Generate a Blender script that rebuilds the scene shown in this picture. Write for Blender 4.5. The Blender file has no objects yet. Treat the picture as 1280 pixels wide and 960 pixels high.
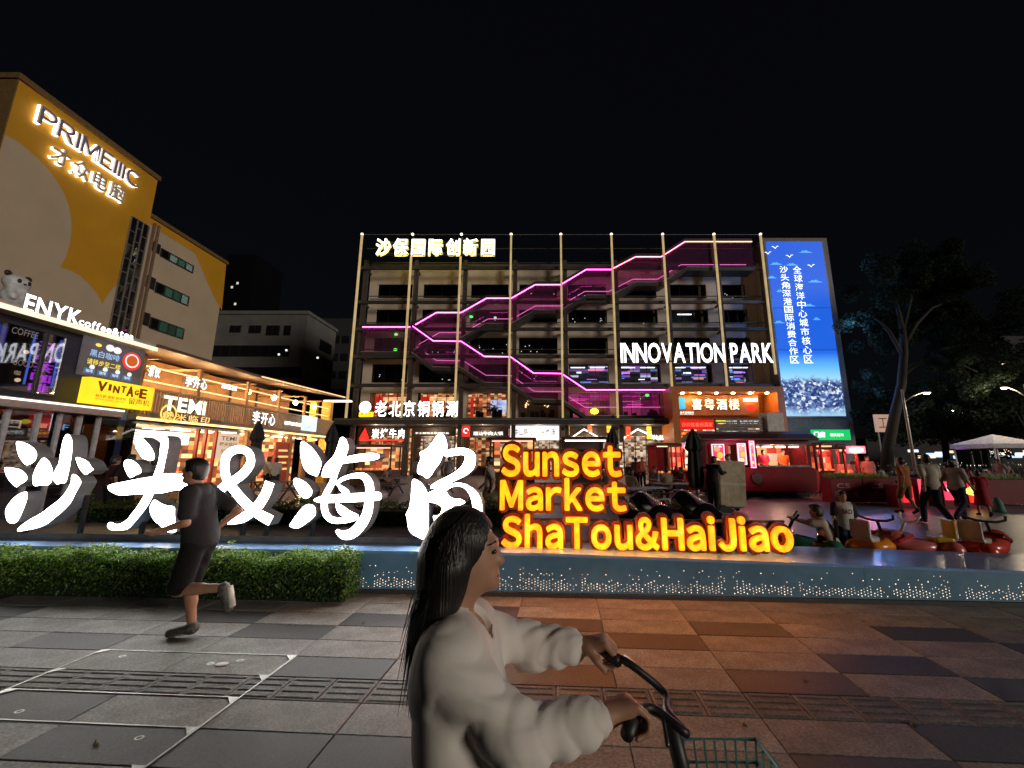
import bpy, bmesh, math, random
import numpy as np
from math import radians as R_, sin, cos, pi, sqrt, atan2, tan
from mathutils import Vector, Matrix
random.seed(11); rng = np.random.default_rng(11)
SC = bpy.context.scene; COL = SC.collection

# ---------------------------------------------------------------- camera, world, sun, exposure
FPX, PPX, PPY = 500.0, 674.0, 480.0          # focal length and principal point in photo pixels (1280 x 960)
PITCH = math.atan(93/500); EYE = Vector((0, 0, 1.65))
_cp, _sp = cos(PITCH), sin(PITCH)
cd = bpy.data.cameras.new('camera'); cam = bpy.data.objects.new('camera', cd); COL.objects.link(cam)
cam.location = EYE; cam.rotation_euler = (pi/2 + PITCH, 0, 0)
cd.sensor_width = 36; cd.sensor_fit = 'HORIZONTAL'; cd.lens = FPX/1280*36
cd.shift_x = -(PPX-640)/1280; cd.clip_start = .05; cd.clip_end = 2000
SC.camera = cam
W = bpy.data.worlds.new('World'); SC.world = W; W.use_nodes = True
_b = W.node_tree.nodes['Background']
_sky = W.node_tree.nodes.new('ShaderNodeTexSky'); _sky.sky_type = 'NISHITA'; _sky.sun_disc = False
SUN_AZ, SUN_EL = 127, 9                      # the glow of the lit street behind the camera
_sky.sun_elevation = R_(SUN_EL); _sky.sun_rotation = R_(SUN_AZ)
_mixw = W.node_tree.nodes.new('ShaderNodeMix'); _mixw.data_type = 'RGBA'
_mixw.inputs[0].default_value = .996
W.node_tree.links.new(_sky.outputs[0], _mixw.inputs[6]); _mixw.inputs[7].default_value = (.016, .016, .023, 1)
W.node_tree.links.new(_mixw.outputs[2], _b.inputs[0]); _b.inputs[1].default_value = .1
sd = bpy.data.lights.new('sun', 'SUN'); sun = bpy.data.objects.new('sun', sd); COL.objects.link(sun)
sd.energy = 1.15; sd.angle = R_(14); sd.color = (1, .9, .76)
_az, _el = R_(SUN_AZ), R_(SUN_EL)
_sdir = Vector((sin(_az)*cos(_el), cos(_az)*cos(_el), sin(_el)))
sun.rotation_euler = _sdir.to_track_quat('Z', 'Y').to_euler(); sun.location = _sdir*60
SC.view_settings.view_transform = 'Standard'; SC.view_settings.look = 'None'
SC.view_settings.exposure = 0; SC.view_settings.gamma = 1; SC.view_settings.use_curve_mapping = False
SC.render.engine = 'CYCLES'
cy = SC.cycles; cy.use_denoising = True; cy.max_bounces = 6; cy.diffuse_bounces = 2; cy.glossy_bounces = 3
cy.transparent_max_bounces = 10; cy.transmission_bounces = 3; cy.caustics_reflective = False; cy.caustics_refractive = False
cy.sample_clamp_indirect = 2.5; cy.sample_clamp_direct = 0; cy.use_light_tree = True

# ---------------------------------------------------------------- pixel -> place helpers
def ray(px, py):
    a = (px-PPX)/FPX; b = (PPY-py)/FPX
    return Vector((a, _cp-b*_sp, _sp+b*_cp))
def at_y(px, py, Y): d = ray(px, py); return EYE + d*(Y/d.y)
def at_z(px, py, Z=0.0): d = ray(px, py); return EYE + d*((Z-EYE.z)/d.z)
def at_x(px, py, X): d = ray(px, py); return EYE + d*(X/d.x)
class Frame:
    """an upright plane in the place: O origin, R along, U up, N out of it"""
    def __init__(s, O, Rv, U=(0, 0, 1)):
        s.O = Vector(O); s.R = Vector(Rv).normalized(); s.U = Vector(U).normalized(); s.N = s.R.cross(s.U)
        s.M = Matrix(((s.R.x, s.U.x, s.N.x, s.O.x), (s.R.y, s.U.y, s.N.y, s.O.y), (s.R.z, s.U.z, s.N.z, s.O.z), (0, 0, 0, 1)))
    def pt(s, px, py, n=0):
        d = ray(px, py); o = s.O + s.N*n; t = (o-EYE).dot(s.N)/d.dot(s.N); p = EYE + d*t - s.O
        return (p.dot(s.R), p.dot(s.U))
    def w(s, a, b, n=0): return s.O + s.R*a + s.U*b + s.N*n

# ---------------------------------------------------------------- materials
_M = {}
def _nt(name):
    m = bpy.data.materials.new(name); m.use_nodes = True
    nt = m.node_tree; p = nt.nodes['Principled BSDF']; return m, nt, p
def _noise(nt, scale, detail=4, coord='Object', rough=.6):
    tc = nt.nodes.new('ShaderNodeTexCoord'); n = nt.nodes.new('ShaderNodeTexNoise')
    n.inputs['Scale'].default_value = scale; n.inputs['Detail'].default_value = detail; n.inputs['Roughness'].default_value = rough
    nt.links.new(tc.outputs[coord], n.inputs['Vector']); return n
def _ramp(nt, src, c0, c1, p0=.3, p1=.7):
    r = nt.nodes.new('ShaderNodeValToRGB'); nt.links.new(src, r.inputs[0])
    r.color_ramp.elements[0].color = (*c0, 1); r.color_ramp.elements[1].color = (*c1, 1)
    r.color_ramp.elements[0].position = p0; r.color_ramp.elements[1].position = p1; return r
def mat(name, col, rough=.6, metal=0, var=.25, scale=6, bump=0, bscale=None, spec=.5, sss=0, bdetail=6):
    if name in _M: return _M[name]
    m, nt, p = _nt(name)
    n = _noise(nt, scale)
    r = _ramp(nt, n.outputs['Fac'], [c*(1-var) for c in col], [min(1, c*(1+var)) for c in col])
    nt.links.new(r.outputs[0], p.inputs['Base Color'])
    rr = nt.nodes.new('ShaderNodeMapRange'); nt.links.new(n.outputs['Fac'], rr.inputs[0])
    rr.inputs[3].default_value = max(.03, rough-.1); rr.inputs[4].default_value = min(1, rough+.1)
    nt.links.new(rr.outputs[0], p.inputs['Roughness'])
    p.inputs['Metallic'].default_value = metal; p.inputs['Specular IOR Level'].default_value = spec
    if sss: p.inputs['Subsurface Weight'].default_value = sss; p.inputs['Subsurface Radius'].default_value = (.01, .004, .002)
    if bump:
        b = nt.nodes.new('ShaderNodeBump'); b.inputs['Strength'].default_value = bump; b.inputs['Distance'].default_value = .02
        n2 = _noise(nt, bscale or scale*4, bdetail); nt.links.new(n2.outputs['Fac'], b.inputs['Height'])
        nt.links.new(b.outputs[0], p.inputs['Normal'])
    _M[name] = m; return m
def hairmat(name):
    if name in _M: return _M[name]
    m = mat(name, (.013, .011, .010), .42, var=.3, scale=8); nt = m.node_tree; p = nt.nodes['Principled BSDF']; tc = nt.nodes.new('ShaderNodeTexCoord'); mp = nt.nodes.new('ShaderNodeMapping'); mp.inputs['Scale'].default_value = (150, 150, 6)
    n = nt.nodes.new('ShaderNodeTexNoise'); n.inputs['Scale'].default_value = 1; n.inputs['Detail'].default_value = 3; nt.links.new(tc.outputs['Object'], mp.inputs[0]); nt.links.new(mp.outputs[0], n.inputs[0]); b = nt.nodes.new('ShaderNodeBump'); b.inputs['Strength'].default_value = .9; b.inputs['Distance'].default_value = .006
    nt.links.new(n.outputs[0], b.inputs['Height']); nt.links.new(b.outputs[0], p.inputs['Normal']); return m
def hazy_glass(name, tint, diff, fac):
    """tinted glass, its diffuse colour put in for the haze of strip light"""
    if name in _M: return _M[name]
    m = gmat(name, tint, .5); nt = m.node_tree; o = [x for x in nt.nodes if x.type == 'OUTPUT_MATERIAL'][0]; src = o.inputs[0].links[0].from_socket
    d = nt.nodes.new('ShaderNodeBsdfDiffuse'); d.inputs[0].default_value = (*diff, 1); t = nt.nodes.new('ShaderNodeBsdfTranslucent'); t.inputs[0].default_value = (*diff, 1); a = nt.nodes.new('ShaderNodeMixShader'); a.inputs[0].default_value = .5; nt.links.new(d.outputs[0], a.inputs[1]); nt.links.new(t.outputs[0], a.inputs[2])
    x = nt.nodes.new('ShaderNodeMixShader'); x.inputs[0].default_value = fac; nt.links.new(src, x.inputs[1]); nt.links.new(a.outputs[0], x.inputs[2]); nt.links.new(x.outputs[0], o.inputs[0]); return m
def glow(parent, p, e, c, size=.05):  # bare point light added for the light a source throws
    l = bpy.data.lights.new('added_light', 'POINT'); l.energy = e; l.color = c; l.shadow_soft_size = size; o = bpy.data.objects.new('added_light', l); COL.objects.link(o); o.parent = parent; o.location = Vector(p)-ORG[parent]; return o
def leafmat(name, col, var=.45, trans=.45, rough=.42, spec=.4):
    if name in _M: return _M[name]
    m = mat(name, col, rough, var=var, scale=40, spec=spec); nt = m.node_tree; p = nt.nodes['Principled BSDF']; o = [x for x in nt.nodes if x.type == 'OUTPUT_MATERIAL'][0]
    t = nt.nodes.new('ShaderNodeBsdfTranslucent'); x = nt.nodes.new('ShaderNodeMixShader'); x.inputs[0].default_value = trans
    src = p.inputs['Base Color'].links[0].from_socket; nt.links.new(src, t.inputs[0]); nt.links.new(p.outputs[0], x.inputs[1]); nt.links.new(t.outputs[0], x.inputs[2]); nt.links.new(x.outputs[0], o.inputs[0]); return m
def emat(name, col, strength=1, var=0, scale=3, col2=None):
    if name in _M: return _M[name]
    m, nt, p = _nt(name)
    p.inputs['Base Color'].default_value = (*[min(.8, c*.6) for c in col], 1); p.inputs['Roughness'].default_value = .4
    p.inputs['Emission Color'].default_value = (*col, 1); p.inputs['Emission Strength'].default_value = strength; p.inputs['Specular IOR Level'].default_value = .1
    if col2 or var:
        n = _noise(nt, scale, 3); r = _ramp(nt, n.outputs['Fac'], col, col2 or [c*(1-var) for c in col], .35, .65)
        nt.links.new(r.outputs[0], p.inputs['Emission Color'])
    _M[name] = m; return m
def gmat(name, tint=(.6, .6, .6), refl=.5, rough=.03):
    if name in _M: return _M[name]
    m = bpy.data.materials.new(name); m.use_nodes = True; nt = m.node_tree; nt.nodes.clear()
    o = nt.nodes.new('ShaderNodeOutputMaterial'); t = nt.nodes.new('ShaderNodeBsdfTransparent'); g = nt.nodes.new('ShaderNodeBsdfGlossy')
    t.inputs[0].default_value = (*tint, 1); g.inputs[0].default_value = (.8, .8, .8, 1); g.inputs['Roughness'].default_value = rough
    fr = nt.nodes.new('ShaderNodeFresnel'); fr.inputs[0].default_value = 1.5
    mu = nt.nodes.new('ShaderNodeMath'); mu.operation = 'MULTIPLY_ADD'; mu.inputs[1].default_value = refl; mu.inputs[2].default_value = .02
    n = _noise(nt, 1.3, 2); b = nt.nodes.new('ShaderNodeBump'); b.inputs['Strength'].default_value = .006
    nt.links.new(n.outputs['Fac'], b.inputs['Height']); nt.links.new(b.outputs[0], g.inputs['Normal'])
    nt.links.new(fr.outputs[0], mu.inputs[0]); x = nt.nodes.new('ShaderNodeMixShader')
    nt.links.new(mu.outputs[0], x.inputs[0]); nt.links.new(t.outputs[0], x.inputs[1]); nt.links.new(g.outputs[0], x.inputs[2])
    nt.links.new(x.outputs[0], o.inputs[0]); _M[name] = m; return m
def shopmat(name, cols, strength=1.2, sx=1.2, sz=1.6, dark=.25):
    """goods, boards and lamps of a lit shop interior seen far off, their light put into random glowing blocks"""
    if name in _M: return _M[name]
    m, nt, p = _nt(name); tc = nt.nodes.new('ShaderNodeTexCoord')
    mp = nt.nodes.new('ShaderNodeMapping'); mp.inputs['Scale'].default_value = (sx, sx, sz); nt.links.new(tc.outputs['Object'], mp.inputs[0])
    fl = nt.nodes.new('ShaderNodeVectorMath'); fl.operation = 'FLOOR'; nt.links.new(mp.outputs[0], fl.inputs[0])
    v = nt.nodes.new('ShaderNodeTexWhiteNoise'); v.noise_dimensions = '3D'; nt.links.new(fl.outputs[0], v.inputs['Vector'])
    sp = nt.nodes.new('ShaderNodeSeparateColor'); nt.links.new(v.outputs['Color'], sp.inputs[0])
    r = nt.nodes.new('ShaderNodeValToRGB'); r.color_ramp.interpolation = 'CONSTANT'; nt.links.new(sp.outputs[0], r.inputs[0])
    el = r.color_ramp.elements
    for i, c in enumerate(cols):
        e = el[i] if i < 2 else el.new(i/len(cols))
        e.position = i/len(cols); e.color = (*c, 1)
    mr = nt.nodes.new('ShaderNodeMapRange'); nt.links.new(sp.outputs[1], mr.inputs[0]); mr.inputs[3].default_value = dark*strength; mr.inputs[4].default_value = strength
    nt.links.new(r.outputs[0], p.inputs['Emission Color']); nt.links.new(mr.outputs[0], p.inputs['Emission Strength'])
    nt.links.new(r.outputs[0], p.inputs['Base Color']); _M[name] = m; return m

# ---------------------------------------------------------------- objects
ORG = {}
def thing(name, label, cat, loc=(0, 0, 0), group=None):
    o = bpy.data.objects.new(name, None); COL.objects.link(o); o.location = loc; o.empty_display_size = .2
    o['label'] = label; o['category'] = cat
    if group: o['group'] = group
    ORG[o] = Vector(loc); return o
def tag(o, label, cat, group=None):
    o['label'] = label; o['category'] = cat
    if group: o['group'] = group
    return o
def copy_tree(o, parent=None):
    c = o.copy(); COL.objects.link(c); c.parent = parent
    for ch in [x for x in o.children]: copy_tree(ch, c)
    return c
def dup(o, loc, rz=0, label=None, group=None, scale=None):
    c = copy_tree(o); c.location = loc; c.rotation_euler = (0, 0, rz)
    if scale: c.scale = scale
    if label: c['label'] = label
    if group: c['group'] = group
    return c
class MB:
    def __init__(s, M=None): s.v = []; s.f = []; s.m = []; s.k = 0; s.M = M
    def add(s, vs, fs, ks=None):
        o = len(s.v)
        s.v += [tuple(s.M @ Vector(v)) for v in vs] if s.M else [tuple(v) for v in vs]
        s.f += [tuple(i+o for i in f) for f in fs]; s.m += list(ks) if ks is not None else [s.k]*len(fs)
        return s
    def box(s, x0, x1, y0, y1, z0, z1):
        v = [(x, y, z) for z in (z0, z1) for y in (y0, y1) for x in (x0, x1)]
        return s.add(v, [(0, 2, 3, 1), (4, 5, 7, 6), (0, 1, 5, 4), (2, 6, 7, 3), (0, 4, 6, 2), (1, 3, 7, 5)])
    def obox(s, c, size, rz=0, rx=0, ry=0):
        M0 = s.M; m = Matrix.Translation(c) @ Matrix.Rotation(rz, 4, 'Z') @ Matrix.Rotation(ry, 4, 'Y') @ Matrix.Rotation(rx, 4, 'X')
        s.M = (M0 @ m) if M0 else m; a, b, d = size; s.box(-a/2, a/2, -b/2, b/2, -d/2, d/2); s.M = M0; return s
    def bar(s, p, q, w, h=None, up=(0, 0, 1)):
        p, q = Vector(p), Vector(q); d = (q-p); L = d.length; d.normalize(); u = Vector(up)
        if abs(d.dot(u)) > .98: u = Vector((0, 1, 0))
        r = d.cross(u).normalized(); u = r.cross(d); h = h or w; vs = []
        for t in (p, q):
            for a, b in ((-1, -1), (1, -1), (1, 1), (-1, 1)): vs.append(t + r*(a*w/2) + u*(b*h/2))
        return s.add(vs, [(0, 1, 2, 3), (7, 6, 5, 4), (0, 4, 5, 1), (1, 5, 6, 2), (2, 6, 7, 3), (3, 7, 4, 0)])
    def prism(s, poly, n0, n1, kf=None):
        A = sum(poly[i-1][0]*poly[i][1]-poly[i][0]*poly[i-1][1] for i in range(len(poly)))
        if A < 0: poly = poly[::-1]
        n = len(poly); vs = [(a, b, n0) for a, b in poly] + [(a, b, n1) for a, b in poly]
        fs = [tuple(range(n-1, -1, -1)), tuple(range(n, 2*n))] + [(i, (i+1) % n, n+(i+1) % n, n+i) for i in range(n)]
        return s.add(vs, fs, [s.k, s.k if kf is None else kf]+[s.k]*n)
    def tube(s, pts, r, n=8, cap=True, squash=1):
        pts = [Vector(p) for p in pts]; rs = r if hasattr(r, '__len__') else [r]*len(pts); vs = []; fs = []
        T0 = (pts[1]-pts[0]).normalized(); ref = Vector((0, 0, 1)) if abs(T0.z) < .9 else Vector((1, 0, 0))
        X = T0.cross(ref).normalized()
        for i, p in enumerate(pts):
            T = (pts[min(i+1, len(pts)-1)]-pts[max(i-1, 0)]).normalized(); X = (X-T*X.dot(T)).normalized(); Y = T.cross(X)
            for j in range(n):
                a = 2*pi*j/n; vs.append(p + X*(cos(a)*rs[i]) + Y*(sin(a)*rs[i]*squash))
        for i in range(len(pts)-1):
            for j in range(n): fs.append((i*n+j, i*n+(j+1) % n, (i+1)*n+(j+1) % n, (i+1)*n+j))
        if cap: fs += [tuple(range(n-1, -1, -1)), tuple((len(pts)-1)*n+j for j in range(n))]
        return s.add(vs, fs)
    def lathe(s, prof, n=16, c=(0, 0, 0), axis=None, fold=None):
        """profile of (r, z) turned about z through c; axis tilts it"""
        vs = []; fs = []; q = Vector(axis).to_track_quat('Z', 'Y') if axis else None
        for r, z in prof:
            for j in range(n):
                a = 2*pi*j/n; rr = r*(1+(fold*(-1)**j if fold else 0)); v = Vector((cos(a)*rr, sin(a)*rr, z))
                vs.append((q @ v if q else v)+Vector(c))
        for i in range(len(prof)-1):
            for j in range(n): fs.append((i*n+j, i*n+(j+1) % n, (i+1)*n+(j+1) % n, (i+1)*n+j))
        fs += [tuple(range(n-1, -1, -1)), tuple((len(prof)-1)*n+j for j in range(n))]
        return s.add(vs, fs)
    def ell(s, c, r, nu=12, nv=8, rot=None):
        vs = []; fs = []
        for i in range(nv+1):
            t = pi*i/nv
            for j in range(nu):
                a = 2*pi*j/nu; v = Vector((r[0]*sin(t)*cos(a), r[1]*sin(t)*sin(a), -r[2]*cos(t)))
                if rot: v = rot @ v
                vs.append(v+Vector(c))
        for i in range(nv):
            for j in range(nu): fs.append((i*nu+j, i*nu+(j+1) % nu, (i+1)*nu+(j+1) % nu, (i+1)*nu+j))
        return s.add(vs, fs)
    def build(s, name, m, parent=None, smooth=False, bevel=0, loc=None, kind=None, sub=0):
        ms = m if isinstance(m, (list, tuple)) else [m]
        if parent is not None: org = ORG[parent]
        elif loc is not None: org = Vector(loc)
        else:
            a = np.array(s.v); org = Vector(((a[:, 0].min()+a[:, 0].max())/2, (a[:, 1].min()+a[:, 1].max())/2, a[:, 2].min()))
        me = bpy.data.meshes.new(name)
        me.from_pydata([(v[0]-org.x, v[1]-org.y, v[2]-org.z) for v in s.v], [], s.f)
        for x in ms: me.materials.append(x)
        if len(ms) > 1: me.polygons.foreach_set('material_index', s.m)
        if smooth: me.polygons.foreach_set('use_smooth', [True]*len(me.polygons))
        me.update()
        o = bpy.data.objects.new(name, me); COL.objects.link(o)
        if parent is not None: o.parent = parent
        else: o.location = org
        ORG[o] = org
        if bevel:
            b = o.modifiers.new('bevel', 'BEVEL'); b.width = bevel; b.segments = 2; b.limit_method = 'ANGLE'; b.angle_limit = R_(40)
        if smooth and not bevel:
            pass
        if kind: o['kind'] = kind
        return o
def structure(mb, name, m, **k): o = mb.build(name, m, **k); o['kind'] = 'structure'; return o

# ---------------------------------------------------------------- lettering
_T = {}
def glyphs(s, bold=0.0, ext=0.0):
    key = (s, round(bold, 4), ext)
    if key in _T: return _T[key]
    cu = bpy.data.curves.new('t', 'FONT'); cu.body = s; cu.size = 1; cu.extrude = ext; cu.offset = bold; cu.resolution_u = 3
    o = bpy.data.objects.new('t', cu); COL.objects.link(o); bpy.context.view_layer.update()
    me = o.to_mesh(); v = np.array([tuple(x.co) for x in me.vertices]); f = [tuple(p.vertices) for p in me.polygons]
    o.to_mesh_clear(); bpy.data.objects.remove(o); bpy.data.curves.remove(cu)
    _T[key] = (v, f); return _T[key]
def put_text(mb, s, a0, a1, b0, b1, n0, n1=None, bold=0.0, kf=None, geo=None, bb=None, shear=0):
    """lettering fitted to the box a0..a1, b0..b1 of a plane; n0..n1 its thickness"""
    v, f = geo or glyphs(s, bold, 0.0 if n1 is None else .05)
    if len(v) == 0: return
    lo, hi = bb or (v.min(0), v.max(0)); w = max(hi[0]-lo[0], 1e-6); h = max(hi[1]-lo[1], 1e-6)
    A = a0+(v[:, 0]-lo[0])/w*(a1-a0); B = b0+(v[:, 1]-lo[1])/h*(b1-b0)
    if shear: A = A+(B-b0)*shear
    if n1 is None: N = np.full(len(v), n0); front = [True]*len(f)
    else:
        N = np.where(v[:, 2] > 0, n1, n0); front = [all(v[i][2] > 0 for i in q) for q in f]
    ks = [kf if (fr and kf is not None) else mb.k for fr in front]
    mb.add(list(zip(A, B, N)), f, ks)
def fw(ch): return chr(ord(ch)+0xFEE0) if '!' <= ch <= '~' else ch        # full-width forms: the heavier sans Latin of the CJK face
def fwi(s): return ''.join(c if c in 'I ' else fw(c) for c in s)
def lay(s, bold=0, gap=.075):
    """left and right edge of every glyph of a word (CJK in even cells), plus the word's lowest and highest point"""
    x = 0; out = []; lo, hi = 9, -9
    for ch in s:
        if ch == ' ': x += .26; continue
        v, _ = glyphs(ch, bold, .05); w = v[:, 0].max()-v[:, 0].min(); lo = min(lo, v[:, 1].min()); hi = max(hi, v[:, 1].max())
        if '\u4e00' <= ch <= '\u9fff': out.append((ch, x+.5-w/2, x+.5+w/2)); x += 1.13
        else: out.append((ch, x, x+w)); x += w+gap
    x0 = out[0][1]; return [(c, l-x0, r-x0) for c, l, r in out], lo, hi
def word_parts(parent, s, fr, a0, a1, b0, b1, n0, n1, bold, ms, name='letter', halo=None, halomat=None, back=None):
    """every character of the word as a part of its own, laid out as the font sets them"""
    out = []; cells, ylo, yhi = lay(s, bold); W_ = cells[-1][2]; sx = (a1-a0)/W_; sy = (b1-b0)/(yhi-ylo)
    for i, (ch, l_, r_) in enumerate(cells):
        gv, gf = glyphs(ch, bold, .05); x0 = a0+l_*sx; x1 = a0+r_*sx; y0 = b0+(gv[:, 1].min()-ylo)*sy; y1 = b0+(gv[:, 1].max()-ylo)*sy
        m = MB(fr.M); put_text(m, ch, x0, x1, y0, y1, n0, n1, bold, kf=1)
        o = m.build(name, ms, parent); out.append(o)
        if halo:
            hv, hf = glyphs(ch, bold+halo, .05); ex = (hv[:, 0].max()-gv[:, 0].max())*sx; ey = (hv[:, 1].max()-gv[:, 1].max())*sy
            m = MB(fr.M); put_text(m, ch, x0-ex, x1+ex, y0-ey, y1+ey, back[0], back[1]+.003*(i % 2), bold+halo, kf=1)
            m.build('backing', halomat, o)
    return out
def glyph_sdf(s, vox, grow, h0, h1, pad=.16, base=0.0):
    """a solid of constant distance round the glyph outlines: even stroke weight, rounded corners"""
    cu = bpy.data.curves.new('t', 'FONT'); cu.body = s; cu.size = 1; cu.resolution_u = 4; cu.fill_mode = 'NONE'
    o = bpy.data.objects.new('t', cu); COL.objects.link(o); bpy.context.view_layer.update(); me = o.to_mesh()
    P = np.array([tuple(x.co)[:2] for x in me.vertices]); E = np.array([tuple(e.vertices) for e in me.edges]); o.to_mesh_clear(); bpy.data.objects.remove(o); bpy.data.curves.remove(cu)
    lo = P.min(0)-pad; hi = P.max(0)+pad; nx, ny = (np.ceil((hi-lo)/vox).astype(int)+1); xs = lo[0]+np.arange(nx)*vox; ys = lo[1]+np.arange(ny)*vox
    X, Y = np.meshgrid(xs, ys, indexing='ij'); D = np.full(X.shape, 1e9); ins = np.zeros(X.shape, bool)
    for a, b in E:
        ax, ay = P[a]; bx, by = P[b]; dx, dy = bx-ax, by-ay; L = dx*dx+dy*dy
        if L < 1e-12: continue
        t = np.clip(((X-ax)*dx+(Y-ay)*dy)/L, 0, 1); D = np.minimum(D, (X-ax-dx*t)**2+(Y-ay-dy*t)**2)
        if abs(dy) > 1e-9: ins ^= ((ay > Y) != (by > Y)) & (X < dx*(Y-ay)/dy+ax)
    D = np.sqrt(D); D[ins] *= -1; vz = (h1-h0)/5; zs = h0-3*vz+np.arange(12)*vz
    d = np.maximum((D-grow)[:, :, None], (np.maximum(h0-zs, zs-h1))[None, None, :]); V, F = _nets(d.astype(np.float64), np.zeros(3), 1.0)
    return np.stack([V[:, 0]*vox+lo[0], V[:, 1]*vox+lo[1], V[:, 2]*vz+zs[0]], 1), F, P.min(0), P.max(0)
def smooth_poly(p, n=4, closed=True):
    out = []; N = len(p)
    for i in range(N if closed else N-1):
        g = lambda k: np.array(p[k % N] if closed else p[min(max(k, 0), N-1)], float)
        p0, p1, p2, p3 = g(i-1), g(i), g(i+1), g(i+2)
        for j in range(n):
            t = j/n; out.append(tuple(.5*((2*p1)+(-p0+p2)*t+(2*p0-5*p1+4*p2-p3)*t*t+(-p0+3*p1-3*p2+p3)*t**3)))
    if not closed: out.append(tuple(p[-1]))
    return out
def ribbon(path, w, n=5):
    """outline polygon of a brush stroke along a path, w a width or one per point"""
    ws = w if hasattr(w, '__len__') else [w]*len(path)
    q = smooth_poly([(x, y, z) for (x, y), z in zip(path, ws)], n, False); L = []; Rr = []
    for i, (x, y, z) in enumerate(q):
        a = q[max(i-1, 0)]; b = q[min(i+1, len(q)-1)]; dx, dy = b[0]-a[0], b[1]-a[1]; l = sqrt(dx*dx+dy*dy) or 1
        L.append((x-dy/l*z/2, y+dx/l*z/2)); Rr.append((x+dy/l*z/2, y-dx/l*z/2))
    return L+Rr[::-1]

# ---------------------------------------------------------------- soft bodies: smooth unions of tapered limbs, polygonised
def _nets(d, org, vox):
    s = d < 0; c = [s[i:s.shape[0]-1+i, j:s.shape[1]-1+j, k:s.shape[2]-1+k] for i in (0, 1) for j in (0, 1) for k in (0, 1)]
    cnt = sum(x.astype(np.int8) for x in c); act = (cnt > 0) & (cnt < 8); idx = np.argwhere(act)
    ids = -np.ones(act.shape, np.int64); ids[tuple(idx.T)] = np.arange(len(idx))
    off = np.array([(i, j, k) for i in (0, 1) for j in (0, 1) for k in (0, 1)])
    val = np.stack([d[idx[:, 0]+o[0], idx[:, 1]+o[1], idx[:, 2]+o[2]] for o in off], 1)
    pos = np.zeros((len(idx), 3)); num = np.zeros(len(idx))
    for a in range(8):
        for b in range(a+1, 8):
            if abs(off[a]-off[b]).sum() != 1: continue
            va, vb = val[:, a], val[:, b]; x = (va < 0) != (vb < 0); t = np.where(x, va/np.where(x, va-vb, 1), 0)
            pos += np.where(x[:, None], off[a]+(off[b]-off[a])*t[:, None], 0); num += x
    V = (idx+pos/num[:, None])*vox+org; F = []
    for ax in range(3):
        e = [0, 0, 0]; e[ax] = 1; n = [q-(1 if k == ax else 0) for k, q in enumerate(d.shape)]
        s0 = s[:n[0], :n[1], :n[2]]; s1 = s[e[0]:e[0]+n[0], e[1]:e[1]+n[1], e[2]:e[2]+n[2]]
        x = np.argwhere(s0 != s1); u, v = [(1, 2), (2, 0), (0, 1)][ax]
        x = x[(x[:, u] > 0) & (x[:, v] > 0)]
        x = x[(x[:, u] < act.shape[u]) & (x[:, v] < act.shape[v]) & (x[:, ax] < act.shape[ax])]
        du = np.zeros(3, int); du[u] = 1; dv = np.zeros(3, int); dv[v] = 1
        q = np.stack([ids[tuple((x-du-dv).T)], ids[tuple((x-dv).T)], ids[tuple(x.T)], ids[tuple((x-du).T)]], 1)
        fl = s0[tuple(x.T)]; q = np.where(fl[:, None], q, q[:, ::-1]); F.append(q)
    F = np.concatenate(F); A, B, C = V[F[:, 0]], V[F[:, 1]], V[F[:, 2]]
    if (A*np.cross(B, C)).sum() < 0: F = F[:, ::-1]
    return V, F
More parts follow.
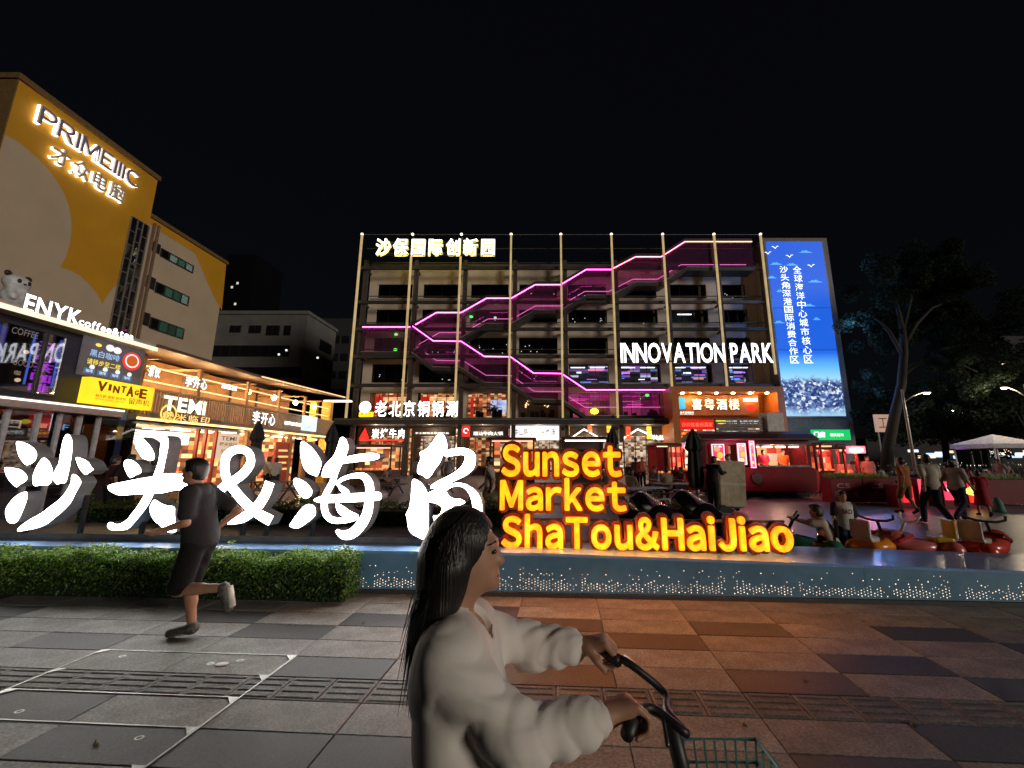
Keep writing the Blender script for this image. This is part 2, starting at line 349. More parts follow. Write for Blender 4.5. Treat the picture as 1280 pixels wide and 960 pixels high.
def soft(prims, vox, k=.02):
    """prims: ('c', a, b, ra, rb[, k]) limb, ('e', centre, radii[, 3x3 rot][, k]) lump; a leading '-' cuts away, '/' keeps only what lies below plane (point, normal)"""
    lo = np.full(3, 1e9); hi = -lo
    for p in prims:
        if p[0] == 'c':
            for q, r in ((p[1], p[3]), (p[2], p[4])): lo = np.minimum(lo, np.array(q)-r); hi = np.maximum(hi, np.array(q)+r)
        elif p[0] == 'e': r = max(p[2]); lo = np.minimum(lo, np.array(p[1])-r); hi = np.maximum(hi, np.array(p[1])+r)
    lo = lo-3*vox-k/2; hi = hi+3*vox+k/2; n = np.ceil((hi-lo)/vox).astype(int)+1
    d = np.full(n, .5, np.float32); ax = [lo[i]+np.arange(n[i])*vox for i in range(3)]
    for p in prims:
        t = p[0]
        if t == '/':
            X, Y, Z = np.meshgrid(*ax, indexing='ij', sparse=True); q, nn = p[1], p[2]
            d = np.maximum(d, (X-q[0])*nn[0]+(Y-q[1])*nn[1]+(Z-q[2])*nn[2]).astype(np.float32); continue
        cut = t[0] == '-'; t = t[-1]
        if t == 'c': a, b, ra, rb = np.array(p[1], float), np.array(p[2], float), p[3], p[4]; kk = p[5] if len(p) > 5 else k; mn = np.minimum(a-ra, b-rb); mx = np.maximum(a+ra, b+rb)
        else: c, r = np.array(p[1], float), np.array(p[2], float); rot = p[3] if len(p) > 3 else None; kk = p[4] if len(p) > 4 else k; mn = c-max(r); mx = c+max(r)
        mar = kk+3*vox; i0 = np.clip(np.floor((mn-mar-lo)/vox).astype(int), 0, n); i1 = np.clip(np.ceil((mx+mar-lo)/vox).astype(int)+1, 0, n)
        sl = tuple(slice(i0[i], i1[i]) for i in range(3)); X, Y, Z = np.meshgrid(*[ax[i][sl[i]] for i in range(3)], indexing='ij')
        if t == 'c':
            ab = b-a; L2 = max(ab@ab, 1e-9); h = np.clip(((X-a[0])*ab[0]+(Y-a[1])*ab[1]+(Z-a[2])*ab[2])/L2, 0, 1)
            e = np.sqrt((X-a[0]-ab[0]*h)**2+(Y-a[1]-ab[1]*h)**2+(Z-a[2]-ab[2]*h)**2)-(ra+(rb-ra)*h)
        else:
            x, y, z = X-c[0], Y-c[1], Z-c[2]
            if rot is not None: m = np.array(rot); x, y, z = m[0][0]*x+m[1][0]*y+m[2][0]*z, m[0][1]*x+m[1][1]*y+m[2][1]*z, m[0][2]*x+m[1][2]*y+m[2][2]*z
            q = np.sqrt((x/r[0])**2+(y/r[1])**2+(z/r[2])**2); e = (q-1)*min(r)
        cur = d[sl]
        if cut: d[sl] = np.maximum(cur, -e)
        else:
            h = np.maximum(kk-np.abs(cur-e), 0)/max(kk, 1e-6); d[sl] = np.minimum(cur, e)-h*h*kk*.25
    return _nets(d, lo, vox)
def soft_part(name, prims, vox, m, parent, k=.02):
    V, F = soft(prims, vox, k); b = MB(); b.v = [tuple(v) for v in V]; b.f = [tuple(int(i) for i in q) for q in F]; b.m = [0]*len(b.f)
    return b.build(name, m, parent, smooth=True)
# ================================================================ SETTING: ground, pavement, plaza
m_ground = mat('plaza_stone', (.105, .105, .125), .42, var=.3, scale=1.1, bump=.15, bscale=30)
def _plaza():
    m, nt, p = _nt('plaza_slabs'); tc = nt.nodes.new('ShaderNodeTexCoord'); mp = nt.nodes.new('ShaderNodeMapping')
    mp.inputs['Rotation'].default_value = (0, 0, R_(3.5)); nt.links.new(tc.outputs['Object'], mp.inputs[0])
    b = nt.nodes.new('ShaderNodeTexBrick'); nt.links.new(mp.outputs[0], b.inputs[0]); b.inputs['Scale'].default_value = 1.0
    b.inputs['Brick Width'].default_value = .9; b.inputs['Row Height'].default_value = .32; b.inputs['Mortar Size'].default_value = .006; b.offset = 0.5
    b.inputs['Color1'].default_value = (.21, .21, .25, 1); b.inputs['Color2'].default_value = (.14, .14, .17, 1); b.inputs['Mortar'].default_value = (.03, .03, .035, 1)
    n = _noise(nt, 2.2); mx = nt.nodes.new('ShaderNodeMix'); mx.data_type = 'RGBA'; mx.blend_type = 'MULTIPLY'; mx.inputs[0].default_value = .7
    r = _ramp(nt, n.outputs['Fac'], (.5, .5, .5), (1.2, 1.2, 1.2)); nt.links.new(b.outputs[0], mx.inputs[6]); nt.links.new(r.outputs[0], mx.inputs[7])
    nt.links.new(mx.outputs[2], p.inputs['Base Color']); rr = nt.nodes.new('ShaderNodeMapRange'); nt.links.new(n.outputs['Fac'], rr.inputs[0])
    rr.inputs[3].default_value = .22; rr.inputs[4].default_value = .5; nt.links.new(rr.outputs[0], p.inputs['Roughness']); return m
m_plaza = _plaza()
g = MB(); g.add([(-400, -60, -.06), (400, -60, -.06), (400, 600, -.06), (-400, 600, -.06)], [(0, 1, 2, 3)]); structure(g, 'ground', mat('far_ground', (.05, .05, .05), .8), loc=(0, 0, -.06))
g = MB(); g.add([(-40, 6.4, 0), (40, 6.4-0, 0), (40, 70, 0), (-40, 70, 0)], [(0, 1, 2, 3)]); structure(g, 'plaza', m_plaza, loc=(0, 6.4, 0))

TA = R_(-3.5); TU = Vector((cos(TA), sin(TA), 0)); TV = Vector((-sin(TA), cos(TA), 0))
MT = Matrix(((TU.x, TV.x, 0, 0), (TU.y, TV.y, 0, 0), (0, 0, 1, 0), (0, 0, 0, 1)))        # paving coordinates: u along the plinth, v away from the camera
def uv(u, v, z=0): return TU*u + TV*v + Vector((0, 0, z))
def uv_of(px, py, z=0): p = at_z(px, py, z); return p.dot(TU), p.dot(TV)
slab = MB(MT); slab.box(-12, 12, -3, 5.24, -.05, -.012)
pave = structure(slab, 'pavement', mat('joint_mortar', (.035, .033, .03), .9), loc=(0, 0, 0))
def stone(name, col, var, rough):
    m, nt, p = _nt(name); n = _noise(nt, 55, 6, rough=.95); n2 = _noise(nt, 3.4, 8, rough=.7); oi = nt.nodes.new('ShaderNodeObjectInfo')
    r = _ramp(nt, n.outputs['Fac'], [c*.45 for c in col], [c*1.6 for c in col], .38, .62)
    r2 = _ramp(nt, n2.outputs['Fac'], (.55, .54, .52), (1.15, 1.15, 1.15), .34, .62)
    mr = nt.nodes.new('ShaderNodeMapRange'); nt.links.new(oi.outputs['Random'], mr.inputs[0]); mr.inputs[3].default_value = 1-var; mr.inputs[4].default_value = 1+var
    a = nt.nodes.new('ShaderNodeMix'); a.data_type = 'RGBA'; a.blend_type = 'MULTIPLY'; a.inputs[0].default_value = 1; nt.links.new(r.outputs[0], a.inputs[6]); nt.links.new(r2.outputs[0], a.inputs[7])
    b = nt.nodes.new('ShaderNodeMix'); b.data_type = 'RGBA'; b.blend_type = 'MULTIPLY'; b.inputs[0].default_value = 1; nt.links.new(a.outputs[2], b.inputs[6]); nt.links.new(mr.outputs[0], b.inputs[7])
    nt.links.new(b.outputs[2], p.inputs['Base Color']); p.inputs['Specular IOR Level'].default_value = .28
    rr = nt.nodes.new('ShaderNodeMapRange'); nt.links.new(n2.outputs['Fac'], rr.inputs[0]); rr.inputs[3].default_value = rough-.12; rr.inputs[4].default_value = rough+.15; nt.links.new(rr.outputs[0], p.inputs['Roughness'])
    bu = nt.nodes.new('ShaderNodeBump'); bu.inputs['Strength'].default_value = .6; bu.inputs['Distance'].default_value = .005; nt.links.new(n.outputs['Fac'], bu.inputs['Height']); nt.links.new(bu.outputs[0], p.inputs['Normal']); return m
m_light = stone('light_granite', (.27, .265, .25), .16, .5); m_dark = stone('dark_granite', (.06, .058, .058), .25, .45); m_tac = stone('tactile_granite', (.17, .168, .16), .2, .5)
def tile_mesh(w, d, m, name, bars=False):
    b = MB(); gpx = .003; x, y = w/2-gpx, d/2-gpx; c = .004
    b.add([(-x, -y, -.03), (x, -y, -.03), (x, y, -.03), (-x, y, -.03), (-x, -y, -c), (x, -y, -c), (x, y, -c), (-x, y, -c), (-x+c, -y+c, 0), (x-c, -y+c, 0), (x-c, y-c, 0), (-x+c, y-c, 0)],
          [(0, 1, 5, 4), (1, 2, 6, 5), (2, 3, 7, 6), (3, 0, 4, 7), (4, 5, 9, 8), (5, 6, 10, 9), (6, 7, 11, 10), (7, 4, 8, 11), (8, 9, 10, 11)])
    if bars:
        for k in range(4):
            yy = -y+d*(k+.5)/4; L = x-.018
            b.add([(-L, yy-.019, 0), (L, yy-.019, 0), (L, yy+.019, 0), (-L, yy+.019, 0), (-L+.012, yy-.010, .006), (L-.012, yy-.010, .006), (L-.012, yy+.010, .006), (-L+.012, yy+.010, .006)],
                  [(0, 1, 5, 4), (1, 2, 6, 5), (2, 3, 7, 6), (3, 0, 4, 7), (4, 5, 6, 7)])
    me = bpy.data.meshes.new(name); me.from_pydata(b.v, [], b.f); me.materials.append(m); me.update(); return me
RP, CW, U0 = .3175, .888, 1.255
DARK = set()
for q in [(475, 774), (453, 836), (430, 932), (686, 781), (668, 847), (806, 800), (255, 770), (340, 788), (74, 800), (420, 834), (374, 931), (70, 882), (42, 924), (35, 761), (925, 788), (1160, 793), (1000, 852), (1098, 828), (1228, 859), (1266, 810), (1108, 950), (1218, 920), (900, 790), (640, 770)]:
    u, v = uv_of(*q); r = int((v-3.31)//RP) if v > 3.31 else -1-int((3.02-v)//RP); DARK.add((r, int((u-U0)//CW)))
def place_tile(me, name, u, v):
    o = bpy.data.objects.new(name, me); COL.objects.link(o); o.parent = pave; o.location = uv(u, v) + Vector((0, 0, random.uniform(-.0012, .0012)))
    o.rotation_euler = (0, 0, TA+random.uniform(-.001, .001)); return o
ml = tile_mesh(CW, RP, m_light, 'paving_tile'); mdk = tile_mesh(CW, RP, m_dark, 'paving_tile'); mtc = tile_mesh(CW*3/8, .29, m_tac, 'tactile_tile', True)
for r in range(-5, 6):
    v = 3.31+RP*(r+.5) if r >= 0 else 3.02-RP*(-r-.5)
    for c in range(-9, 6):
        u = U0+CW*(c+.5); p = ((r, c) in DARK)
        px_vis = -6.9 < u < 6.2
        if not px_vis: continue
        if not p and not (-6 < u < 5.4) and random.random() < .25: p = True
        place_tile(mdk if p else ml, 'paving_tile', u, v)
for i in range(-22, 15): place_tile(mtc, 'tactile_tile', U0+CW*3/8*(i+.5), 3.165)

# recessed access cover with white metal edging, left foreground
m_steel = mat('galvanised_edge', (.45, .45, .43), .4, .7, .2, 30)
ac = thing('access_cover', 'recessed paving cover with white metal edge strips and corner brackets in the left pavement', 'access cover', uv(-3.2, 3))
uL, uR = U0-CW*6+.02, U0-CW*4+.01; vr = [3.625, 3.31, 3.02, 2.7025, 2.385, 2.07]
for u in (uL, uR): MB(MT).box(u-.006, u+.006, 1.75, 3.63, .002, .006).build('edge_strip', m_steel, ac)
for v in (3.628, 3.022, 2.7): MB(MT).box(uL+.008, uR-.008, v-.004, v+.004, .002, .0055).build('edge_strip', m_steel, ac)
for k, v in enumerate(vr):
    for u, s in ((uR, -1), (uL, 1)):
        if k == 0 and s > 0: pass
        b = MB(MT); b.prism([(u+s*.0065, v), (u+s*.085, v), (u+s*.0065, v-.075)], .003, .0075); b.prism([(u+s*.022, v-.02), (u+s*.04, v-.02), (u+s*.022, v-.036)], .0076, .0085); b.build('corner_bracket', m_steel, ac)
for q in [(263, 830), (153, 821), (300, 826), (24, 890), (207, 897), (174, 923)]:
    u, v = uv_of(*q); b = MB(MT); b.add([(u+cos(t)*r, v+sin(t)*r*.8, .004) for r in (.026, .016) for t in [2*pi*j/14 for j in range(14)]], [(j, (j+1) % 14, 14+(j+1) % 14, 14+j) for j in range(14)]); b.build('lifting_eye', m_steel, ac)
tag(MB().ell((at_z(268, 831).x+.06, at_z(268, 831).y, .006), (.05, .035, .004)).build('plastic_lid', mat('white_plastic', (.7, .7, .68), .4)), 'small flat white disc dropped on the access cover', 'litter')

# ================================================================ PLINTH
def ph(u): return .5 if u < -.3 else .5-.0215*(u+.3)
m_blue = mat('blue_steel_lit_top', (.20, .38, .70), .24, .0, .12, 3, .04, 60, .9); m_bluef = mat('blue_painted_front', (.115, .255, .40), .42, 0, .18, 2.5, .06, 50)  # top plate gets a brighter blue for the billboard light on it
pl = thing('sign_plinth', 'long low blue plinth with a perforated lit front carrying the big letters', 'plinth', uv(0, 5.5))
us = [-10, -6, -2.6, -.3, 1.6, 3.5, 5.4, 7.3, 10]
for a, b in zip(us, us[1:]):
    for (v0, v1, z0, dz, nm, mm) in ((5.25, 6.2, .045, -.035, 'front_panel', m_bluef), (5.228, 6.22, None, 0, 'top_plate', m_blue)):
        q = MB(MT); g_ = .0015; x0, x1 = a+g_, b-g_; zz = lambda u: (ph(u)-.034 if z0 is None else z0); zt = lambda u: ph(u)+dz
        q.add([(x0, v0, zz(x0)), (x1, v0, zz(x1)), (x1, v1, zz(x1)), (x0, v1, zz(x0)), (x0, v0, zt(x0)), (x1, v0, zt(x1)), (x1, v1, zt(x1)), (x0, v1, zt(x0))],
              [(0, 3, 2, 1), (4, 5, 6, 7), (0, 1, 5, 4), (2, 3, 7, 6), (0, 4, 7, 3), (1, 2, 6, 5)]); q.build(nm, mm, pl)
MB(MT).box(-10, 10, 5.215, 6.25, -.005, .043).build('base_kerb', mat('dark_kerb', (.05, .05, .05), .7, bump=.3), pl)
MB(MT).box(-10, -.55, 5.66, 6.6, .503, .58).build('rear_ledge', mat('grey_ledge_stone', (.14, .14, .145), .5, bump=.2), pl)
dots = MB(MT); nz = np.random.default_rng(4)
seg = 0
for i in range(int(9.6/.036)):
    u = -2.75+i*.036; dens = .55+.45*sin(u*2.3)*sin(u*5.1+1); gap = sin(u*7.3)+.6*sin(u*17.1) > 1.1
    for k in range(9):
        if (i+k) % 2 and k > 4: continue
        z = .075+k*.0305+(.015 if i % 2 else 0); pk = (1 if k < 3 else dens*(1.05-.09*k))*(.86)
        if gap: pk *= .25
        if nz.random() > pk or z > ph(u)-.09: continue
        r = .0053*nz.uniform(.6, 1.25); c = (u+nz.uniform(-.003, .003), z)
        dots.add([(c[0]+cos(t)*r, 5.2475, c[1]+sin(t)*r) for t in [2*pi*j/6 for j in range(6)]], [tuple(range(6))])
dots.build('light_hole', emat('perforation_light', (1, .76, .52), 2.6, .5, 9), pl, kind='stuff')

# ================================================================ HEDGES
m_leafs = [leafmat('hedge_leaf', (.09, .205, .024)), leafmat('hedge_leaf_pale', (.28, .43, .08), .3), leafmat('hedge_leaf_shade', (.022, .05, .012), .4, .2)]  # leaf tones carry light and shade: pale on top, dark low in front
def leaf(b, p, n, up, L, wd, k):
    n = Vector(n).normalized(); t = n.cross(Vector(up)); t = t.normalized() if t.length > .01 else Vector((1, 0, 0)); d = t.cross(n)
    a = random.uniform(0, 2*pi); dd = d*cos(a)+t*sin(a); tt = n.cross(dd); p = Vector(p)
    b.add([p-dd*L/2, p+tt*wd/2-n*wd*.2, p+dd*L/2+n*L*.12, p-tt*wd/2-n*wd*.2], [(0, 1, 2), (0, 2, 3)], [k, k])
def hedge(name, label, u0, u1, v0, v1, zt, n, L, pale=.25, seed=1, endround=True):
    random.seed(seed); h = thing(name, label, 'hedge', uv((u0+u1)/2, (v0+v1)/2)); b = MB(MT); bump = lambda u, s: .03*sin(u*4.1+s)+.025*sin(u*9.7+2*s)+.015*sin(u*23+s)
    for i in range(n):
        u = random.uniform(u0, u1); face = random.random(); z = zt+bump(u, 1)
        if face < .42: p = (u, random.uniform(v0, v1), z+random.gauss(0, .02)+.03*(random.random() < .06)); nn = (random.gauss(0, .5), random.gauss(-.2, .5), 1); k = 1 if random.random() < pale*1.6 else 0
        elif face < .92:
            zz = random.uniform(.03, 1)**.8*z; p = (u, v0+bump(u+zz*5, 2)+random.gauss(0, .02)+.05*(1-min(1, zz/.15)), zz); nn = (random.gauss(0, .5), -1, random.gauss(.3, .5)); k = 1 if random.random() < pale*(zz/z)**2 else (0 if random.random() < .08+.7*(zz/z)**1.5 else 2)  # lower front leaves darker, shade put into their colour
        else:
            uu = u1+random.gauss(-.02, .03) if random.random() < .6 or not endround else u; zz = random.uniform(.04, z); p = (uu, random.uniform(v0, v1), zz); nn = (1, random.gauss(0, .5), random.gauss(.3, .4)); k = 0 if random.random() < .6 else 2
        leaf(b, p, nn, (0, 0, 1), L*random.uniform(.7, 1.3), L*.5*random.uniform(.7, 1.2), k)
    for i in range(int((u1-u0)*7)):                                    # young sprigs standing proud of the clipped top
        u = random.uniform(u0, u1); v = random.uniform(v0, v1); hh = random.uniform(.03, .09) if random.random() < .85 else .14; z = zt+bump(u, 1)
        for j in range(9): leaf(b, (u+random.gauss(0, .022), v+random.gauss(0, .022), z+hh*random.random()+.01), (random.gauss(0, .6), random.gauss(-.3, .6), .8), (0, 0, 1), L*1.15, L*.5, 1 if random.random() < .6 else 0)
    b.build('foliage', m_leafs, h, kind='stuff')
    c = MB(MT); c.box(u0+.05, u1-.05, v0+.07, v1-.02, .0, zt-.07); c.build('twig_core', mat('hedge_twigs', (.008, .014, .006), .9), h); return h
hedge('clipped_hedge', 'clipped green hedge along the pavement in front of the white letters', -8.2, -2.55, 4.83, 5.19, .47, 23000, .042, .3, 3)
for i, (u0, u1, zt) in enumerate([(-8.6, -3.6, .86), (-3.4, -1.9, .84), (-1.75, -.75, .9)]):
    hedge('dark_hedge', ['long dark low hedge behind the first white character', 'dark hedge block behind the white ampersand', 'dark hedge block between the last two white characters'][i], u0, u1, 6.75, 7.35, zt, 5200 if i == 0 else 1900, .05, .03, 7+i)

# ================================================================ BIG WHITE LETTERS
FL_ = Frame(uv(0, 5.55), TU)
m_case = mat('grey_letter_casing', (.30, .30, .31), .38, .1, .2, 5); m_white = emat('white_letter_face', (1, .985, .95), 13.0)
m_post = mat('dark_steel_post', (.06, .06, .065), .45, .6)
def zq(ox, oy, k=5.333): return lambda p: FL_.pt(ox+p[0]/k, oy+p[1]/k)
def brush_sign(label, strokes, o, posts):
    c = zq(*o); ps = [c(p) for s in strokes for p in s]; a = [p[0] for p in ps]; t = thing('lit_character', label, 'illuminated sign', FL_.w(sum(a)/len(a), .58, -.1), 'white lit characters standing on the plinth')
    for i, s in enumerate(strokes):
        b = MB(FL_.M); b.k = 0; poly = smooth_poly([c(p) for p in s], 3) if len(s) < 40 else [c(p) for p in s]
        b.prism(poly, -.20+.002*i, .002*i, kf=1); b.build('stroke', [m_case, m_white], t)
    for (x, y) in posts:
        p = c((x, y)); MB(FL_.M).box(p[0]-.02, p[0]+.02, .56, p[1], -.17, -.12).build('post', m_post, t)
    return t
brush_sign('white glowing brush-written sand character at the far left of the plinth', [
 [(110,118),(150,122),(195,140),(235,175),(245,205),(235,240),(205,265),(175,272),(150,250),(125,210),(113,165)],
 [(33,292),(80,293),(130,302),(165,325),(183,360),(165,385),(130,405),(112,420),(85,400),(55,365),(38,325)],
 [(182,455),(150,458),(110,480),(70,520),(45,560),(38,590),(45,630),(60,655),(90,662),(115,650),(140,610),(165,550),(182,500)],
 [(295,225),(330,250),(352,300),(355,340),(345,385),(320,408),(275,408),(235,412),(222,390),(222,350),(240,300),(265,255)],
 [(455,68),(475,85),(485,120),(483,190),(470,280),(455,350),(440,390),(405,395),(385,402),(362,375),(360,340),(375,300),(395,265),(405,210),(420,130),(435,85)],
 [(512,225),(555,232),(595,255),(615,290),(628,303),(605,320),(575,337),(550,315),(528,280)],
 [(495,335),(520,345),(547,383),(535,415),(510,460),(480,520),(430,575),(370,625),(320,665),(260,690),(190,705),(128,714),(133,690),(200,640),(280,595),(340,550),(400,505),(440,460),(465,420),(480,385),(483,350)]],
 (0, 530), [(505, 480), (100, 640)])
brush_sign('white glowing brush-written head character beside the runner', [
 [(925,88),(960,105),(995,140),(1020,180),(1030,215),(1020,240),(985,240),(950,225),(925,190),(903,150),(905,115)],
 [(850,238),(880,242),(915,265),(940,300),(940,325),(905,340),(870,358),(845,325),(828,280),(830,250)],
 [(1100,78),(1120,95),(1125,130),(1115,190),(1100,260),(1085,330),(1060,395),(1030,455),(1000,520),(960,580),(915,635),(880,675),(850,700),(800,707),(750,708),(720,690),(722,665),(745,655),(775,668),(810,662),(850,635),(890,585),(930,530),(965,470),(1000,400),(1030,330),(1060,240),(1070,160),(1082,100)],
 [(720,420),(745,402),(830,385),(930,365),(1020,350),(1085,333),(1150,330),(1200,333),(1235,330),(1250,360),(1240,385),(1255,420),(1230,435),(1150,445),(1080,460),(980,465),(880,470),(810,475),(770,465),(735,445)],
 [(1035,505),(1070,525),(1120,545),(1165,553),(1168,600),(1172,650),(1183,690),(1170,720),(1130,722),(1090,700),(1070,675),(1035,645),(1008,600),(1003,560),(1015,525)]],
 (0, 530), [(885, 660), (1120, 700)])
brush_sign('white glowing ampersand right of the runner', [
 ribbon([(150,487),(210,420),(290,370),(350,322),(388,265),(388,215),(365,182),(312,168),(250,192),(222,240),(218,310)], [56,58,58,58,56,52,50,50,54,58,58]),
 ribbon([(218,305),(235,370),(282,440),(350,520),(430,590),(527,645)], [58,60,62,64,64,72]),
 ribbon([(520,388),(492,465),(445,540),(390,592),(330,628),(238,640)], [62,62,64,62,62,60])], (240, 530), [(455, 640), (300, 640)])
brush_sign('white glowing brush-written sea character in the middle with an orange tinted foot', [
 [(730,118),(765,130),(810,170),(845,220),(862,260),(850,310),(835,345),(810,342),(775,325),(745,290),(728,230),(722,165)],
 [(685,362),(720,368),(765,395),(797,435),(800,460),(785,485),(755,497),(720,470),(695,430),(678,395)],
 [(780,535),(815,548),(825,580),(820,610),(790,640),(750,670),(710,693),(670,690),(652,675),(670,645),(710,590),(745,550)],
 [(1003,88),(1025,100),(1043,150),(1035,190),(1015,240),(990,290),(965,345),(920,355),(872,352),(868,330),(885,280),(915,245),(950,205),(975,140),(988,100)],
 [(1020,225),(1080,208),(1150,197),(1220,195),(1250,208),(1245,230),(1200,242),(1120,250),(1050,258),(1005,262)],
 ribbon([(955,340),(930,405),(895,470),(885,530),(892,590),(930,635),(1000,643),(1080,628),(1108,612)], [34,38,40,42,44,42,38,34,24]),
 ribbon([(962,402),(1010,365),(1080,345),(1145,348),(1180,390),(1188,450),(1182,530),(1168,600),(1130,670),(1070,728),(1010,738),(965,708)], [22,24,30,44,54,56,58,62,66,66,56,20]),
 [(815,505),(870,480),(960,470),(1080,462),(1180,458),(1240,450),(1265,470),(1262,500),(1220,510),(1100,518),(980,522),(880,525),(840,520)],
 [(975,405),(1000,410),(1040,435),(1055,460),(1020,466),(990,440)],
 [(965,526),(1010,545),(1060,580),(1112,605),(1090,630),(1030,625),(990,600),(970,570)]], (240, 530), [(770, 650), (1100, 700)])
brush_sign('white glowing brush-written horn character behind the cyclist', [
 [(700,60),(725,85),(740,140),(735,175),(710,215),(690,260),(660,300),(635,340),(605,362),(575,340),(545,330),(545,280),(565,230),(560,190),(600,170),(640,125),(670,80)],
 [(730,180),(780,165),(840,160),(890,170),(925,200),(930,250),(915,300),(870,340),(800,375),(730,405),(670,425),(632,428),(640,405),(690,375),(760,340),(820,300),(850,260),(860,220),(840,205),(790,210),(730,218)],
 [(515,368),(560,385),(594,425),(608,460),(616,520),(617,600),(616,680),(604,735),(585,768),(550,755),(500,725),(480,680),(475,630),(468,600),(488,560),(500,490),(505,420)],
 [(596,470),(680,430),(750,402),(830,393),(890,415),(940,455),(970,520),(975,590),(972,650),(955,730),(930,775),(890,790),(880,765),(905,720),(908,640),(912,560),(902,500),(878,450),(838,418),(780,418),(740,440),(690,465),(606,500)],
 [(606,496),(690,462),(736,450),(752,478),(792,498),(830,500),(862,522),(825,540),(785,545),(770,580),(772,608),(800,625),(760,650),(735,690),(712,740),(702,790),(685,798),(672,760),(664,690),(655,640),(650,612),(690,606),(706,562),(690,540),(650,524),(608,520)]], (420, 530), [(560, 700), (930, 700)])

# ================================================================ YELLOW LETTERS
def amber(name, c1, c2, s):
    m, nt, p = _nt(name); n = _noise(nt, 7, 2); r = _ramp(nt, n.outputs['Fac'], c1, c2, .38, .62); p.inputs['Base Color'].default_value = (.6, .25, .02, 1)
    nt.links.new(r.outputs[0], p.inputs['Emission Color']); p.inputs['Emission Strength'].default_value = s; p.inputs['Roughness'].default_value = .35; return m
m_amber = amber('amber_letter_face', (1, .27, .008), (1, .50, .006), 1.3); m_amber_side = emat('amber_letter_side', (1, .3, .01), 1.0)
m_back = mat('dark_red_letter_backing', (.14, .028, .014), .42, .1, .25, 8)
def amber_word(s, box, label, b0, feet):
    x0, x1, yt, yb = box; p = FL_.pt(x0, yb); q = FL_.pt(x1, yb); t_ = FL_.pt(x0, yt); zb, zt_ = p[1], t_[1]
    th = thing('lit_word', label, 'illuminated sign', FL_.w((p[0]+q[0])/2, zb, 0), 'amber lit words stacked on the plinth')
    cells, ylo, yhi = lay([fw(c) for c in s], 0, .165); sx = (q[0]-p[0])/(cells[-1][2]+2*GROW); sy = (zt_-zb)/(yhi-ylo+2*GROW); bk = MB(FL_.M)
    def solid(m, txt, dx, vox, grow, n0, n1):
        V, F, a_, b_ = glyph_sdf(txt, vox, grow, n0, n1)
        pts = np.stack([p[0]+(V[:, 0]-a_[0]+dx+GROW)*sx, zb+(V[:, 1]-ylo+GROW)*sy, V[:, 2]], 1)
        m.add([tuple(v) for v in pts], [tuple(int(i) for i in f) for f in F], [1 if V[f, 2].mean() > n1-.006 else 0 for f in F])
    for i, (ch, l_, r_) in enumerate(cells):
        m = MB(FL_.M); solid(m, ch, l_, .011, GROW, -.005, .05); lt = m.build('letter', [m_amber_side, m_amber], th)
        m = MB(FL_.M); solid(m, ch, l_, .018, GROW+.09, -.13, -.012-.004*(i % 2)); m.build('backing', [m_back, m_back], lt)
    n = len(s)
    for i in range(feet):
        a = p[0]+(q[0]-p[0])*(i+.5)/feet; MB(FL_.M).box(a-.02, a+.02, b0, zb+.08, -.075, -.035).build('post', m_post, th)
    for z in (zb+.06, zt_-.1): MB(FL_.M).box(p[0]+.02, q[0]-.02, z, z+.03, -.125, -.095).build('rail', m_post, th)
    for i in range(max(3, n//2)):                                      # light the lit faces throw forward
        l = bpy.data.lights.new('letter_glow', 'POINT'); l.energy = AMBER_W; l.color = (1, .28, .07); l.shadow_soft_size = .02
        o = bpy.data.objects.new('letter_glow', l); COL.objects.link(o); o.parent = th
        o.location = FL_.w(p[0]+(q[0]-p[0])*(i+.5)/max(3, n//2), zb+(zt_-zb)*.45, .34)-ORG[th]
    return th
AMBER_W = 5.6; GROW = .036
bz = FL_.pt(640, 683)[1]
w3 = amber_word('ShaTou&HaiJiao', (627, 991, 642, 685), 'amber lit word of the two place names joined by an ampersand, bottom of the stack', .46, 6)
w2 = amber_word('Market', (625, 783, 597, 638), 'amber lit word Market, middle of the stack', FL_.pt(625, 640)[1]-.02, 3)
w1 = amber_word('Sunset', (627, 777, 555, 596), 'amber lit word Sunset, top of the stack', FL_.pt(625, 597)[1]-.02, 3)

random.seed(91); m_dry = mat('dry_leaf', (.22, .15, .06), .7, var=.4, scale=30)
for i, (px, py, lab) in enumerate([(1007, 852, 'curled dry leaf on the dark slab right of the bicycle'), (930, 906, 'dry leaf on the slabs at the lower right'), (455, 779, 'dry leaf on the dark slab near the hedge end'), (1140, 905, 'dry leaf near the bottom right of the pavement'), (120, 930, 'dry leaf beside the access cover edge'), (1080, 777, 'dry leaf by the foot of the plinth')]):
    p = at_z(px, py, .002); b = MB()
    for k in range(3): leaf(b, p+Vector((random.gauss(0, .006), random.gauss(0, .006), .004)), (random.gauss(0, .3), random.gauss(0, .3), 1), (0, 1, 0), .05, .022, 0)
    tag(b.build('fallen_leaf', m_dry), lab, 'leaf', 'dry leaves on the pavement')

p_, q_ = FL_.pt(640, 688), FL_.pt(985, 690)
for i in range(8): glow(w3, FL_.w(p_[0]+(q_[0]-p_[0])*(i+.5)/8, ph(p_[0]+(q_[0]-p_[0])*(i+.5)/8)+.14, .16), 2.2, (1, .3, .05), .02)  # extra lights added for the orange gleam on the plinth top
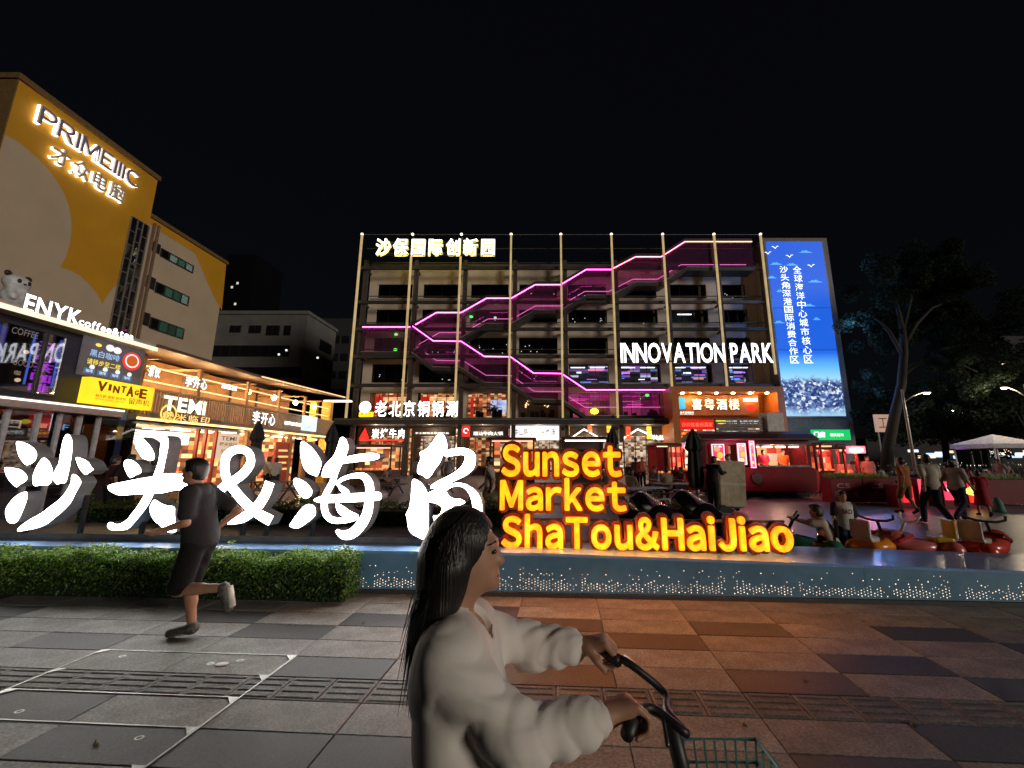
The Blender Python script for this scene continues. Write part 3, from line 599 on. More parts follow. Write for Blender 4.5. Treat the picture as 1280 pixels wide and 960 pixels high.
# ================================================================ MAIN BUILDING (frontal, 38 m away)
FF = Frame((0, 38, 0), (1, 0, 0)); FW = Frame((0, 40, 0), (1, 0, 0))
fx = lambda px, py=293: FF.pt(px, py)[0]
fz = lambda py: FF.pt(640, py)[1]
wz = lambda py: FW.pt(640, py)[1]
m_beige = mat('beige_render', (.66, .55, .44), .75, var=.12, scale=.8, bump=.1, bscale=20); m_dsteel = mat('dark_steel', (.075, .066, .062), .45, .3, .3, 3)
m_dwin = mat('dark_room', (.035, .035, .04), .7); m_frame = mat('window_frame_dark', (.035, .033, .033), .4, .3)
m_glass = gmat('window_glass', (.75, .75, .77), .9); m_pole = emat('lit_pole', (.80, .58, .27), .62, .3, .9); m_poletip = emat('pole_tip_lamp', (1, .86, .55), 2.5)
m_lightbar = emat('white_light_bar', (.95, .98, 1), 3.2)
tb = thing('commercial_building', 'wide multi storey building with lit vertical poles and a pink zigzag staircase', 'building', (2, 40, 0))
poles = [453, 516, 577, 639, 701, 764, 828, 892, 950]; bx = [fx(p) for p in poles]; X0, X1 = bx[0], bx[-1]
ROOF = fz(322)
floors = [(355.5, 373), (387, 405), (422, 442.5), (455, 478.5), (491, 522)]      # window openings on the wall, top to bottom
zs = [ROOF] + [z for a, b in floors for z in (wz(a), wz(b))] + [wz(530)]
for i in range(0, len(zs)-1, 2):                                        # spandrel bands
    MB().box(X0+.6, X1, 40, 40.3, zs[i+1], zs[i]).build('spandrel', m_beige, tb)
    if i and i < 9: MB().box(X0+.6, X1, 39.88, 39.999, zs[i]-.12, zs[i]).build('sill', mat('sill_concrete', (.5, .43, .35), .7), tb)
for k in range(5):
    zt, zb = wz(floors[k][0]), wz(floors[k][1])
    for j in range(9):
        x = bx[j]+(.6 if j == 0 else 0); w0, w1 = (x, x+.6) if j == 0 else ((x-.35, x+.8) if j < 8 else (x-1.0, x))
        MB().box(w0, w1, 40.004, 40.3, zb, zt).build('pier', m_beige, tb)
m_shop_warm = shopmat('glowing_goods_warm', [(.9, .30, .10), (.95, .5, .2), (.25, .08, .03), (1, .7, .35), (.6, .12, .05), (.12, .05, .03), (.3, .1, .04)], 1.4, 2.5, 4.8, .12)
m_shop_cool = shopmat('glowing_goods_cool', [(.015, .015, .03), (.03, .03, .06), (.2, .3, .75), (.02, .02, .03), (.7, .78, .95), (.35, .15, .6), (.02, .02, .03), (.02, .02, .02)], .9, .9, 4.5, .03)
m_shop_white = shopmat('glowing_goods_white', [(1, .7, .4), (.95, .8, .6), (.4, .2, .1), (.15, .08, .04), (1, .88, .7), (.5, .36, .25)], 1.5, 3.3, 5.2, .2)
m_shop_pink = shopmat('glowing_goods_pink', [(.7, .04, .25), (.35, .02, .15), (.9, .15, .4), (.5, .1, .3), (.2, .02, .1)], .7, .9, 1.3, .2)
m_wallin = mat('interior_wall', (.30, .24, .19), .8)
sl = [wz(q) for q in (330, 380, 414, 448.5, 484, 526)]
for z in sl: MB().box(X0+.6, X1, 40.31, 52, z-.1, z+.1).build('floor_slab', mat('slab_concrete', (.12, .11, .1), .8), tb)
MB().box(X0+.6, X1, 52, 52.3, 0, ROOF).build('rear_wall', m_beige, tb); MB().box(X0+.3, X0+.6, 40, 52.3, 0, ROOF).build('side_wall', m_beige, tb); MB().box(X1, X1+.3, 39.2, 52.3, 0, ROOF).build('side_wall', m_beige, tb)
MB().box(X0+.3, X1+.3, 39.9, 52.5, ROOF, ROOF+.25).build('roof', mat('roof_membrane', (.08, .08, .08), .8), tb)
def window(k, j, mull=3, inner=None, lights=0, extra=None):
    zt, zb = wz(floors[k][0]), wz(floors[k][1]); x0 = bx[j]+(1.2 if j == 0 else .8); x1 = bx[j+1]-(.35 if j < 7 else 1.0); f = MB(); w = .045; Y = 40.16
    f.box(x0, x1, Y, Y+.07, zb, zb+w).box(x0, x1, Y, Y+.07, zt-w, zt).box(x0, x0+w, Y, Y+.07, zb+w, zt-w).box(x1-w, x1, Y, Y+.07, zb+w, zt-w)
    for i in range(1, mull): xm = x0+(x1-x0)*i/mull; f.box(xm-.022, xm+.022, Y, Y+.07, zb+w, zt-w)
    wdw = f.build('window', m_frame, tb)
    for i in range(mull):
        a = x0+(x1-x0)*i/mull+.03; b = x0+(x1-x0)*(i+1)/mull-.03; t = random.uniform(-.012, .012)
        q = MB(); q.add([(a, Y+.03+t, zb+w), (b, Y+.03-t, zb+w), (b, Y+.03-t*.5, zt-w), (a, Y+.03+t*.5, zt-w)], [(0, 1, 2, 3)]); q.build('pane', m_glass, wdw)
    if inner: MB().box(x0-.3, x1+.3, 42.2, 42.3, zb-.3, zt+.3).build('back_wall', inner, wdw)
    else: MB().box(x0-.3, x1+.3, 41.9, 42, zb-.6, zt+.5).build('back_wall', m_dwin, wdw)
    for i in range(lights):
        xm = x0+(x1-x0)*(i+.5)/lights; MB().box(xm-.75, xm+.75, 41.0, 41.18, zt-.16, zt-.1).build('tube_lamp', m_lightbar, wdw)
    if extra: extra(wdw, x0, x1, zb, zt)
def neon(wdw, x0, x1, zb, zt, n=5, cols=None):
    for i in range(n):
        c = random.choice(cols or ['neon_white', 'neon_blue', 'neon_pink', 'neon_orange']); mm = {'neon_white': emat('neon_white', (.85, .9, 1), 2.2), 'neon_blue': emat('neon_blue', (.15, .3, 1), 1.6), 'neon_pink': emat('neon_pink', (.8, .15, .9), 1.6), 'neon_orange': emat('neon_orange', (1, .35, .15), 1.2), 'neon_green': emat('neon_green', (.15, .9, .25), .8)}[c]
        a = random.uniform(x0, x1-1); l = random.uniform(.5, 1.7); z = random.uniform(zb+.2, zt-.3); MB().box(a, min(a+l, x1), 41.6, 41.66, z, z+random.choice([.05, .08, .15])).build('neon_strip', mm, wdw)
def glints(wdw, x0, x1, zb, zt):
    b = MB()
    for i in range(random.randint(2, 9)): b.ell((random.uniform(x0+.2, x1-.2), 41.5, random.uniform(zb+.15, zt-.3)), (.05, .05, .05), 6, 4)
    b.build('spot_lamps', emat('far_spot', (.9, .95, 1), 1.3), wdw)
random.seed(5)
for k in range(4):
    for j in range(8):
        if k == 3 and j >= 4: window(k, j, 3, m_shop_cool, 2, lambda *a: neon(*a, n=6))
        elif k == 3 and j < 2: window(k, j, 3, None, 0, lambda w, *a: (glints(w, *a), glints(w, *a)))
        elif k == 0 and j in (5,): window(k, j, 3)
        elif k == 2 and j in (2, 3): window(k, j, 4, None, 0, glints)
        elif k == 1 and j == 6: window(k, j, 3, None, 1)
        else: window(k, j, random.choice([2, 3, 3, 4]), None, 0, glints if random.random() < .5 else None)
for j in range(8):                                                     # the lit restaurant storey
    inner = m_shop_warm if j < 3 else (m_wallin if j == 3 else m_shop_pink)
    def ex(w, x0, x1, zb, zt, j=j):
        if j < 2:
            for z in (zb+(zt-zb)*.78, zt-.35): MB().box(x0+.2, x1-.2, 41.4, 41.46, z, z+.07).build('neon_strip', emat('neon_warm', (1, .62, .25), 2.2), w)
            MB().box(x0+.1, x0+.9, 41.2, 41.3, zb+.4, zt-.2).build('red_panel', emat('red_lit_panel', (.8, .03, .02), .9), w)
        elif j == 2:
            MB().box(x0+2.2, x1-.1, 41.3, 41.36, zt-1.9, zt-.55).build('screen', emat('blue_screen', (.25, .32, .95), 1.1, .8, 1.2, (.8, .85, 1)), w)
            MB().box(x0+.15, x0+.45, 41.2, 41.3, zb+.2, zt-.3).build('red_panel', emat('red_lit_panel', (.8, .03, .02), .9), w)
            b = MB()
            for i in range(60): leaf(b, (x0+2.4+random.gauss(0, .3), 40.9, zb+.9+random.gauss(0, .25)), (random.gauss(0, .4), -1, .3), (0, 0, 1), .45, .12, 0)
            b.build('palm_plant', m_leafs[0], w)
        elif j == 3:
            for i in range(2):
                xx = x0+.9+i*2; b = MB()
                for q in range(8): b.ell((xx+random.gauss(0, .22), 41.2, zt-1.0+random.gauss(0, .3)), (.06, .06, .09), 6, 5)
                b.build('pendant_lamps', emat('pendant_warm', (1, .66, .3), 3), w)
        else:
            for q in range(3): z = zb+random.uniform(.8, zt-zb-.3); a = x0+random.random(); MB().box(a, a+1.6, 41.4, 41.45, z, z+.05).build('neon_strip', emat('neon_magenta', (1, .12, .5), 2), w)
        b = MB()
        for q in range(7): xx = random.uniform(x0, x1-.4); b.box(xx, xx+.4, 40.8, 41.1, zb+.02, zb+random.uniform(.5, .95))
        b.build('dining_chairs', mat('dark_wood', (.06, .03, .02), .5), w)
    window(4, j, 4, inner, 0, ex)
    x0, x1 = bx[j]+.9, bx[j+1]-.8; r = MB(); zb = wz(522); r.box(x0, x1, 39.86, 39.9, zb+.95, zb+1.0)
    for i in range(9): xx = x0+(x1-x0)*i/8; r.box(xx-.015, xx+.015, 39.865, 39.895, zb, zb+.95)
    r.build('railing', m_dsteel, tb)
# steel frame in front of the wall
for j, x in enumerate(bx):
    top = 24.0 if j not in (1, 2) else fz(321)
    MB().box(x+.22, x+.62, 38.5, 38.9, 0 if j < 4 else 3.2, ROOF).build('steel_column', m_dsteel, tb)
for py in (333, 376, 410, 444.5, 481):
    z = fz(py); MB().box(X0-.3, X1+.1, 38.28, 38.49, z-.16, z+.16).build('steel_beam', m_dsteel, tb)
    for j in range(9): MB().box(bx[j]+.3, bx[j]+.5, 38.91, 39.86, z-.1, z+.1).build('tie_beam', m_dsteel, tb)
    if py != 481: MB().box(X0+.4, X1, 38.93, 38.98, z+.85, z+.93).build('guard_rail', m_dsteel, tb)
for z in (fz(323), fz(305)): MB().box(X0+.2, X1, 38.91, 39.0, z-.05, z+.05).build('roof_rail', m_dsteel, tb)
zc = fz(527); MB().box(X0-.6, fx(840, 530), 37.0, 39.87, zc-.32, zc+.25).build('canopy_slab', mat('canopy_dark', (.055, .05, .05), .5, .2), tb)
MB().box(X0-.6, fx(840, 530), 36.97, 36.998, zc+.1, zc+.16).build('canopy_edge', mat('canopy_trim', (.3, .28, .26), .4, .5), tb)
for j, (p, x) in enumerate(zip(poles, bx)):
    zb_ = fz(523) if j < 8 else fz(468); zt_ = 24.4
    if j in (1, 2): zt_ = fz(321)
    if j in (6, 7): zb_ = fz(487)
    o = MB().box(x-.09, x+.09, 37.85, 38.03, zb_, zt_).build('light_pole', m_pole, tb)
    MB().ell((x, 37.94, 24.5), (.15, .15, .13), 10, 6).build('pole_tip', m_poletip, o)
    if j < 8: MB().bar((x, 37.94, 24.46), (bx[j+1], 37.94, 24.46), .05).build('top_cable', mat('cable', (.2, .2, .2), .5), tb)
    if j in (1, 2): MB().box(x-.07, x+.07, 38.31, 38.4, fz(319), 24.35).build('sign_mast', m_dsteel, tb)

# pink staircase: roofed, glazed flights stepping across the front
m_pink = emat('pink_led', (1, .10, .62), 11); m_pinkglass = hazy_glass('stair_glass', (.82, .62, .80), (.75, .2, .5), .14); m_cream_led = emat('cream_led', (1, .72, .42), 3.0)
stairs = thing('zigzag_staircase', 'glazed outdoor staircase with pink light strips zigzagging across the facade', 'staircase', (0, 38.6, 5))
up = [(518, 405.5), (545, 390), (576, 390), (608, 372), (639, 372), (669, 355), (701, 355), (733, 336), (764, 336), (795, 320), (827, 320), (857, 301), (941, 301)]
dn = [(515, 407), (541, 425.5), (576, 426), (605, 445), (638, 445.5), (667, 466), (702, 466.5), (733, 487), (836, 487)]
lf = [(452, 408), (512, 408)]
Hs = [(31.5, up), (32.5, dn), (31, lf)]
def stair(path, drop, led):
    P = [FF.pt(*q) for q in path]; Q = [FF.pt(x, y+drop) for x, y in path]
    for i in range(len(P)-1):
        (xa, za), (xb, zb) = P[i], P[i+1]; za2, zb2 = Q[i][1], Q[i+1][1]; e = .004
        fl = MB(); fl.add([(xa+e, y, z) for y, z in ((38.26, za2-.36), (39.75, za2-.36), (39.75, za2), (38.26, za2))]+[(xb-e, y, z) for y, z in ((38.26, zb2-.36), (39.75, zb2-.36), (39.75, zb2), (38.26, zb2))], [(0, 1, 2, 3), (7, 6, 5, 4), (0, 4, 5, 1), (1, 5, 6, 2), (2, 6, 7, 3), (3, 7, 4, 0)])
        flight = fl.build('flight', m_dsteel, stairs)
        rf = MB(); rf.add([(xa+e, y, z) for y, z in ((38.12, za+.06), (39.8, za+.06), (39.8, za+.34), (38.12, za+.34))]+[(xb-e, y, z) for y, z in ((38.12, zb+.06), (39.8, zb+.06), (39.8, zb+.34), (38.12, zb+.34))], [(0, 1, 2, 3), (7, 6, 5, 4), (0, 4, 5, 1), (1, 5, 6, 2), (2, 6, 7, 3), (3, 7, 4, 0)])
        rf.build('roof', mat('stair_roof', (.09, .05, .07), .5, .2), stairs)
        MB().bar((xa+e, 38.16, za), (xb-e, 38.16, zb), .06, .06).build('light_strip', led if path is not up or i < 8 else (emat('red_led', (1, .16, .28), 9) if i < 11 else m_cream_led), stairs)
        if path is not lf: MB().bar((xa+e, 39.7, za2+1.02), (xb-e, 39.7, zb2+1.02), .05, .05).build('handrail_light', emat('pink_rail_led', (1, .25, .7), 1.4), stairs)
        MB().bar((xa+e, 38.24, za2+.03), (xb-e, 38.38, zb2+.03), .05, .05).build('stringer_trim', mat('trim_pale', (.5, .42, .45), .4, .3), stairs)
        n = max(2, int((xb-xa)/.85))
        for k in range(n):
            t0, t1 = k/n, (k+1)/n; a, b = xa+(xb-xa)*t0+.01, xa+(xb-xa)*t1-.01; q = MB(); l = lambda u, v, t: u+(v-u)*t
            q.add([(a, 38.25, l(za2, zb2, t0)+.06), (b, 38.25, l(za2, zb2, t1)+.06), (b, 38.25, l(za, zb, t1)-.06), (a, 38.25, l(za, zb, t0)-.06)], [(0, 1, 2, 3)]); q.build('glass_pane', m_pinkglass, stairs)
            if abs(zb2-za2) > .3:
                for s_ in range(2): tt = t0+(t1-t0)*(s_+.5)/2; MB().box(l(xa, xb, tt)-.17, l(xa, xb, tt)+.17, 38.5, 39.6, l(za2, zb2, tt)+.004, l(za2, zb2, tt)+.16).build('step', mat('step_plate', (.25, .2, .22), .5), flight)
for d_, p_ in Hs: stair(p_, d_, m_pink)
for (px, py, c) in [(406, 0, 0)]: pass
for (px, py, c, s) in [(743, 514, (.75, 1, .05), .42), (809, 494, (.1, 1, .2), .2), (495, 418, (.35, 1, .25), .2), (494, 437, (.1, 1, .1), .22), (589, 396, (.08, 1, .12), .2), (620, 379, (.45, 1, .4), .18), (706, 392, (.2, 1, .2), .16), (619, 397, (.4, 1, .5), .16)]:
    q = at_y(px, py, 39.3); o = MB().ell(tuple(q), (s, .12, s*.7), 12, 8).build('exit_lamp', emat('green_lamp_%d%d' % (px, py), c, 3.5 if s > .4 else 1.6), stairs)

# signs on the facade
def box_sign(name, label, cat='sign', fr=FF, c=None): return thing(name, label, cat, c)
m_wsign = emat('sign_white', (1, 1, .98), 3.2); m_side = mat('sign_side', (.5, .5, .5), .4); m_yel = emat('sign_halo_yellow', (1, .84, .22), 1.6)
F37 = Frame((0, 37.5, 0), (1, 0, 0))
def word_sign(name, label, s, fr, px0, px1, pyt, pyb, ms, n0=0, n1=.12, bold=.02, halo=None, halomat=None, back=None, cat='sign', group=None):
    a0, b1 = fr.pt(px0, pyt); a1, b0 = fr.pt(px1, pyb); t = thing(name, label, cat, fr.w((a0+a1)/2, b0, n0), group)
    word_parts(t, s, fr, a0, a1, b0, b1, n0, n1, bold, ms, halo=halo, halomat=halomat, back=back)
    return t, a0, a1, b0, b1
t, a0, a1, b0, b1 = word_sign('roof_sign', 'white lit Chinese sign with yellow glow at the upper left of the big building', '沙保国际创新园', F37, 471, 618, 298.5, 319.5, [m_side, m_wsign], bold=.010, halo=.022, halomat=[m_yel, m_yel], back=(-.12, -.02))
for z in (b0+.3, b1-.3): MB(F37.M).box(a0, a1, z, z+.08, -.6, -.13).build('sign_rail', m_dsteel, t)
t, a0, a1, b0, b1 = word_sign('facade_sign', 'large white lit INNOVATION PARK lettering on the right half of the facade', 'INNOVATION PARK', F37, 775, 966.5, 429, 454, [m_side, m_wsign], bold=.016)
for z in (b0+.2, b1-.3): MB(F37.M).box(a0, a1, z, z+.08, -.6, -.02).build('sign_rail', m_dsteel, t)
# restaurant signs above and below the canopy
F36 = Frame((0, 36.9, 0), (1, 0, 0))
m_yelbox = emat('yellow_box', (1, .8, .02), 1.4)
def disc(mb, a, b, r, n0, n1, kf=None, n=20): mb.prism([(a+cos(t)*r, b+sin(t)*r) for t in [2*pi*j/n for j in range(n)]], n0, n1, kf)
t, a0, a1, b0, b1 = word_sign('restaurant_sign', 'white brush style lit restaurant name above the canopy with round logo', '老北京铜锅涮', F36, 470, 572, 501, 521, [m_side, m_wsign], bold=.012)
c = F36.pt(457, 509); b = MB(F36.M); disc(b, c[0], c[1], .55, 0, .1, 1); b.k = 0; b.build('logo_disc', [m_side, m_wsign], t)
c0 = F36.pt(449, 521); c1 = F36.pt(467, 515); b = MB(F36.M); b.box(c0[0], c1[0], c0[1], c1[1], 0, .1); yb = b.build('logo_box', m_yelbox, t)
b = MB(F36.M); put_text(b, '老北京', c0[0]+.15, c1[0]-.15, c0[1]+.06, c1[1]-.06, .103); b.build('lettering', mat('brown_print', (.25, .1, .01), .6), yb)
# ground floor shopfronts
FG = Frame((0, 39.5, 0), (1, 0, 0)); gz = lambda py: FG.pt(640, py)[1]
shops = [(0, 1, m_shop_warm, 'dark red grill restaurant front at the left end of the big building'), (1, 2, m_shop_white, 'warm lit glazed shopfront with thin white sign band'), (2, 3, m_shop_warm, 'orange lit restaurant front with red logo sign'),
         (3, 4, m_shop_white, 'bright shopfront under the white lightbox sign'), (4, 5, m_shop_white, 'glazed shopfront with a house shaped light line, left of the pair'), (5, 6, m_shop_white, 'glazed shopfront with a house shaped light line, beside the orange portal')]
for i0, i1, inner, lab in shops:
    x0, x1 = bx[i0]+.7, bx[i1]-.1; t = thing('shopfront', lab, 'shopfront', ((x0+x1)/2, 39.5, 0)); zt = zc-.4
    f = MB(); f.box(x0, x1, 39.4, 39.5, zt-.9, zt-.02); f.box(x0, x0+.12, 39.42, 39.5, 0, zt-.9); f.box(x1-.12, x1, 39.42, 39.5, 0, zt-.9); f.build('fascia', mat('fascia_dark', (.06, .04, .035), .5), t)
    MB().box(x0+.12, x1-.12, 42.0, 42.1, 0.02, zt).build('back_wall', inner, t); MB().box(x0+.12, x1-.12, 40.0, 42, zt-.75, zt-.7).build('ceiling', mat('ceil', (.5, .45, .4), .8), t)
    for q in range(3): xx = x0+(x1-x0)*(q+.5)/3; MB().box(xx-.6, xx+.6, 40.6, 40.8, zt-.8, zt-.76).build('ceiling_lamp', emat('warm_tube', (1, .78, .5), 5), t)
    n = 4
    for q in range(n):
        a, b = x0+.12+(x1-x0-.24)*q/n, x0+.12+(x1-x0-.24)*(q+1)/n; MB().box(a+.03, b-.03, 39.46, 39.47, .1, zt-.95).build('pane', m_glass, t); MB().box(b-.03, b+.03, 39.44, 39.5, .02, zt-.9).build('mullion', m_frame, t)
    b = MB()
    for q in range(5): xx = random.uniform(x0+.3, x1-.8); b.box(xx, xx+.7, 40.3, 40.9, .02, random.uniform(.7, 1.1))
    b.build('counter', mat('shop_counter', (.35, .2, .1), .5), t)
zt = zc-.4
F39 = Frame((0, 39.3, 0), (1, 0, 0))
t, *_ = word_sign('grill_sign', 'white lit brush characters with small red flame logo under the canopy', '炭烤牛肉', F39, 466, 506, 536, 548, [m_side, m_wsign], bold=.010)
q0 = F39.pt(449, 549); q1 = F39.pt(462, 535); b = MB(F39.M); b.prism([(q0[0], q0[1]+.05), (q1[0], q0[1]+.05), ((q0[0]+q1[0])/2+.05, q1[1])], 0, .1); b.build('flame_logo', emat('red_logo', (1, .03, .02), 1.3), t)
q2 = F39.pt(508, 551); b = MB(F39.M); b.box(q0[0], q2[0], q0[1]-.15, q0[1]-.03, 0, .06); b.build('red_light_line', emat('red_logo', (1, .03, .02), 1.3), t)
def strip_sign(name, label, px0, px1, pyt, pyb, s, mface, mtxt, Y=39.25, sub=None):
    fr = Frame((0, Y, 0), (1, 0, 0)); a0, b1 = fr.pt(px0, pyt); a1, b0 = fr.pt(px1, pyb); t = thing(name, label, 'sign', fr.w((a0+a1)/2, b0, 0))
    MB(fr.M).box(a0, a1, b0, b1, -.12, 0).build('panel', mface, t)
    if s:
        b = MB(fr.M); h = b1-b0; put_text(b, s, a0+(a1-a0)*.08, a1-(a1-a0)*.08, b0+h*.28, b1-h*.25, .012, bold=.006); b.build('lettering', mtxt, t)
    return t, fr, a0, a1, b0, b1
m_dkpanel = mat('sign_dark_panel', (.05, .035, .03), .5); m_lit = emat('panel_white_lit', (.95, .97, 1), 1.15, .12, .7); m_txtw = emat('text_white', (1, .97, .92), 1.8); m_txtk = mat('text_dark', (.02, .02, .02), .6)
strip_sign('shop_band_sign', 'thin lit white sign band over the glazed shop below the canopy', 515, 565, 539, 544, '手工酸奶水果捞饮品', m_dkpanel, m_txtw)
t, fr, a0, a1, b0, b1 = strip_sign('red_logo_sign', 'red square sign with ring logo beside white lettering', 578, 587, 531, 546, None, emat('red_lit_sign', (.85, .03, .02), 1.0), m_txtw)
b = MB(fr.M); b.add([((a0+a1)/2+cos(x)*r, (b0+b1)/2+sin(x)*r, .01) for r in (.26, .18) for x in [2*pi*k/18 for k in range(18)]], [(k, k+1, 19+k, 18+k) for k in range(15)]); b.build('ring_logo', m_txtw, t)
strip_sign('beef_shop_sign', 'white lit characters to the right of the red square logo', 588, 632, 537, 547, '潮汕牛肉火锅', m_dkpanel, m_txtw)
strip_sign('lightbox_sign', 'large white lightbox with two groups of dark characters', 638, 699, 531, 550, '中山陈皮 鲜米炖汤', m_lit, m_txtk, 39.0)
m_gabl = emat('gable_light_line', (1, .95, .82), 2.6); m_redl = emat('red_lantern', (1, .10, .03), 1.3); m_yell = emat('yellow_lantern', (1, .62, .05), 1.3)
for i, (xa, xm, xb) in enumerate([(712, 730, 752), (778, 797, 824)]):
    fr = Frame((0, 39.1, 0), (1, 0, 0)); A = fr.pt(xa, 549); Bp = fr.pt(xm, 536.5); Cp = fr.pt(xb, 549); t = thing('gable_light', ['white house shaped light outline, left of two', 'white house shaped light outline, right of two, with small lit characters'][i], 'light', fr.w(Bp[0], A[1], 0))
    for u, v in ((A, Bp), (Bp, Cp), (Cp, (Cp[0]+1.0, Cp[1]))): MB(fr.M).bar((*u, 0), (*v, 0), .12, .1, (0, 0, 1)).build('light_tube', m_gabl, t)
    if i: b = MB(fr.M); put_text(b, '发福院', *[fr.pt(786, 0)[0], fr.pt(809, 0)[0]], fr.pt(640, 549.5)[1], fr.pt(640, 543.5)[1], .02, bold=.006); b.build('lettering', m_txtw, t)
for i, (px, y0, y1, c) in enumerate([(709, 532, 544, 0), (737, 531, 541, 1), (761, 532, 541, 0), (785, 533, 550, 1), (811, 533, 549, 0), (835, 533, 550, 1)]):
    fr = Frame((0, 38.9, 0), (1, 0, 0)); a, z1 = fr.pt(px, y0); _, z0 = fr.pt(px, y1); t = thing('lantern_string', '%s hanging string of lit lantern blocks, %s along the shopfronts' % (('yellow', 'red')[c], ['first', 'first', 'middle', 'second', 'last', 'last'][i]), 'lantern', fr.w(a, z0), 'lantern strings under the canopy')
    n = max(2, int((z1-z0)/.38))
    for k in range(n): zz = z0+(z1-z0)*k/n; MB(fr.M).box(a-.2, a+.2, zz+.03, zz+(z1-z0)/n-.03, -.12, .12).build('lantern', (m_yell, m_redl)[c], t)
    MB(fr.M).box(a-.015, a+.015, z0, z1+.3, -.16, -.13).build('cord', m_frame, t)

# ---------------------------------------------------------------- LED billboard
def ledmat():
    m, nt, p = _nt('led_picture'); tc = nt.nodes.new('ShaderNodeTexCoord'); sp = nt.nodes.new('ShaderNodeSeparateXYZ'); nt.links.new(tc.outputs['Generated'], sp.inputs[0])
    r = nt.nodes.new('ShaderNodeValToRGB'); nt.links.new(sp.outputs[2], r.inputs[0]); e = r.color_ramp.elements
    e[0].position = 0; e[0].color = (.35, .6, .85, 1); e[1].position = 1; e[1].color = (.012, .11, .70, 1)
    for pos, c in ((.16, (.5, .85, 1.0)), (.26, (.14, .52, 1.0)), (.34, (.018, .16, .80)), (.36, (.014, .12, .72))): x = e.new(pos); x.color = (*c, 1)
    mp = nt.nodes.new('ShaderNodeMapping'); mp.inputs['Scale'].default_value = (9, 1, 30); nt.links.new(tc.outputs['Generated'], mp.inputs[0])
    v = nt.nodes.new('ShaderNodeTexVoronoi'); v.inputs['Scale'].default_value = 3.2; nt.links.new(mp.outputs[0], v.inputs[0]); bw = nt.nodes.new('ShaderNodeSeparateColor'); nt.links.new(v.outputs['Color'], bw.inputs[0])
    cr = nt.nodes.new('ShaderNodeValToRGB'); nt.links.new(bw.outputs[0], cr.inputs[0]); ce = cr.color_ramp.elements; ce[0].color = (.01, .03, .14, 1); ce[1].color = (.9, .95, 1, 1); ce[0].position = .2; ce[1].position = 1.0; x = ce.new(.7); x.color = (.10, .19, .46, 1)
    n = nt.nodes.new('ShaderNodeTexNoise'); n.inputs['Scale'].default_value = 5; n.inputs['Detail'].default_value = 5; nt.links.new(tc.outputs['Generated'], n.inputs[0])
    ad = nt.nodes.new('ShaderNodeMath'); ad.operation = 'MULTIPLY_ADD'; nt.links.new(n.outputs[0], ad.inputs[0]); ad.inputs[1].default_value = .10; nt.links.new(sp.outputs[2], ad.inputs[2])
    st = nt.nodes.new('ShaderNodeMapRange'); nt.links.new(ad.outputs[0], st.inputs[0]); st.inputs[1].default_value = .235; st.inputs[2].default_value = .26; st.inputs[3].default_value = 1; st.inputs[4].default_value = 0
    lo = nt.nodes.new('ShaderNodeMapRange'); nt.links.new(ad.outputs[0], lo.inputs[0]); lo.inputs[1].default_value = .055; lo.inputs[2].default_value = .10
    mu = nt.nodes.new('ShaderNodeMath'); mu.operation = 'MULTIPLY'; nt.links.new(st.outputs[0], mu.inputs[0]); nt.links.new(lo.outputs[0], mu.inputs[1])
    mx = nt.nodes.new('ShaderNodeMix'); mx.data_type = 'RGBA'; nt.links.new(mu.outputs[0], mx.inputs[0]); nt.links.new(r.outputs[0], mx.inputs[6]); nt.links.new(cr.outputs[0], mx.inputs[7])
    nt.links.new(mx.outputs[2], p.inputs['Emission Color']); p.inputs['Emission Strength'].default_value = 1.05; p.inputs['Base Color'].default_value = (.02, .02, .03, 1); return m
FB = Frame((0, 37.7, 0), (1, 0, 0)); A = FB.pt(957, 302); Bq = FB.pt(1027, 302); z0 = FB.pt(990, 520)[1]; z1 = A[1]; xa, xb = A[0], Bq[0]
led = thing('led_billboard', 'tall blue LED billboard with white vertical writing over a coastal town picture', 'billboard', ((xa+xb)/2, 38.5, 0))
MB().box(xa-.1, xb+.75, 37.95, 52, 0, z1+.55).build('building_end', mat('brown_cladding', (.22, .175, .145), .6, .1), led)
fbm = MB(); fbm.box(xa-.12, xb+.14, 37.72, 37.94, z1+.002, z1+.13).box(xa-.12, xb+.14, 37.72, 37.94, z0-.13, z0-.002).box(xa-.12, xa-.002, 37.72, 37.94, z0, z1).box(xb+.002, xb+.14, 37.72, 37.94, z0, z1); fbm.build('frame', mat('led_frame', (.25, .25, .27), .4, .4), led)
nrow = 6
MB().box(xa, xb, 37.7, 37.93, z0, z1).build('screen', ledmat(), led)
for k in range(1, 3): zz = z0+(z1-z0)*(.36+.24*(k-1)); MB().box(xa, xb, 37.692, 37.697, zz-.02, zz+.02).build('panel_seam', mat('seam', (.01, .02, .08), .6), led)
m_ledw = emat('led_white', (.95, .98, 1), 1.6); m_ledc = emat('led_cloud', (.12, .42, .95), 1.0)
for s, px, y0, y1 in (('全球海洋中心城市核心区', 1003, 332, 455), ('沙头角深港国际消费合作区', 986, 332, 455)):
    zt_, zb_ = FB.pt(px, y0)[1], FB.pt(px, y1)[1]; n = len(s); a = FB.pt(px, 390)[0]; h = (zt_-zb_)/n; b = MB(FB.M)
    for k, ch in enumerate(s): put_text(b, ch, a-.42, a+.42, zt_-h*(k+1)+h*.08, zt_-h*k-h*.06, .012, bold=.003)
    b.build('lettering', m_ledw, led)
def cloud(px, py, w): a, z = FB.pt(px, py); b = MB(FB.M); b.add([(a-w, z, .01), (a+w, z, .01), (a+w*.6, z+.12, .01), (a+w*.35, z+.16, .01), (a+w*.15, z+.3, .01), (a-w*.15, z+.2, .01), (a-w*.35, z+.27, .01), (a-w*.6, z+.1, .01)], [tuple(range(8))]); b.build('cloud', m_ledc, led)
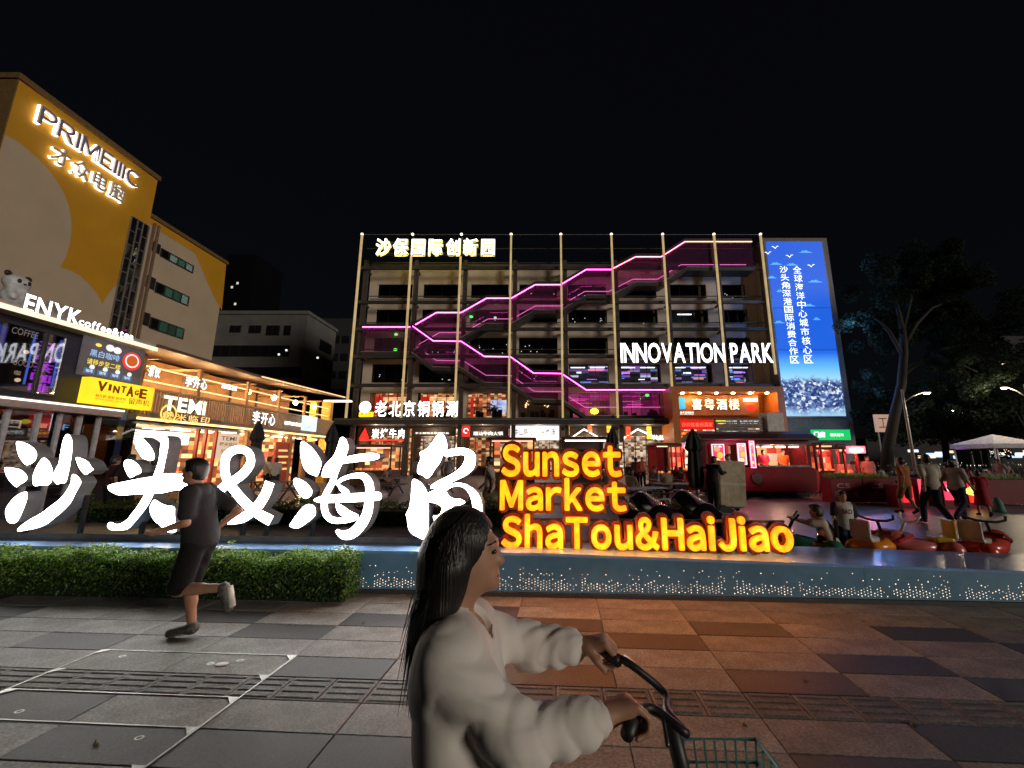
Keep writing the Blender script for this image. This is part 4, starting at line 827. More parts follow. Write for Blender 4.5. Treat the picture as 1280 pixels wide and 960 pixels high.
for q in [(1007, 316, .75), (970, 331, .7), (990, 332, .7), (965, 348, .5), (1019, 353, .8), (975, 365, .4), (1012, 383, .6), (974, 404, .6), (1021, 400, .4)]: cloud(*q)
def bird(px, py, w): a, z = FB.pt(px, py); b = MB(FB.M); b.add([(a-w, z+.14, .011), (a-w*.5, z+.2, .011), (a, z, .011), (a+w*.5, z+.24, .011), (a+w, z+.2, .011), (a+w*.45, z+.14, .011), (a, z-.1, .011), (a-w*.5, z+.11, .011)], [(0, 1, 7), (1, 2, 6, 7), (2, 3, 5, 6), (3, 4, 5)]); b.build('bird', m_ledw, led)
for q in [(969, 310, .4), (960, 317, .4), (987, 321, .42), (1014, 333, .42)]: bird(*q)
# ---------------------------------------------------------------- orange portal
m_or = mat('orange_cladding', (.55, .17, .035), .42, var=.12, scale=2, bump=.05); m_orin = mat('orange_soffit', (.75, .30, .06), .4)
FP = Frame((0, 35.8, 0), (1, 0, 0)); xl = FP.pt(840, 500)[0]; xr = FP.pt(981, 500)[0]; zt = FP.pt(900, 483)[1]; por = thing('entrance_portal', 'orange clad entrance portal projecting from the right of the facade', 'portal', ((xl+xr)/2, 36.5, 0))
MB().box(xl, xl+.62, 35.8, 39.3, 0, zt).build('jamb', m_or, por); MB().box(xr-.62, xr, 35.8, 39.3, 0, zt).build('jamb', m_or, por); MB().box(xl+.62, xr-.62, 35.8, 39.3, zt-.5, zt).build('lintel', m_or, por)
FPi = Frame((0, 38.3, 0), (1, 0, 0)); MB().box(xl+.62, xr-.62, 38.3, 39.2, FPi.pt(900, 535)[1], zt-.5).build('back_panel', m_orin, por)
for q in range(6): xx = xl+1.2+(xr-xl-2.4)*q/5; MB().box(xx-.1, xx+.1, 36.3, 36.5, zt-.56, zt-.503).build('downlight', emat('downlight', (1, .55, .2), 160), por)
MB().box(xl+.62, xr-.62, 39.0, 39.2, 0, FPi.pt(900, 535)[1]).build('entrance_glass', m_shop_white, por)
def psign(name, label, px0, px1, pyt, pyb, s, mp_, mt, Y, bold=.02): return strip_sign(name, label, px0, px1, pyt, pyb, s, mp_, mt, Y)
m_brownp = mat('brown_sign_panel', (.32, .12, .035), .4)
t, fr, a0, a1, b0, b1 = psign('restaurant_board', 'brown sign board with big glowing cream characters inside the orange portal', 847, 950, 494, 519, None, m_brownp, m_txtw, 37.3)
h = b1-b0; P = lambda x: fr.pt(x, 500)[0]; m_cream = emat('text_cream', (1, .83, .5), 2.6)
word_parts(t, '喜粤酒楼', fr, P(864), P(923), b0+h*.27, b1-h*.18, .02, .1, .010, [m_brownp, m_cream])
b = MB(fr.M); put_text(b, '喜粤酒楼集团', P(849), P(866), b0+h*.08, b0+h*.18, .012); put_text(b, 'JOY CANTONESE', P(849), P(866), b0+h*.01, b0+h*.06, .012); b.build('lettering', m_txtw, t)
b = MB(fr.M); b.box(P(848), P(856), b0+h*.3, b1-h*.1, 0, .03); b.build('blue_badge', emat('blue_badge', (.05, .4, .7), .9), t)
b = MB(fr.M); b.box(P(929), P(947), b1-h*.32, b1-h*.16, 0, .03); b.build('white_badge', m_lit, t); b = MB(fr.M); b.ell((P(938), b0+h*.36, .02), (.45, .32, .03), 12, 6); b.build('red_emblem', emat('red_logo', (1, .03, .02), 1.3), t)
m_redsign = emat('red_sign_face', (.75, .012, .01), 1.0, .25, 2); 
psign('red_sign', 'bright red lit sign below the brown board in the portal', 848, 895, 525, 537, '沙井蚝食府酒家', m_redsign, emat('text_red', (1, .15, .08), 1.6), 36.6)
psign('yellow_text_sign', 'narrow dark sign with yellow characters under the red sign', 848, 893, 538.5, 545, '火锅烧烤夜宵', m_redsign, emat('text_yellow', (1, .75, .05), 1.8), 36.6)
t, *_ = psign('black_text_sign', 'black sign with white characters and a yellow oval, right of the red sign', 897, 953, 524, 531.5, '品味潮流俱乐部', m_dkpanel, m_txtw, 36.2)
c = Frame((0, 36.2, 0), (1, 0, 0)).pt(901, 527); MB(Frame((0, 36.2, 0), (1, 0, 0)).M).ell((c[0], c[1], .03), (.5, .22, .03), 12, 6).build('yellow_oval', m_yelbox, t)
psign('white_text_sign', 'small black sign with white characters above the food trailer', 899, 936, 535, 546, '四季竹筒鸡', m_dkpanel, m_txtw, 36.2)
# green shop sign further right
t, fr, a0, a1, b0, b1 = strip_sign('green_sign', 'green lit shop sign with white characters right of the billboard foot', 1014, 1064, 537, 550, None, emat('green_face', (.01, .55, .12), 1.0), m_txtw, 36.0)
b = MB(fr.M); h = b1-b0; put_text(b, '门店', fr.pt(1017, 540)[0], fr.pt(1031, 540)[0], b0+h*.25, b1-h*.2, .012, bold=.03); put_text(b, '便民超市', fr.pt(1037, 540)[0], fr.pt(1054, 540)[0], b0+h*.35, b0+h*.65, .012); b.build('lettering', m_txtw, t)

for k in range(3): glow(led, ((xa+xb)/2, 32.5, z0+(z1-z0)*(.1+.3*k)), 380, (.16, .38, 1), .1)  # lights added before the screen for its blue spill
for j in range(6): glow(tb, ((bx[j]+bx[j+1])/2+.2, 38.2, zc-.9), 90, (1, .75, .5), .05)  # lights added below the canopy to brighten the shopfronts
for k in range(2): glow(por, (xl+2.2+k*(xr-xl-4.4), 36.7, zt-1.0), 55, (1, .52, .16), .05)  # lights added inside the portal for its orange glow

q = at_y(743, 514, 38.9); glow(stairs, q, 90, (.75, 1, .06), .1)
for px, py in ((809, 494), (495, 437), (589, 396)): glow(stairs, at_y(px, py, 39.0), 12, (.1, 1, .2), .1)
# ================================================================ LEFT: tall orange building and its wing
FO = Frame((-30, 0, 0), (0, 1, 0)); op = FO.pt
m_orange = mat('orange_paint', (.55, .27, .008), .8, var=.08, scale=.5, bump=.15, bscale=14); m_cream_p = mat('beige_paint', (.48, .385, .27), .8, var=.07, scale=.5, bump=.15, bscale=14); m_orangedk = mat('dark_gable', (.16, .09, .03), .8)
y0 = op(25, 98)[0]; y1 = op(197, 226)[0]; zt = op(110, 162)[1]; y2 = op(286, 331)[0]; zt2 = op(250, 308)[1]
ob = thing('office_tower', 'tall orange and beige painted office building at the far left', 'building', (-36, (y0+y1)/2, 0))
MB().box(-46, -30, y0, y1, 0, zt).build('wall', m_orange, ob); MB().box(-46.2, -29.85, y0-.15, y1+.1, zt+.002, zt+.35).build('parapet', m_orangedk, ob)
MB().box(-46, -30.0, y0-.06, y0-.004, 0, zt).build('gable_wall', m_orangedk, ob)  # thin slab in a darker tone than the long wall
def paint(fr, pts, m, par, n=.012, name='painted_area', sm=0): P = [fr.pt(*q) if not isinstance(q[0], str) else q[1:] for q in pts]; b = MB(fr.M); b.prism(smooth_poly(P, sm) if sm else P, .003, n); return b.build(name, m, par)
paint(FO, [('w', y0+.02, op(9, 170)[1]), (20, 176), (32, 185), (46, 197), (60, 212), (72, 228), (80, 242), (86, 258), (89, 275), (89, 290), (87, 305), (82, 322), (75, 334), (88, 338), (100, 345), (110, 354), (117, 362), (123, 371), (128, 380), (133, 371), (140, 361), (147, 354), ('w', op(147, 354)[0], 5), ('w', y0+.02, 5)], m_cream_p, ob)
# tall stair window
a0, a1 = op(164, 270)[0], op(187, 276)[0]; b1 = op(164, 270)[1]; b0 = op(140, 412)[1]; sw = MB(FO.M).box(a0, a1, b0, b1, .004, .03).build('stair_window', mat('window_black', (.015, .015, .018), .3), ob)
cols = [a0, a0+(a1-a0)*.36, a0+(a1-a0)*.66, a1]; nr = 8; m_mull = mat('mullion_pale', (.2, .19, .17), .5, .2)
for i in range(3):
    for k in range(nr):
        o_ = .5 if i == 1 else 0; zb_ = b0+(b1-b0)*(k+o_*.8)/nr; zt_ = min(b1, b0+(b1-b0)*(k+1+o_*.8)/nr); q = MB(FO.M); t = random.uniform(-.01, .01)
        q.add([(cols[i]+.06, zb_+.06, .05+t), (cols[i+1]-.06, zb_+.06, .05-t), (cols[i+1]-.06, zt_-.06, .05), (cols[i]+.06, zt_-.06, .05+t)], [(0, 1, 2, 3)]); q.build('pane', m_glass, sw)
        MB(FO.M).box(cols[i]+.05, cols[i+1]-.05, zt_-.03, zt_+.02, .034, .09).build('transom', m_mull, sw)
for c in cols: MB(FO.M).box(c-.03, c+.03, b0, b1, .034, .10).build('mullion', m_mull, sw)
# lettering of the two rows on the wall
m_edge = emat('edge_lit_white', (1, .9, .82), 3.0); m_navy = mat('letter_navy', (.24, .21, .32), .4)
def wall_word(name, label, s, fr, L, Rr, h0, h1, n0, n1, ms, cat='sign', bold=.012, halo=None, halomat=None, back=None, parent=None, group=None):
    """L, Rr: pixels of the word's left and right ends at mid height; h0/h1: pixel half heights at each end"""
    a0, bl = fr.pt(*L, n1); a1, br = fr.pt(*Rr, n1); bt = fr.pt(L[0], L[1]-h0, n1)[1]; bb = fr.pt(L[0], L[1]+h0, n1)[1]; t = parent or thing(name, label, cat, fr.w((a0+a1)/2, bb, 0), group)
    word_parts(t, s, fr, a0, a1, bb, bt, n0, n1, bold, ms, halo=halo, halomat=halomat, back=back); return t, a0, a1, bb, bt
wall_word('tower_sign', 'edge lit Latin company name running down the top of the orange wall', fwi('PRIMEIIIC'), FO, (51, 142), (176, 222), 12.5, 8, .2, .34, [m_side, m_navy], bold=.004, halo=.022, halomat=[m_edge, m_edge], back=(.05, .198))
wall_word('tower_sign', 'edge lit row of four Chinese characters under the Latin name on the orange wall', '才众电脑', FO, (67, 189), (158, 238), 12, 9, .2, .34, [m_side, mat('letter_gold', (.55, .42, .22), .4)], bold=.008, halo=.016, halomat=[m_edge, m_edge], back=(.05, .198))
# the wing behind
wg = thing('office_wing', 'beige and orange office wing with green lit windows behind the tall orange building', 'building', (-36, (y1+y2)/2, 0))
MB().box(-46, -30.25, y1+.02, y2, 0, zt2).build('wall', m_cream_p, wg)
FW2 = Frame((-30.25, 0, 0), (0, 1, 0)); wp = FW2.pt
paint(FW2, [('w', y1+.05, zt2-.02), ('w', y2-.02, zt2-.02), (277, 388), (268, 372), (260, 355), (252, 335), (244, 317), ('w', y1+.05, op(205, 289)[1])], m_orange, wg)
paint(FW2, [(251, 449), ('w', y2-.02, wp(269, 452)[1]), ('w', y2-.02, wp(267, 480)[1]), (259, 478)], m_orange, wg)
MB().box(-46, -30.1, y1+.1, y2+.1, zt2+.002, zt2+.3).build('parapet', m_orangedk, wg)
m_greenw = [emat('green_lit_blind_%d' % i, c, s) for i, (c, s) in enumerate([((.25, .62, .38), 1.1), ((.75, 1, .8), 1.6), ((.18, .5, .3), 1.0), ((.02, .05, .03), .4), ((.25, .55, .3), .6)])]
rows = [((201, 310), (242, 329), 321), ((195, 352), (236, 370), 366), ((188, 396), (230, 410), 411), ((191, 443), (223, 451), 460)]
for k, (L, Rr, yb) in enumerate(rows):
    a0, b1 = wp(*L); a1 = wp(*Rr)[0]; b0 = wp(L[0], yb)[1]; w = MB(FW2.M); e = .07
    w.box(a0, a1, b0, b0+e, .01, .1).box(a0, a1, b1-e, b1, .01, .1).box(a0, a0+e, b0+e, b1-e, .01, .1).box(a1-e, a1, b0+e, b1-e, .01, .1)
    for i in range(1, 4): xm = a0+(a1-a0)*i/4; w.box(xm-.04, xm+.04, b0+e, b1-e, .01, .1)
    o = w.build('window', m_frame, wg)
    for i in range(4):
        u0, u1 = a0+(a1-a0)*i/4+.05, a0+(a1-a0)*(i+1)/4-.05; c = [(3, 1, 0, 1), (3, 0, 2, 1), (3, 2, 4, 0), (4, 1, 0, 4)][k][i]
        MB(FW2.M).box(u0, u1, b0+e, b1-e, .004, .02).build('blind', m_greenw[c], o); MB(FW2.M).box(u0, u1, b0+e, b1-e, .05, .058).build('pane', m_glass, o)
    if k < 3: c0 = wp(L[0]-6, L[1]-4); MB(FW2.M).box(c0[0]-.35, c0[0]+.35, b0+.1, b1+.2, .005, .05).build('small_window', mat('window_black', (.015, .015, .018), .3), wg)
for px in (197, 203): a = wp(px-9, 300)[0]; MB(FW2.M).box(a-.07, a+.07, 3, zt2-.3, .03, .18).build('drain_pipe', mat('pipe_brown', (.2, .13, .08), .6), wg)
# ---------------------------------------------------------------- grey building and darker one behind
m_conc = mat('grey_render', (.15, .148, .143), .85, var=.15, scale=.6); m_concd = mat('grey_render_dark', (.03, .03, .031), .85, var=.15, scale=.6); m_wdark = mat('far_window_dark', (.012, .012, .014), .3)
FGy = Frame((0, 55, 0), (1, 0, 0)); gp = FGy.pt; xL = gp(262, 393)[0]; xC = gp(385, 393)[0]; zG = gp(330, 393)[1]
gb = thing('office_block', 'unlit grey office block with banded windows between the orange wing and the big building', 'building', (xL/2+xC/2, 58, 0))
FGs = Frame((xC, 0, 0), (0, 1, 0)); yE = FGs.pt(420, 418)[0]
MB().box(xL-8, xC, 55, yE, 0, zG).build('wall', m_conc, gb); MB().box(xL-8.2, xC+.2, 54.8, yE+.2, zG+.002, zG+.5).build('parapet', m_conc, gb)
def zz(x, y): return (240+x/4.8, 360+y/4.8)
for (xa, xb, ya, yb) in [(230, 292, 225, 268), (345, 412, 225, 272), (450, 522, 225, 285), (555, 590, 225, 285)]:
    A = gp(*zz(xa, ya)); B = gp(*zz(xb, yb)); o = MB(FGy.M).box(A[0], B[0], B[1], A[1], .004, .05).build('window', m_frame, gb); MB(FGy.M).box(A[0]+.1, (A[0]+B[0])/2-.05, B[1]+.1, A[1]-.1, .053, .08).build('pane', m_wdark, o); MB(FGy.M).box((A[0]+B[0])/2+.05, B[0]-.1, B[1]+.1, A[1]-.1, .053, .08).build('pane', m_wdark, o)
for (ya, yb, xb) in [(345, 412, 580), (475, 540, 655), (605, 668, 640)]:
    A = gp(*zz(60, ya)); B = gp(*zz(xb, yb)); o = MB(FGy.M).box(A[0], B[0], B[1], A[1], .004, .05).build('window_band', m_frame, gb); n = 9
    for i in range(n): u0, u1 = A[0]+(B[0]-A[0])*i/n+.06, A[0]+(B[0]-A[0])*(i+1)/n-.06; MB(FGy.M).box(u0, u1, B[1]+.1, A[1]-.1, .053, .08).build('pane', m_wdark, o)
for (xa, xb, ya, yb) in [(768, 835, 305, 345), (785, 830, 432, 462), (745, 815, 540, 580), (735, 800, 655, 690)]:
    A = FGs.pt(*zz(xa, ya)); B = FGs.pt(*zz(xb, yb+20)); o = MB(FGs.M).box(A[0], B[0], A[1]-1.7, A[1], .004, .05).build('window', m_frame, gb); MB(FGs.M).box(A[0]+.1, B[0]-.1, A[1]-1.6, A[1]-.1, .053, .08).build('pane', m_wdark, o)
for q in [(300, 0), (525, 400), (570, 375), (757, 420)]:
    if q[1]: A = gp(*zz(*q)); MB(FGy.M).ell((A[0], A[1], .15), (.16, .16, .1), 8, 6).build('far_lamp', emat('far_spot', (.9, .95, 1), 1.3), gb)
FD = Frame((0, 75, 0), (1, 0, 0)); dp = FD.pt; db = thing('dark_block', 'dark building just visible behind the grey office block', 'building', (dp(440, 420)[0], 80, 0))
MB().box(dp(385, 420)[0], dp(470, 420)[0], 75, 95, 0, dp(430, 398)[1]).build('wall', m_concd, db)
for k in range(5):
    for i in range(4): xx = dp(392+i*12, 420)[0]; zq_ = dp(430, 420+k*22)[1]; MB(FD.M).box(xx, xx+1.4, zq_-1.5, zq_, .004, .06).build('window', m_wdark, db)
ft = thing('far_tower', 'very dark distant tower with a few lit windows above the grey block', 'tower', (-62, 130, 0))
FT = Frame((0, 130, 0), (1, 0, 0)); tp = FT.pt; MB().box(tp(276, 380)[0], tp(312, 380)[0], 130, 145, 0, tp(290, 318)[1]).build('wall', mat('tower_black', (.006, .006, .007), .95, spec=0), ft)
for q in [(297, 354), (290, 359), (294, 380)]: A = tp(*q); MB(FT.M).box(A[0]-.35, A[0]+.35, A[1]-.4, A[1]+.4, .004, .08).build('window', emat('far_window_lit', (.9, .85, .7), .7), ft)

# ================================================================ LEFT: market row, 15 m to the left
FM = Frame((-15, 0, 0), (0, 1, 0)); mp_ = FM.pt
m_navyc = mat('navy_cladding', (.022, .024, .045), .4, .2); m_lip = emat('canopy_edge_light', (1, .80, .62), 1.1); m_steelw = mat('brushed_band', (.42, .36, .32), .35, .6, .15, 12)
yK1 = mp_(196, 437, .55)[0]; yK0 = 6.5; zK = mp_(98, 410, .59)[1]+.1
kb = thing('coffee_shop', 'two storey dark glass coffee shop with lit roof edge at the left border', 'shop', (-18, 11, 0))
MB().box(-23, -15.4, yK0, yK1-.25, zK-.05, zK+.1).build('roof', m_navyc, kb); MB().box(-15.4, -14.45, yK0, yK1, zK-.12, zK+.12).build('canopy', mat('canopy_pale', (.45, .4, .36), .5), kb)
MB().box(-14.447, -14.41, yK0, yK1, zK-.14, zK-.0).build('edge_light', m_lip, kb)
MB().box(-23, -22.8, yK0, yK1-.3, 0, zK-.05).build('rear_wall', m_navyc, kb); MB().box(-23, -14.99, yK1-.3, yK1-.12, 0, zK-.12).build('end_wall', mat('blue_end_wall', (.10, .16, .42), .4), kb)
zBd = mp_(70, 509)[1]; MB().box(-22.8, -15, yK0, yK1-.31, zBd-.1, zBd+.12).build('floor_slab', m_navyc, kb)
bd1 = mp_(138, 519)[0]; MB().box(-15, -14.55, yK0, bd1, zBd-.16, zBd+.12).build('band', m_steelw, kb); MB().box(-14.547, -14.52, yK0, bd1, zBd+.04, zBd+.09).build('band_light', emat('band_light', (1, .86, .76), 2.0), kb)
MB().box(-18.5, -18.4, yK0, yK1-.4, zBd+.14, zK-.1).build('inner_wall', mat('inner_dark', (.05, .035, .03), .7), kb)
gl0 = zBd+.3; gl1 = mp_(60, 409)[1]-.12; yA = mp_(86, 415)[0]
MB().box(-15.05, -15.0, yA, yK1-.31, zBd+.12, zK-.12).build('cladding', m_navyc, kb); MB().box(-15.05, -15.0, yK0, yA, gl1, zK-.12).build('cladding', m_navyc, kb); MB().box(-15.05, -15, yK0, yA, zBd+.12, gl0).build('sill_panel', m_navyc, kb)
ys = [yK0, 8.3, 9.9, mp_(50, 450)[0], yA-.02]; m_shopglass = gmat('shop_glass', (.55, .56, .62), 2.2, .02)
for a, b in zip(ys, ys[1:]):
    f = MB(); f.box(-15.06, -14.96, a, a+.07, gl0, gl1).box(-15.06, -14.96, a+.07, b, gl0, gl0+.06).box(-15.06, -14.96, a+.07, b, gl1-.06, gl1); o = f.build('window', m_frame, kb); MB().box(-15.02, -15.0, a+.07, b, gl0+.06, gl1-.06).build('pane', m_shopglass, o)
def decal(s, px0, px1, py, hh, m, par, fr=FM, n=.02, bold=.004, mirror=False):
    a0 = fr.pt(px0, py)[0]; a1 = fr.pt(px1, py)[0]; pm = (px0+px1)/2; b1 = fr.pt(pm, py-hh)[1]; b0 = fr.pt(pm, py+hh)[1]; b = MB(fr.M); put_text(b, s, a0, a1, b0, b1, n, bold=bold); return b.build('lettering', m, par)
m_vinyl = mat('white_vinyl', (.35, .35, .36), .5); m_neonp = emat('neon_purple', (.75, .06, 1), 2.2); m_neonw = emat('neon_amber', (1, .62, .3), 1.6)
decal('COFFEE', 13, 48, 416, 4.2, m_vinyl, kb); decal('GOOD', 15, 41, 454, 4, m_vinyl, kb)
FMi = Frame((-16.2, 0, 0), (0, 1, 0))
nk = thing('neon_sign', 'purple and pink vertical neon sign inside the coffee shop window', 'neon sign', FMi.w(FMi.pt(57, 445)[0], FMi.pt(57, 470)[1], 0))
for k, ch in enumerate('开心茶咖啡'): aa = FMi.pt(57, 445)[0]; zt_ = FMi.pt(57, 428)[1]; b = MB(FMi.M); put_text(b, ch, aa-.26, aa+.26, zt_-.34*(k+1)+.03, zt_-.34*k, 0, .03, .006); b.build('letter', m_neonp, nk)
b = MB(FMi.M); c = FMi.pt(57, 447); 
for s_ in (-1, 1): b.box(c[0]+s_*.36-.02, c[0]+s_*.36+.02, c[1]-.95, c[1]+.7, -.05, -.02)
b.build('tube', emat('neon_blue2', (.12, .25, 1), 2.0), nk)
decal('张配', 38, 66, 496, 5.5, m_neonw, kb, FMi); decal('咖', 17, 25, 466, 3, m_neonw, kb, FMi)
bs = thing('blue_screen', 'blue lit screen strip at the very edge of the coffee shop window', 'screen', FMi.w(10.1, 4, -.1)); aa = FMi.pt(-14, 430)[0]; MB(FMi.M).box(aa, FMi.pt(7, 430)[0], FMi.pt(0, 470)[1], FMi.pt(0, 405)[1], -.1, -.03).build('panel', emat('blue_panel', (.05, .09, .75), .8, .5, .9), bs)
for q in [(8, 470), (30, 478), (60, 475), (70, 440)]: A = FMi.pt(*q); b = MB(FMi.M); b.ell((A[0], A[1], -1), (.07, .07, .07), 8, 6); b.build('inner_lamp', emat('inner_warm', (1, .7, .4), 3), kb)
t, *_ = wall_word('shop_name_sign', 'white lit bold letters of the coffee shop name on the canopy roof', 'ENYK', FM, (31, 377.5), (102, 395.5), 11.5, 7, .45, .57, [m_side, m_wsign], bold=.022)
wall_word('shop_name_sign', 'small white lit coffee and tea lettering on the canopy roof', 'coffee&tea', FM, (99, 401), (168, 417), 5, 5, .45, .57, [m_side, m_wsign], bold=.02)
# roof figure
pn = thing('panda_figure', 'white bear figure with black ears sitting on the coffee shop roof', 'figure', (-14.7, mp_(8, 360)[0], zK+.12)); c = Vector((-14.7, mp_(6, 360)[0], zK+.12)); m_pw = mat('figure_white', (.62, .64, .66), .5); m_pk = mat('figure_black', (.02, .02, .02), .5)
V = lambda *q: tuple(c+Vector(q)*PS)
PS = .62; _s = lambda r: tuple(x*PS for x in r)
soft_part('body', [('e', V(0, 0, .38), _s((.34, .42, .42))), ('e', V(0, 0, 1.0), _s((.38, .46, .36))), ('c', V(.2, -.3, .55), V(.35, -.25, .25), .07, .06), ('c', V(.2, .3, .55), V(.35, .25, .25), .07, .06)], .035, m_pw, pn, .1)
for s_ in (-1, 1): MB().ell(V(0, s_*.36, 1.33), _s((.08, .13, .13)), 12, 8).build('ear', m_pk, pn, True); MB().ell(V(.345, s_*.17, 1.03), _s((.05, .075, .10)), 12, 8).build('eye_patch', m_pk, pn, True)
MB().ell(V(.40, 0, .93), _s((.04, .06, .04)), 10, 6).build('nose', m_pk, pn, True)
# poster and lightbox
def quad_panel(name, label, TL, TR, ybot, fr, n0, n1, m, cat): a0, b1 = fr.pt(*TL); a1 = fr.pt(*TR)[0]; b0 = fr.pt(TL[0], ybot)[1]; t = thing(name, label, cat, fr.w((a0+a1)/2, b0, n0)); b = MB(fr.M); b.box(a0, a1, b0, b1, n0, n1); t2 = b.build('panel', m, t); return t, a0, a1, b0, b1
ps, a0, a1, b0, b1 = quad_panel('coffee_poster', 'dark grey coffee advertising poster with a red cup picture above the yellow lightbox', (104, 419), (180, 440), 469, FM, .01, .06, emat('poster_grey', (.10, .085, .09), .9, .4, .8), 'poster')
A = lambda u: a0+(a1-a0)*u; B = lambda v: b0+(b1-b0)*v
def ptext(s, u0, u1, v0, v1, m, par, n=.064): b = MB(FM.M); put_text(b, s, A(u0), A(u1), B(v0), B(v1), n, bold=.006); b.build('lettering', m, par)
m_pblue = emat('poster_blue', (.35, .6, 1), .9); m_pyel = emat('poster_yellow', (1, .78, .1), .95); m_pw2 = emat('poster_white', (.9, .9, .95), .9); m_pred = emat('poster_red', (.9, .05, .04), .8)
ptext('黑白咖啡', .12, .58, .52, .70, m_pblue, ps); ptext('请移步至二楼', .10, .62, .30, .45, m_pyel, ps)
b = MB(FM.M)
for k, (u, v) in enumerate([(.40, .84), (.52, .82)]): b.ell((A(u), B(v), .065), (.14, .12, .012), 14, 6)
b.build('bear_heads', m_pw2, ps); b = MB(FM.M); b.ell((A(.22), B(.84), .065), (.10, .06, .012), 10, 6); b.build('cup_icon', m_pyel, ps)
b = MB(FM.M); disc(b, A(.79), B(.62), .33, .061, .066, n=24); b.build('cup_saucer', m_pred, ps); b = MB(FM.M); disc(b, A(.79), B(.63), .25, .067, .07, n=24); b.build('cup_rim', m_pw2, ps); b = MB(FM.M); disc(b, A(.79), B(.63), .20, .071, .074, n=24); b.build('coffee', emat('poster_coffee', (.6, .12, .02), .8), ps)
for k in range(4): b = MB(FM.M); b.box(A(.08+.2*k), A(.24+.2*k), B(.06), B(.2), .061, .066); o = b.build('blue_tag', emat('poster_tag', (.06, .15, .32), .9), ps); b = MB(FM.M); put_text(b, '咖啡', A(.11+.2*k), A(.21+.2*k), B(.09), B(.17), .07); b.build('lettering', m_pw2, ps); b = MB(FM.M); disc(b, A(.19+.2*k), B(.24), .08, .061, .066, n=10); b.build('bean_dot', m_pw2, ps)
vt, a0, a1, b0, b1 = quad_panel('yellow_lightbox', 'yellow lit lightbox with brown VINTAGE lettering at the corner of the coffee shop', (93, 471), (175, 486), 504, FM, .25, .55, emat('yellow_lit', (1, .74, .02), 1.25, .25, 1.2, (1, .60, .02)), 'sign')
m_brt = emat('brown_letter_lit', (.28, .05, .015), .5)
for ch, u, w, v0, v1 in zip('VINTAGE', (.10, .26, .33, .45, .54, .67, .75), (.13, .035, .09, .07, .11, .06, .12), (.50, .58, .52, .58, .46, .56, .46), (.90, .84, .82, .86, .90, .78, .88)): b = MB(FM.M); put_text(b, ch, A(u), A(u+w), B(v0), B(v1), .555, .58, .03); b.build('letter', m_brt, vt)
ptext('留声机', .60, .95, .16, .42, m_brt, vt, .556); ptext('棉花糖 唱歌 咖啡馆', .10, .55, .26, .38, m_brt, vt, .556); ptext('VINTAGE COFFEE & RECORDS', .10, .55, .17, .22, m_brt, vt, .556)
# ground floor of the coffee shop
for k, px in enumerate((-25, 3, 43, 70, 96, 120)):
    y = mp_(px, 540)[0]; MB().box(-15.02, -14.94, y-.05, y+.05, 0, zBd-.17).build('post', mat('white_post', (.5, .5, .52), .4, .3), kb)
for a, b in zip((7, 10.2, 11.3, 12.4, 13.2), (10.1, 11.2, 12.3, 13.1, 14.9)): MB().box(-15.0, -14.985, a, b, .05, zBd-.2).build('pane', m_shopglass, kb)
MB().box(-18.6, -18.5, yK0, yK1-.4, 0, zBd-.15).build('inner_wall', mat('inner_green_dark', (.03, .032, .022), .7, var=.5, scale=1.5), kb)
def lamp_box(name, label, px, py, w, h, m, X=-16.2, s=None, cat='sign', mt=None):
    fr = Frame((X, 0, 0), (0, 1, 0)); c = fr.pt(px, py); t = thing(name, label, cat, fr.w(c[0], c[1]-h/2, 0)); MB(fr.M).box(c[0]-w/2, c[0]+w/2, c[1]-h/2, c[1]+h/2, -.06, 0).build('panel', m, t)
    if s: b = MB(fr.M); put_text(b, s, c[0]-w*.4, c[0]+w*.4, c[1]-h*.3, c[1]+h*.3, .004, bold=.01); b.build('lettering', mt or m_txtw, t)
lamp_box('red_lamp_box', 'red lit box sign behind the coffee shop glass on the ground floor', 51, 526, .55, .4, emat('dim_red', (.55, .01, .03), .9)); lamp_box('amber_neon', 'small amber neon ring in the dark ground floor of the coffee shop', 16, 530, .5, .42, m_navyc, -16.2, '口', 'neon sign', m_neonw)
lamp_box('blue_neon', 'small blue neon letters at the right of the coffee shop ground floor', 77, 534, .5, .32, m_navyc, -15.6, '3F', 'neon sign', emat('neon_sky', (.35, .65, 1), 2.5)); lamp_box('orange_neon', 'small orange neon bar below the red box in the coffee shop', 52, 532, .3, .14, m_neonw)

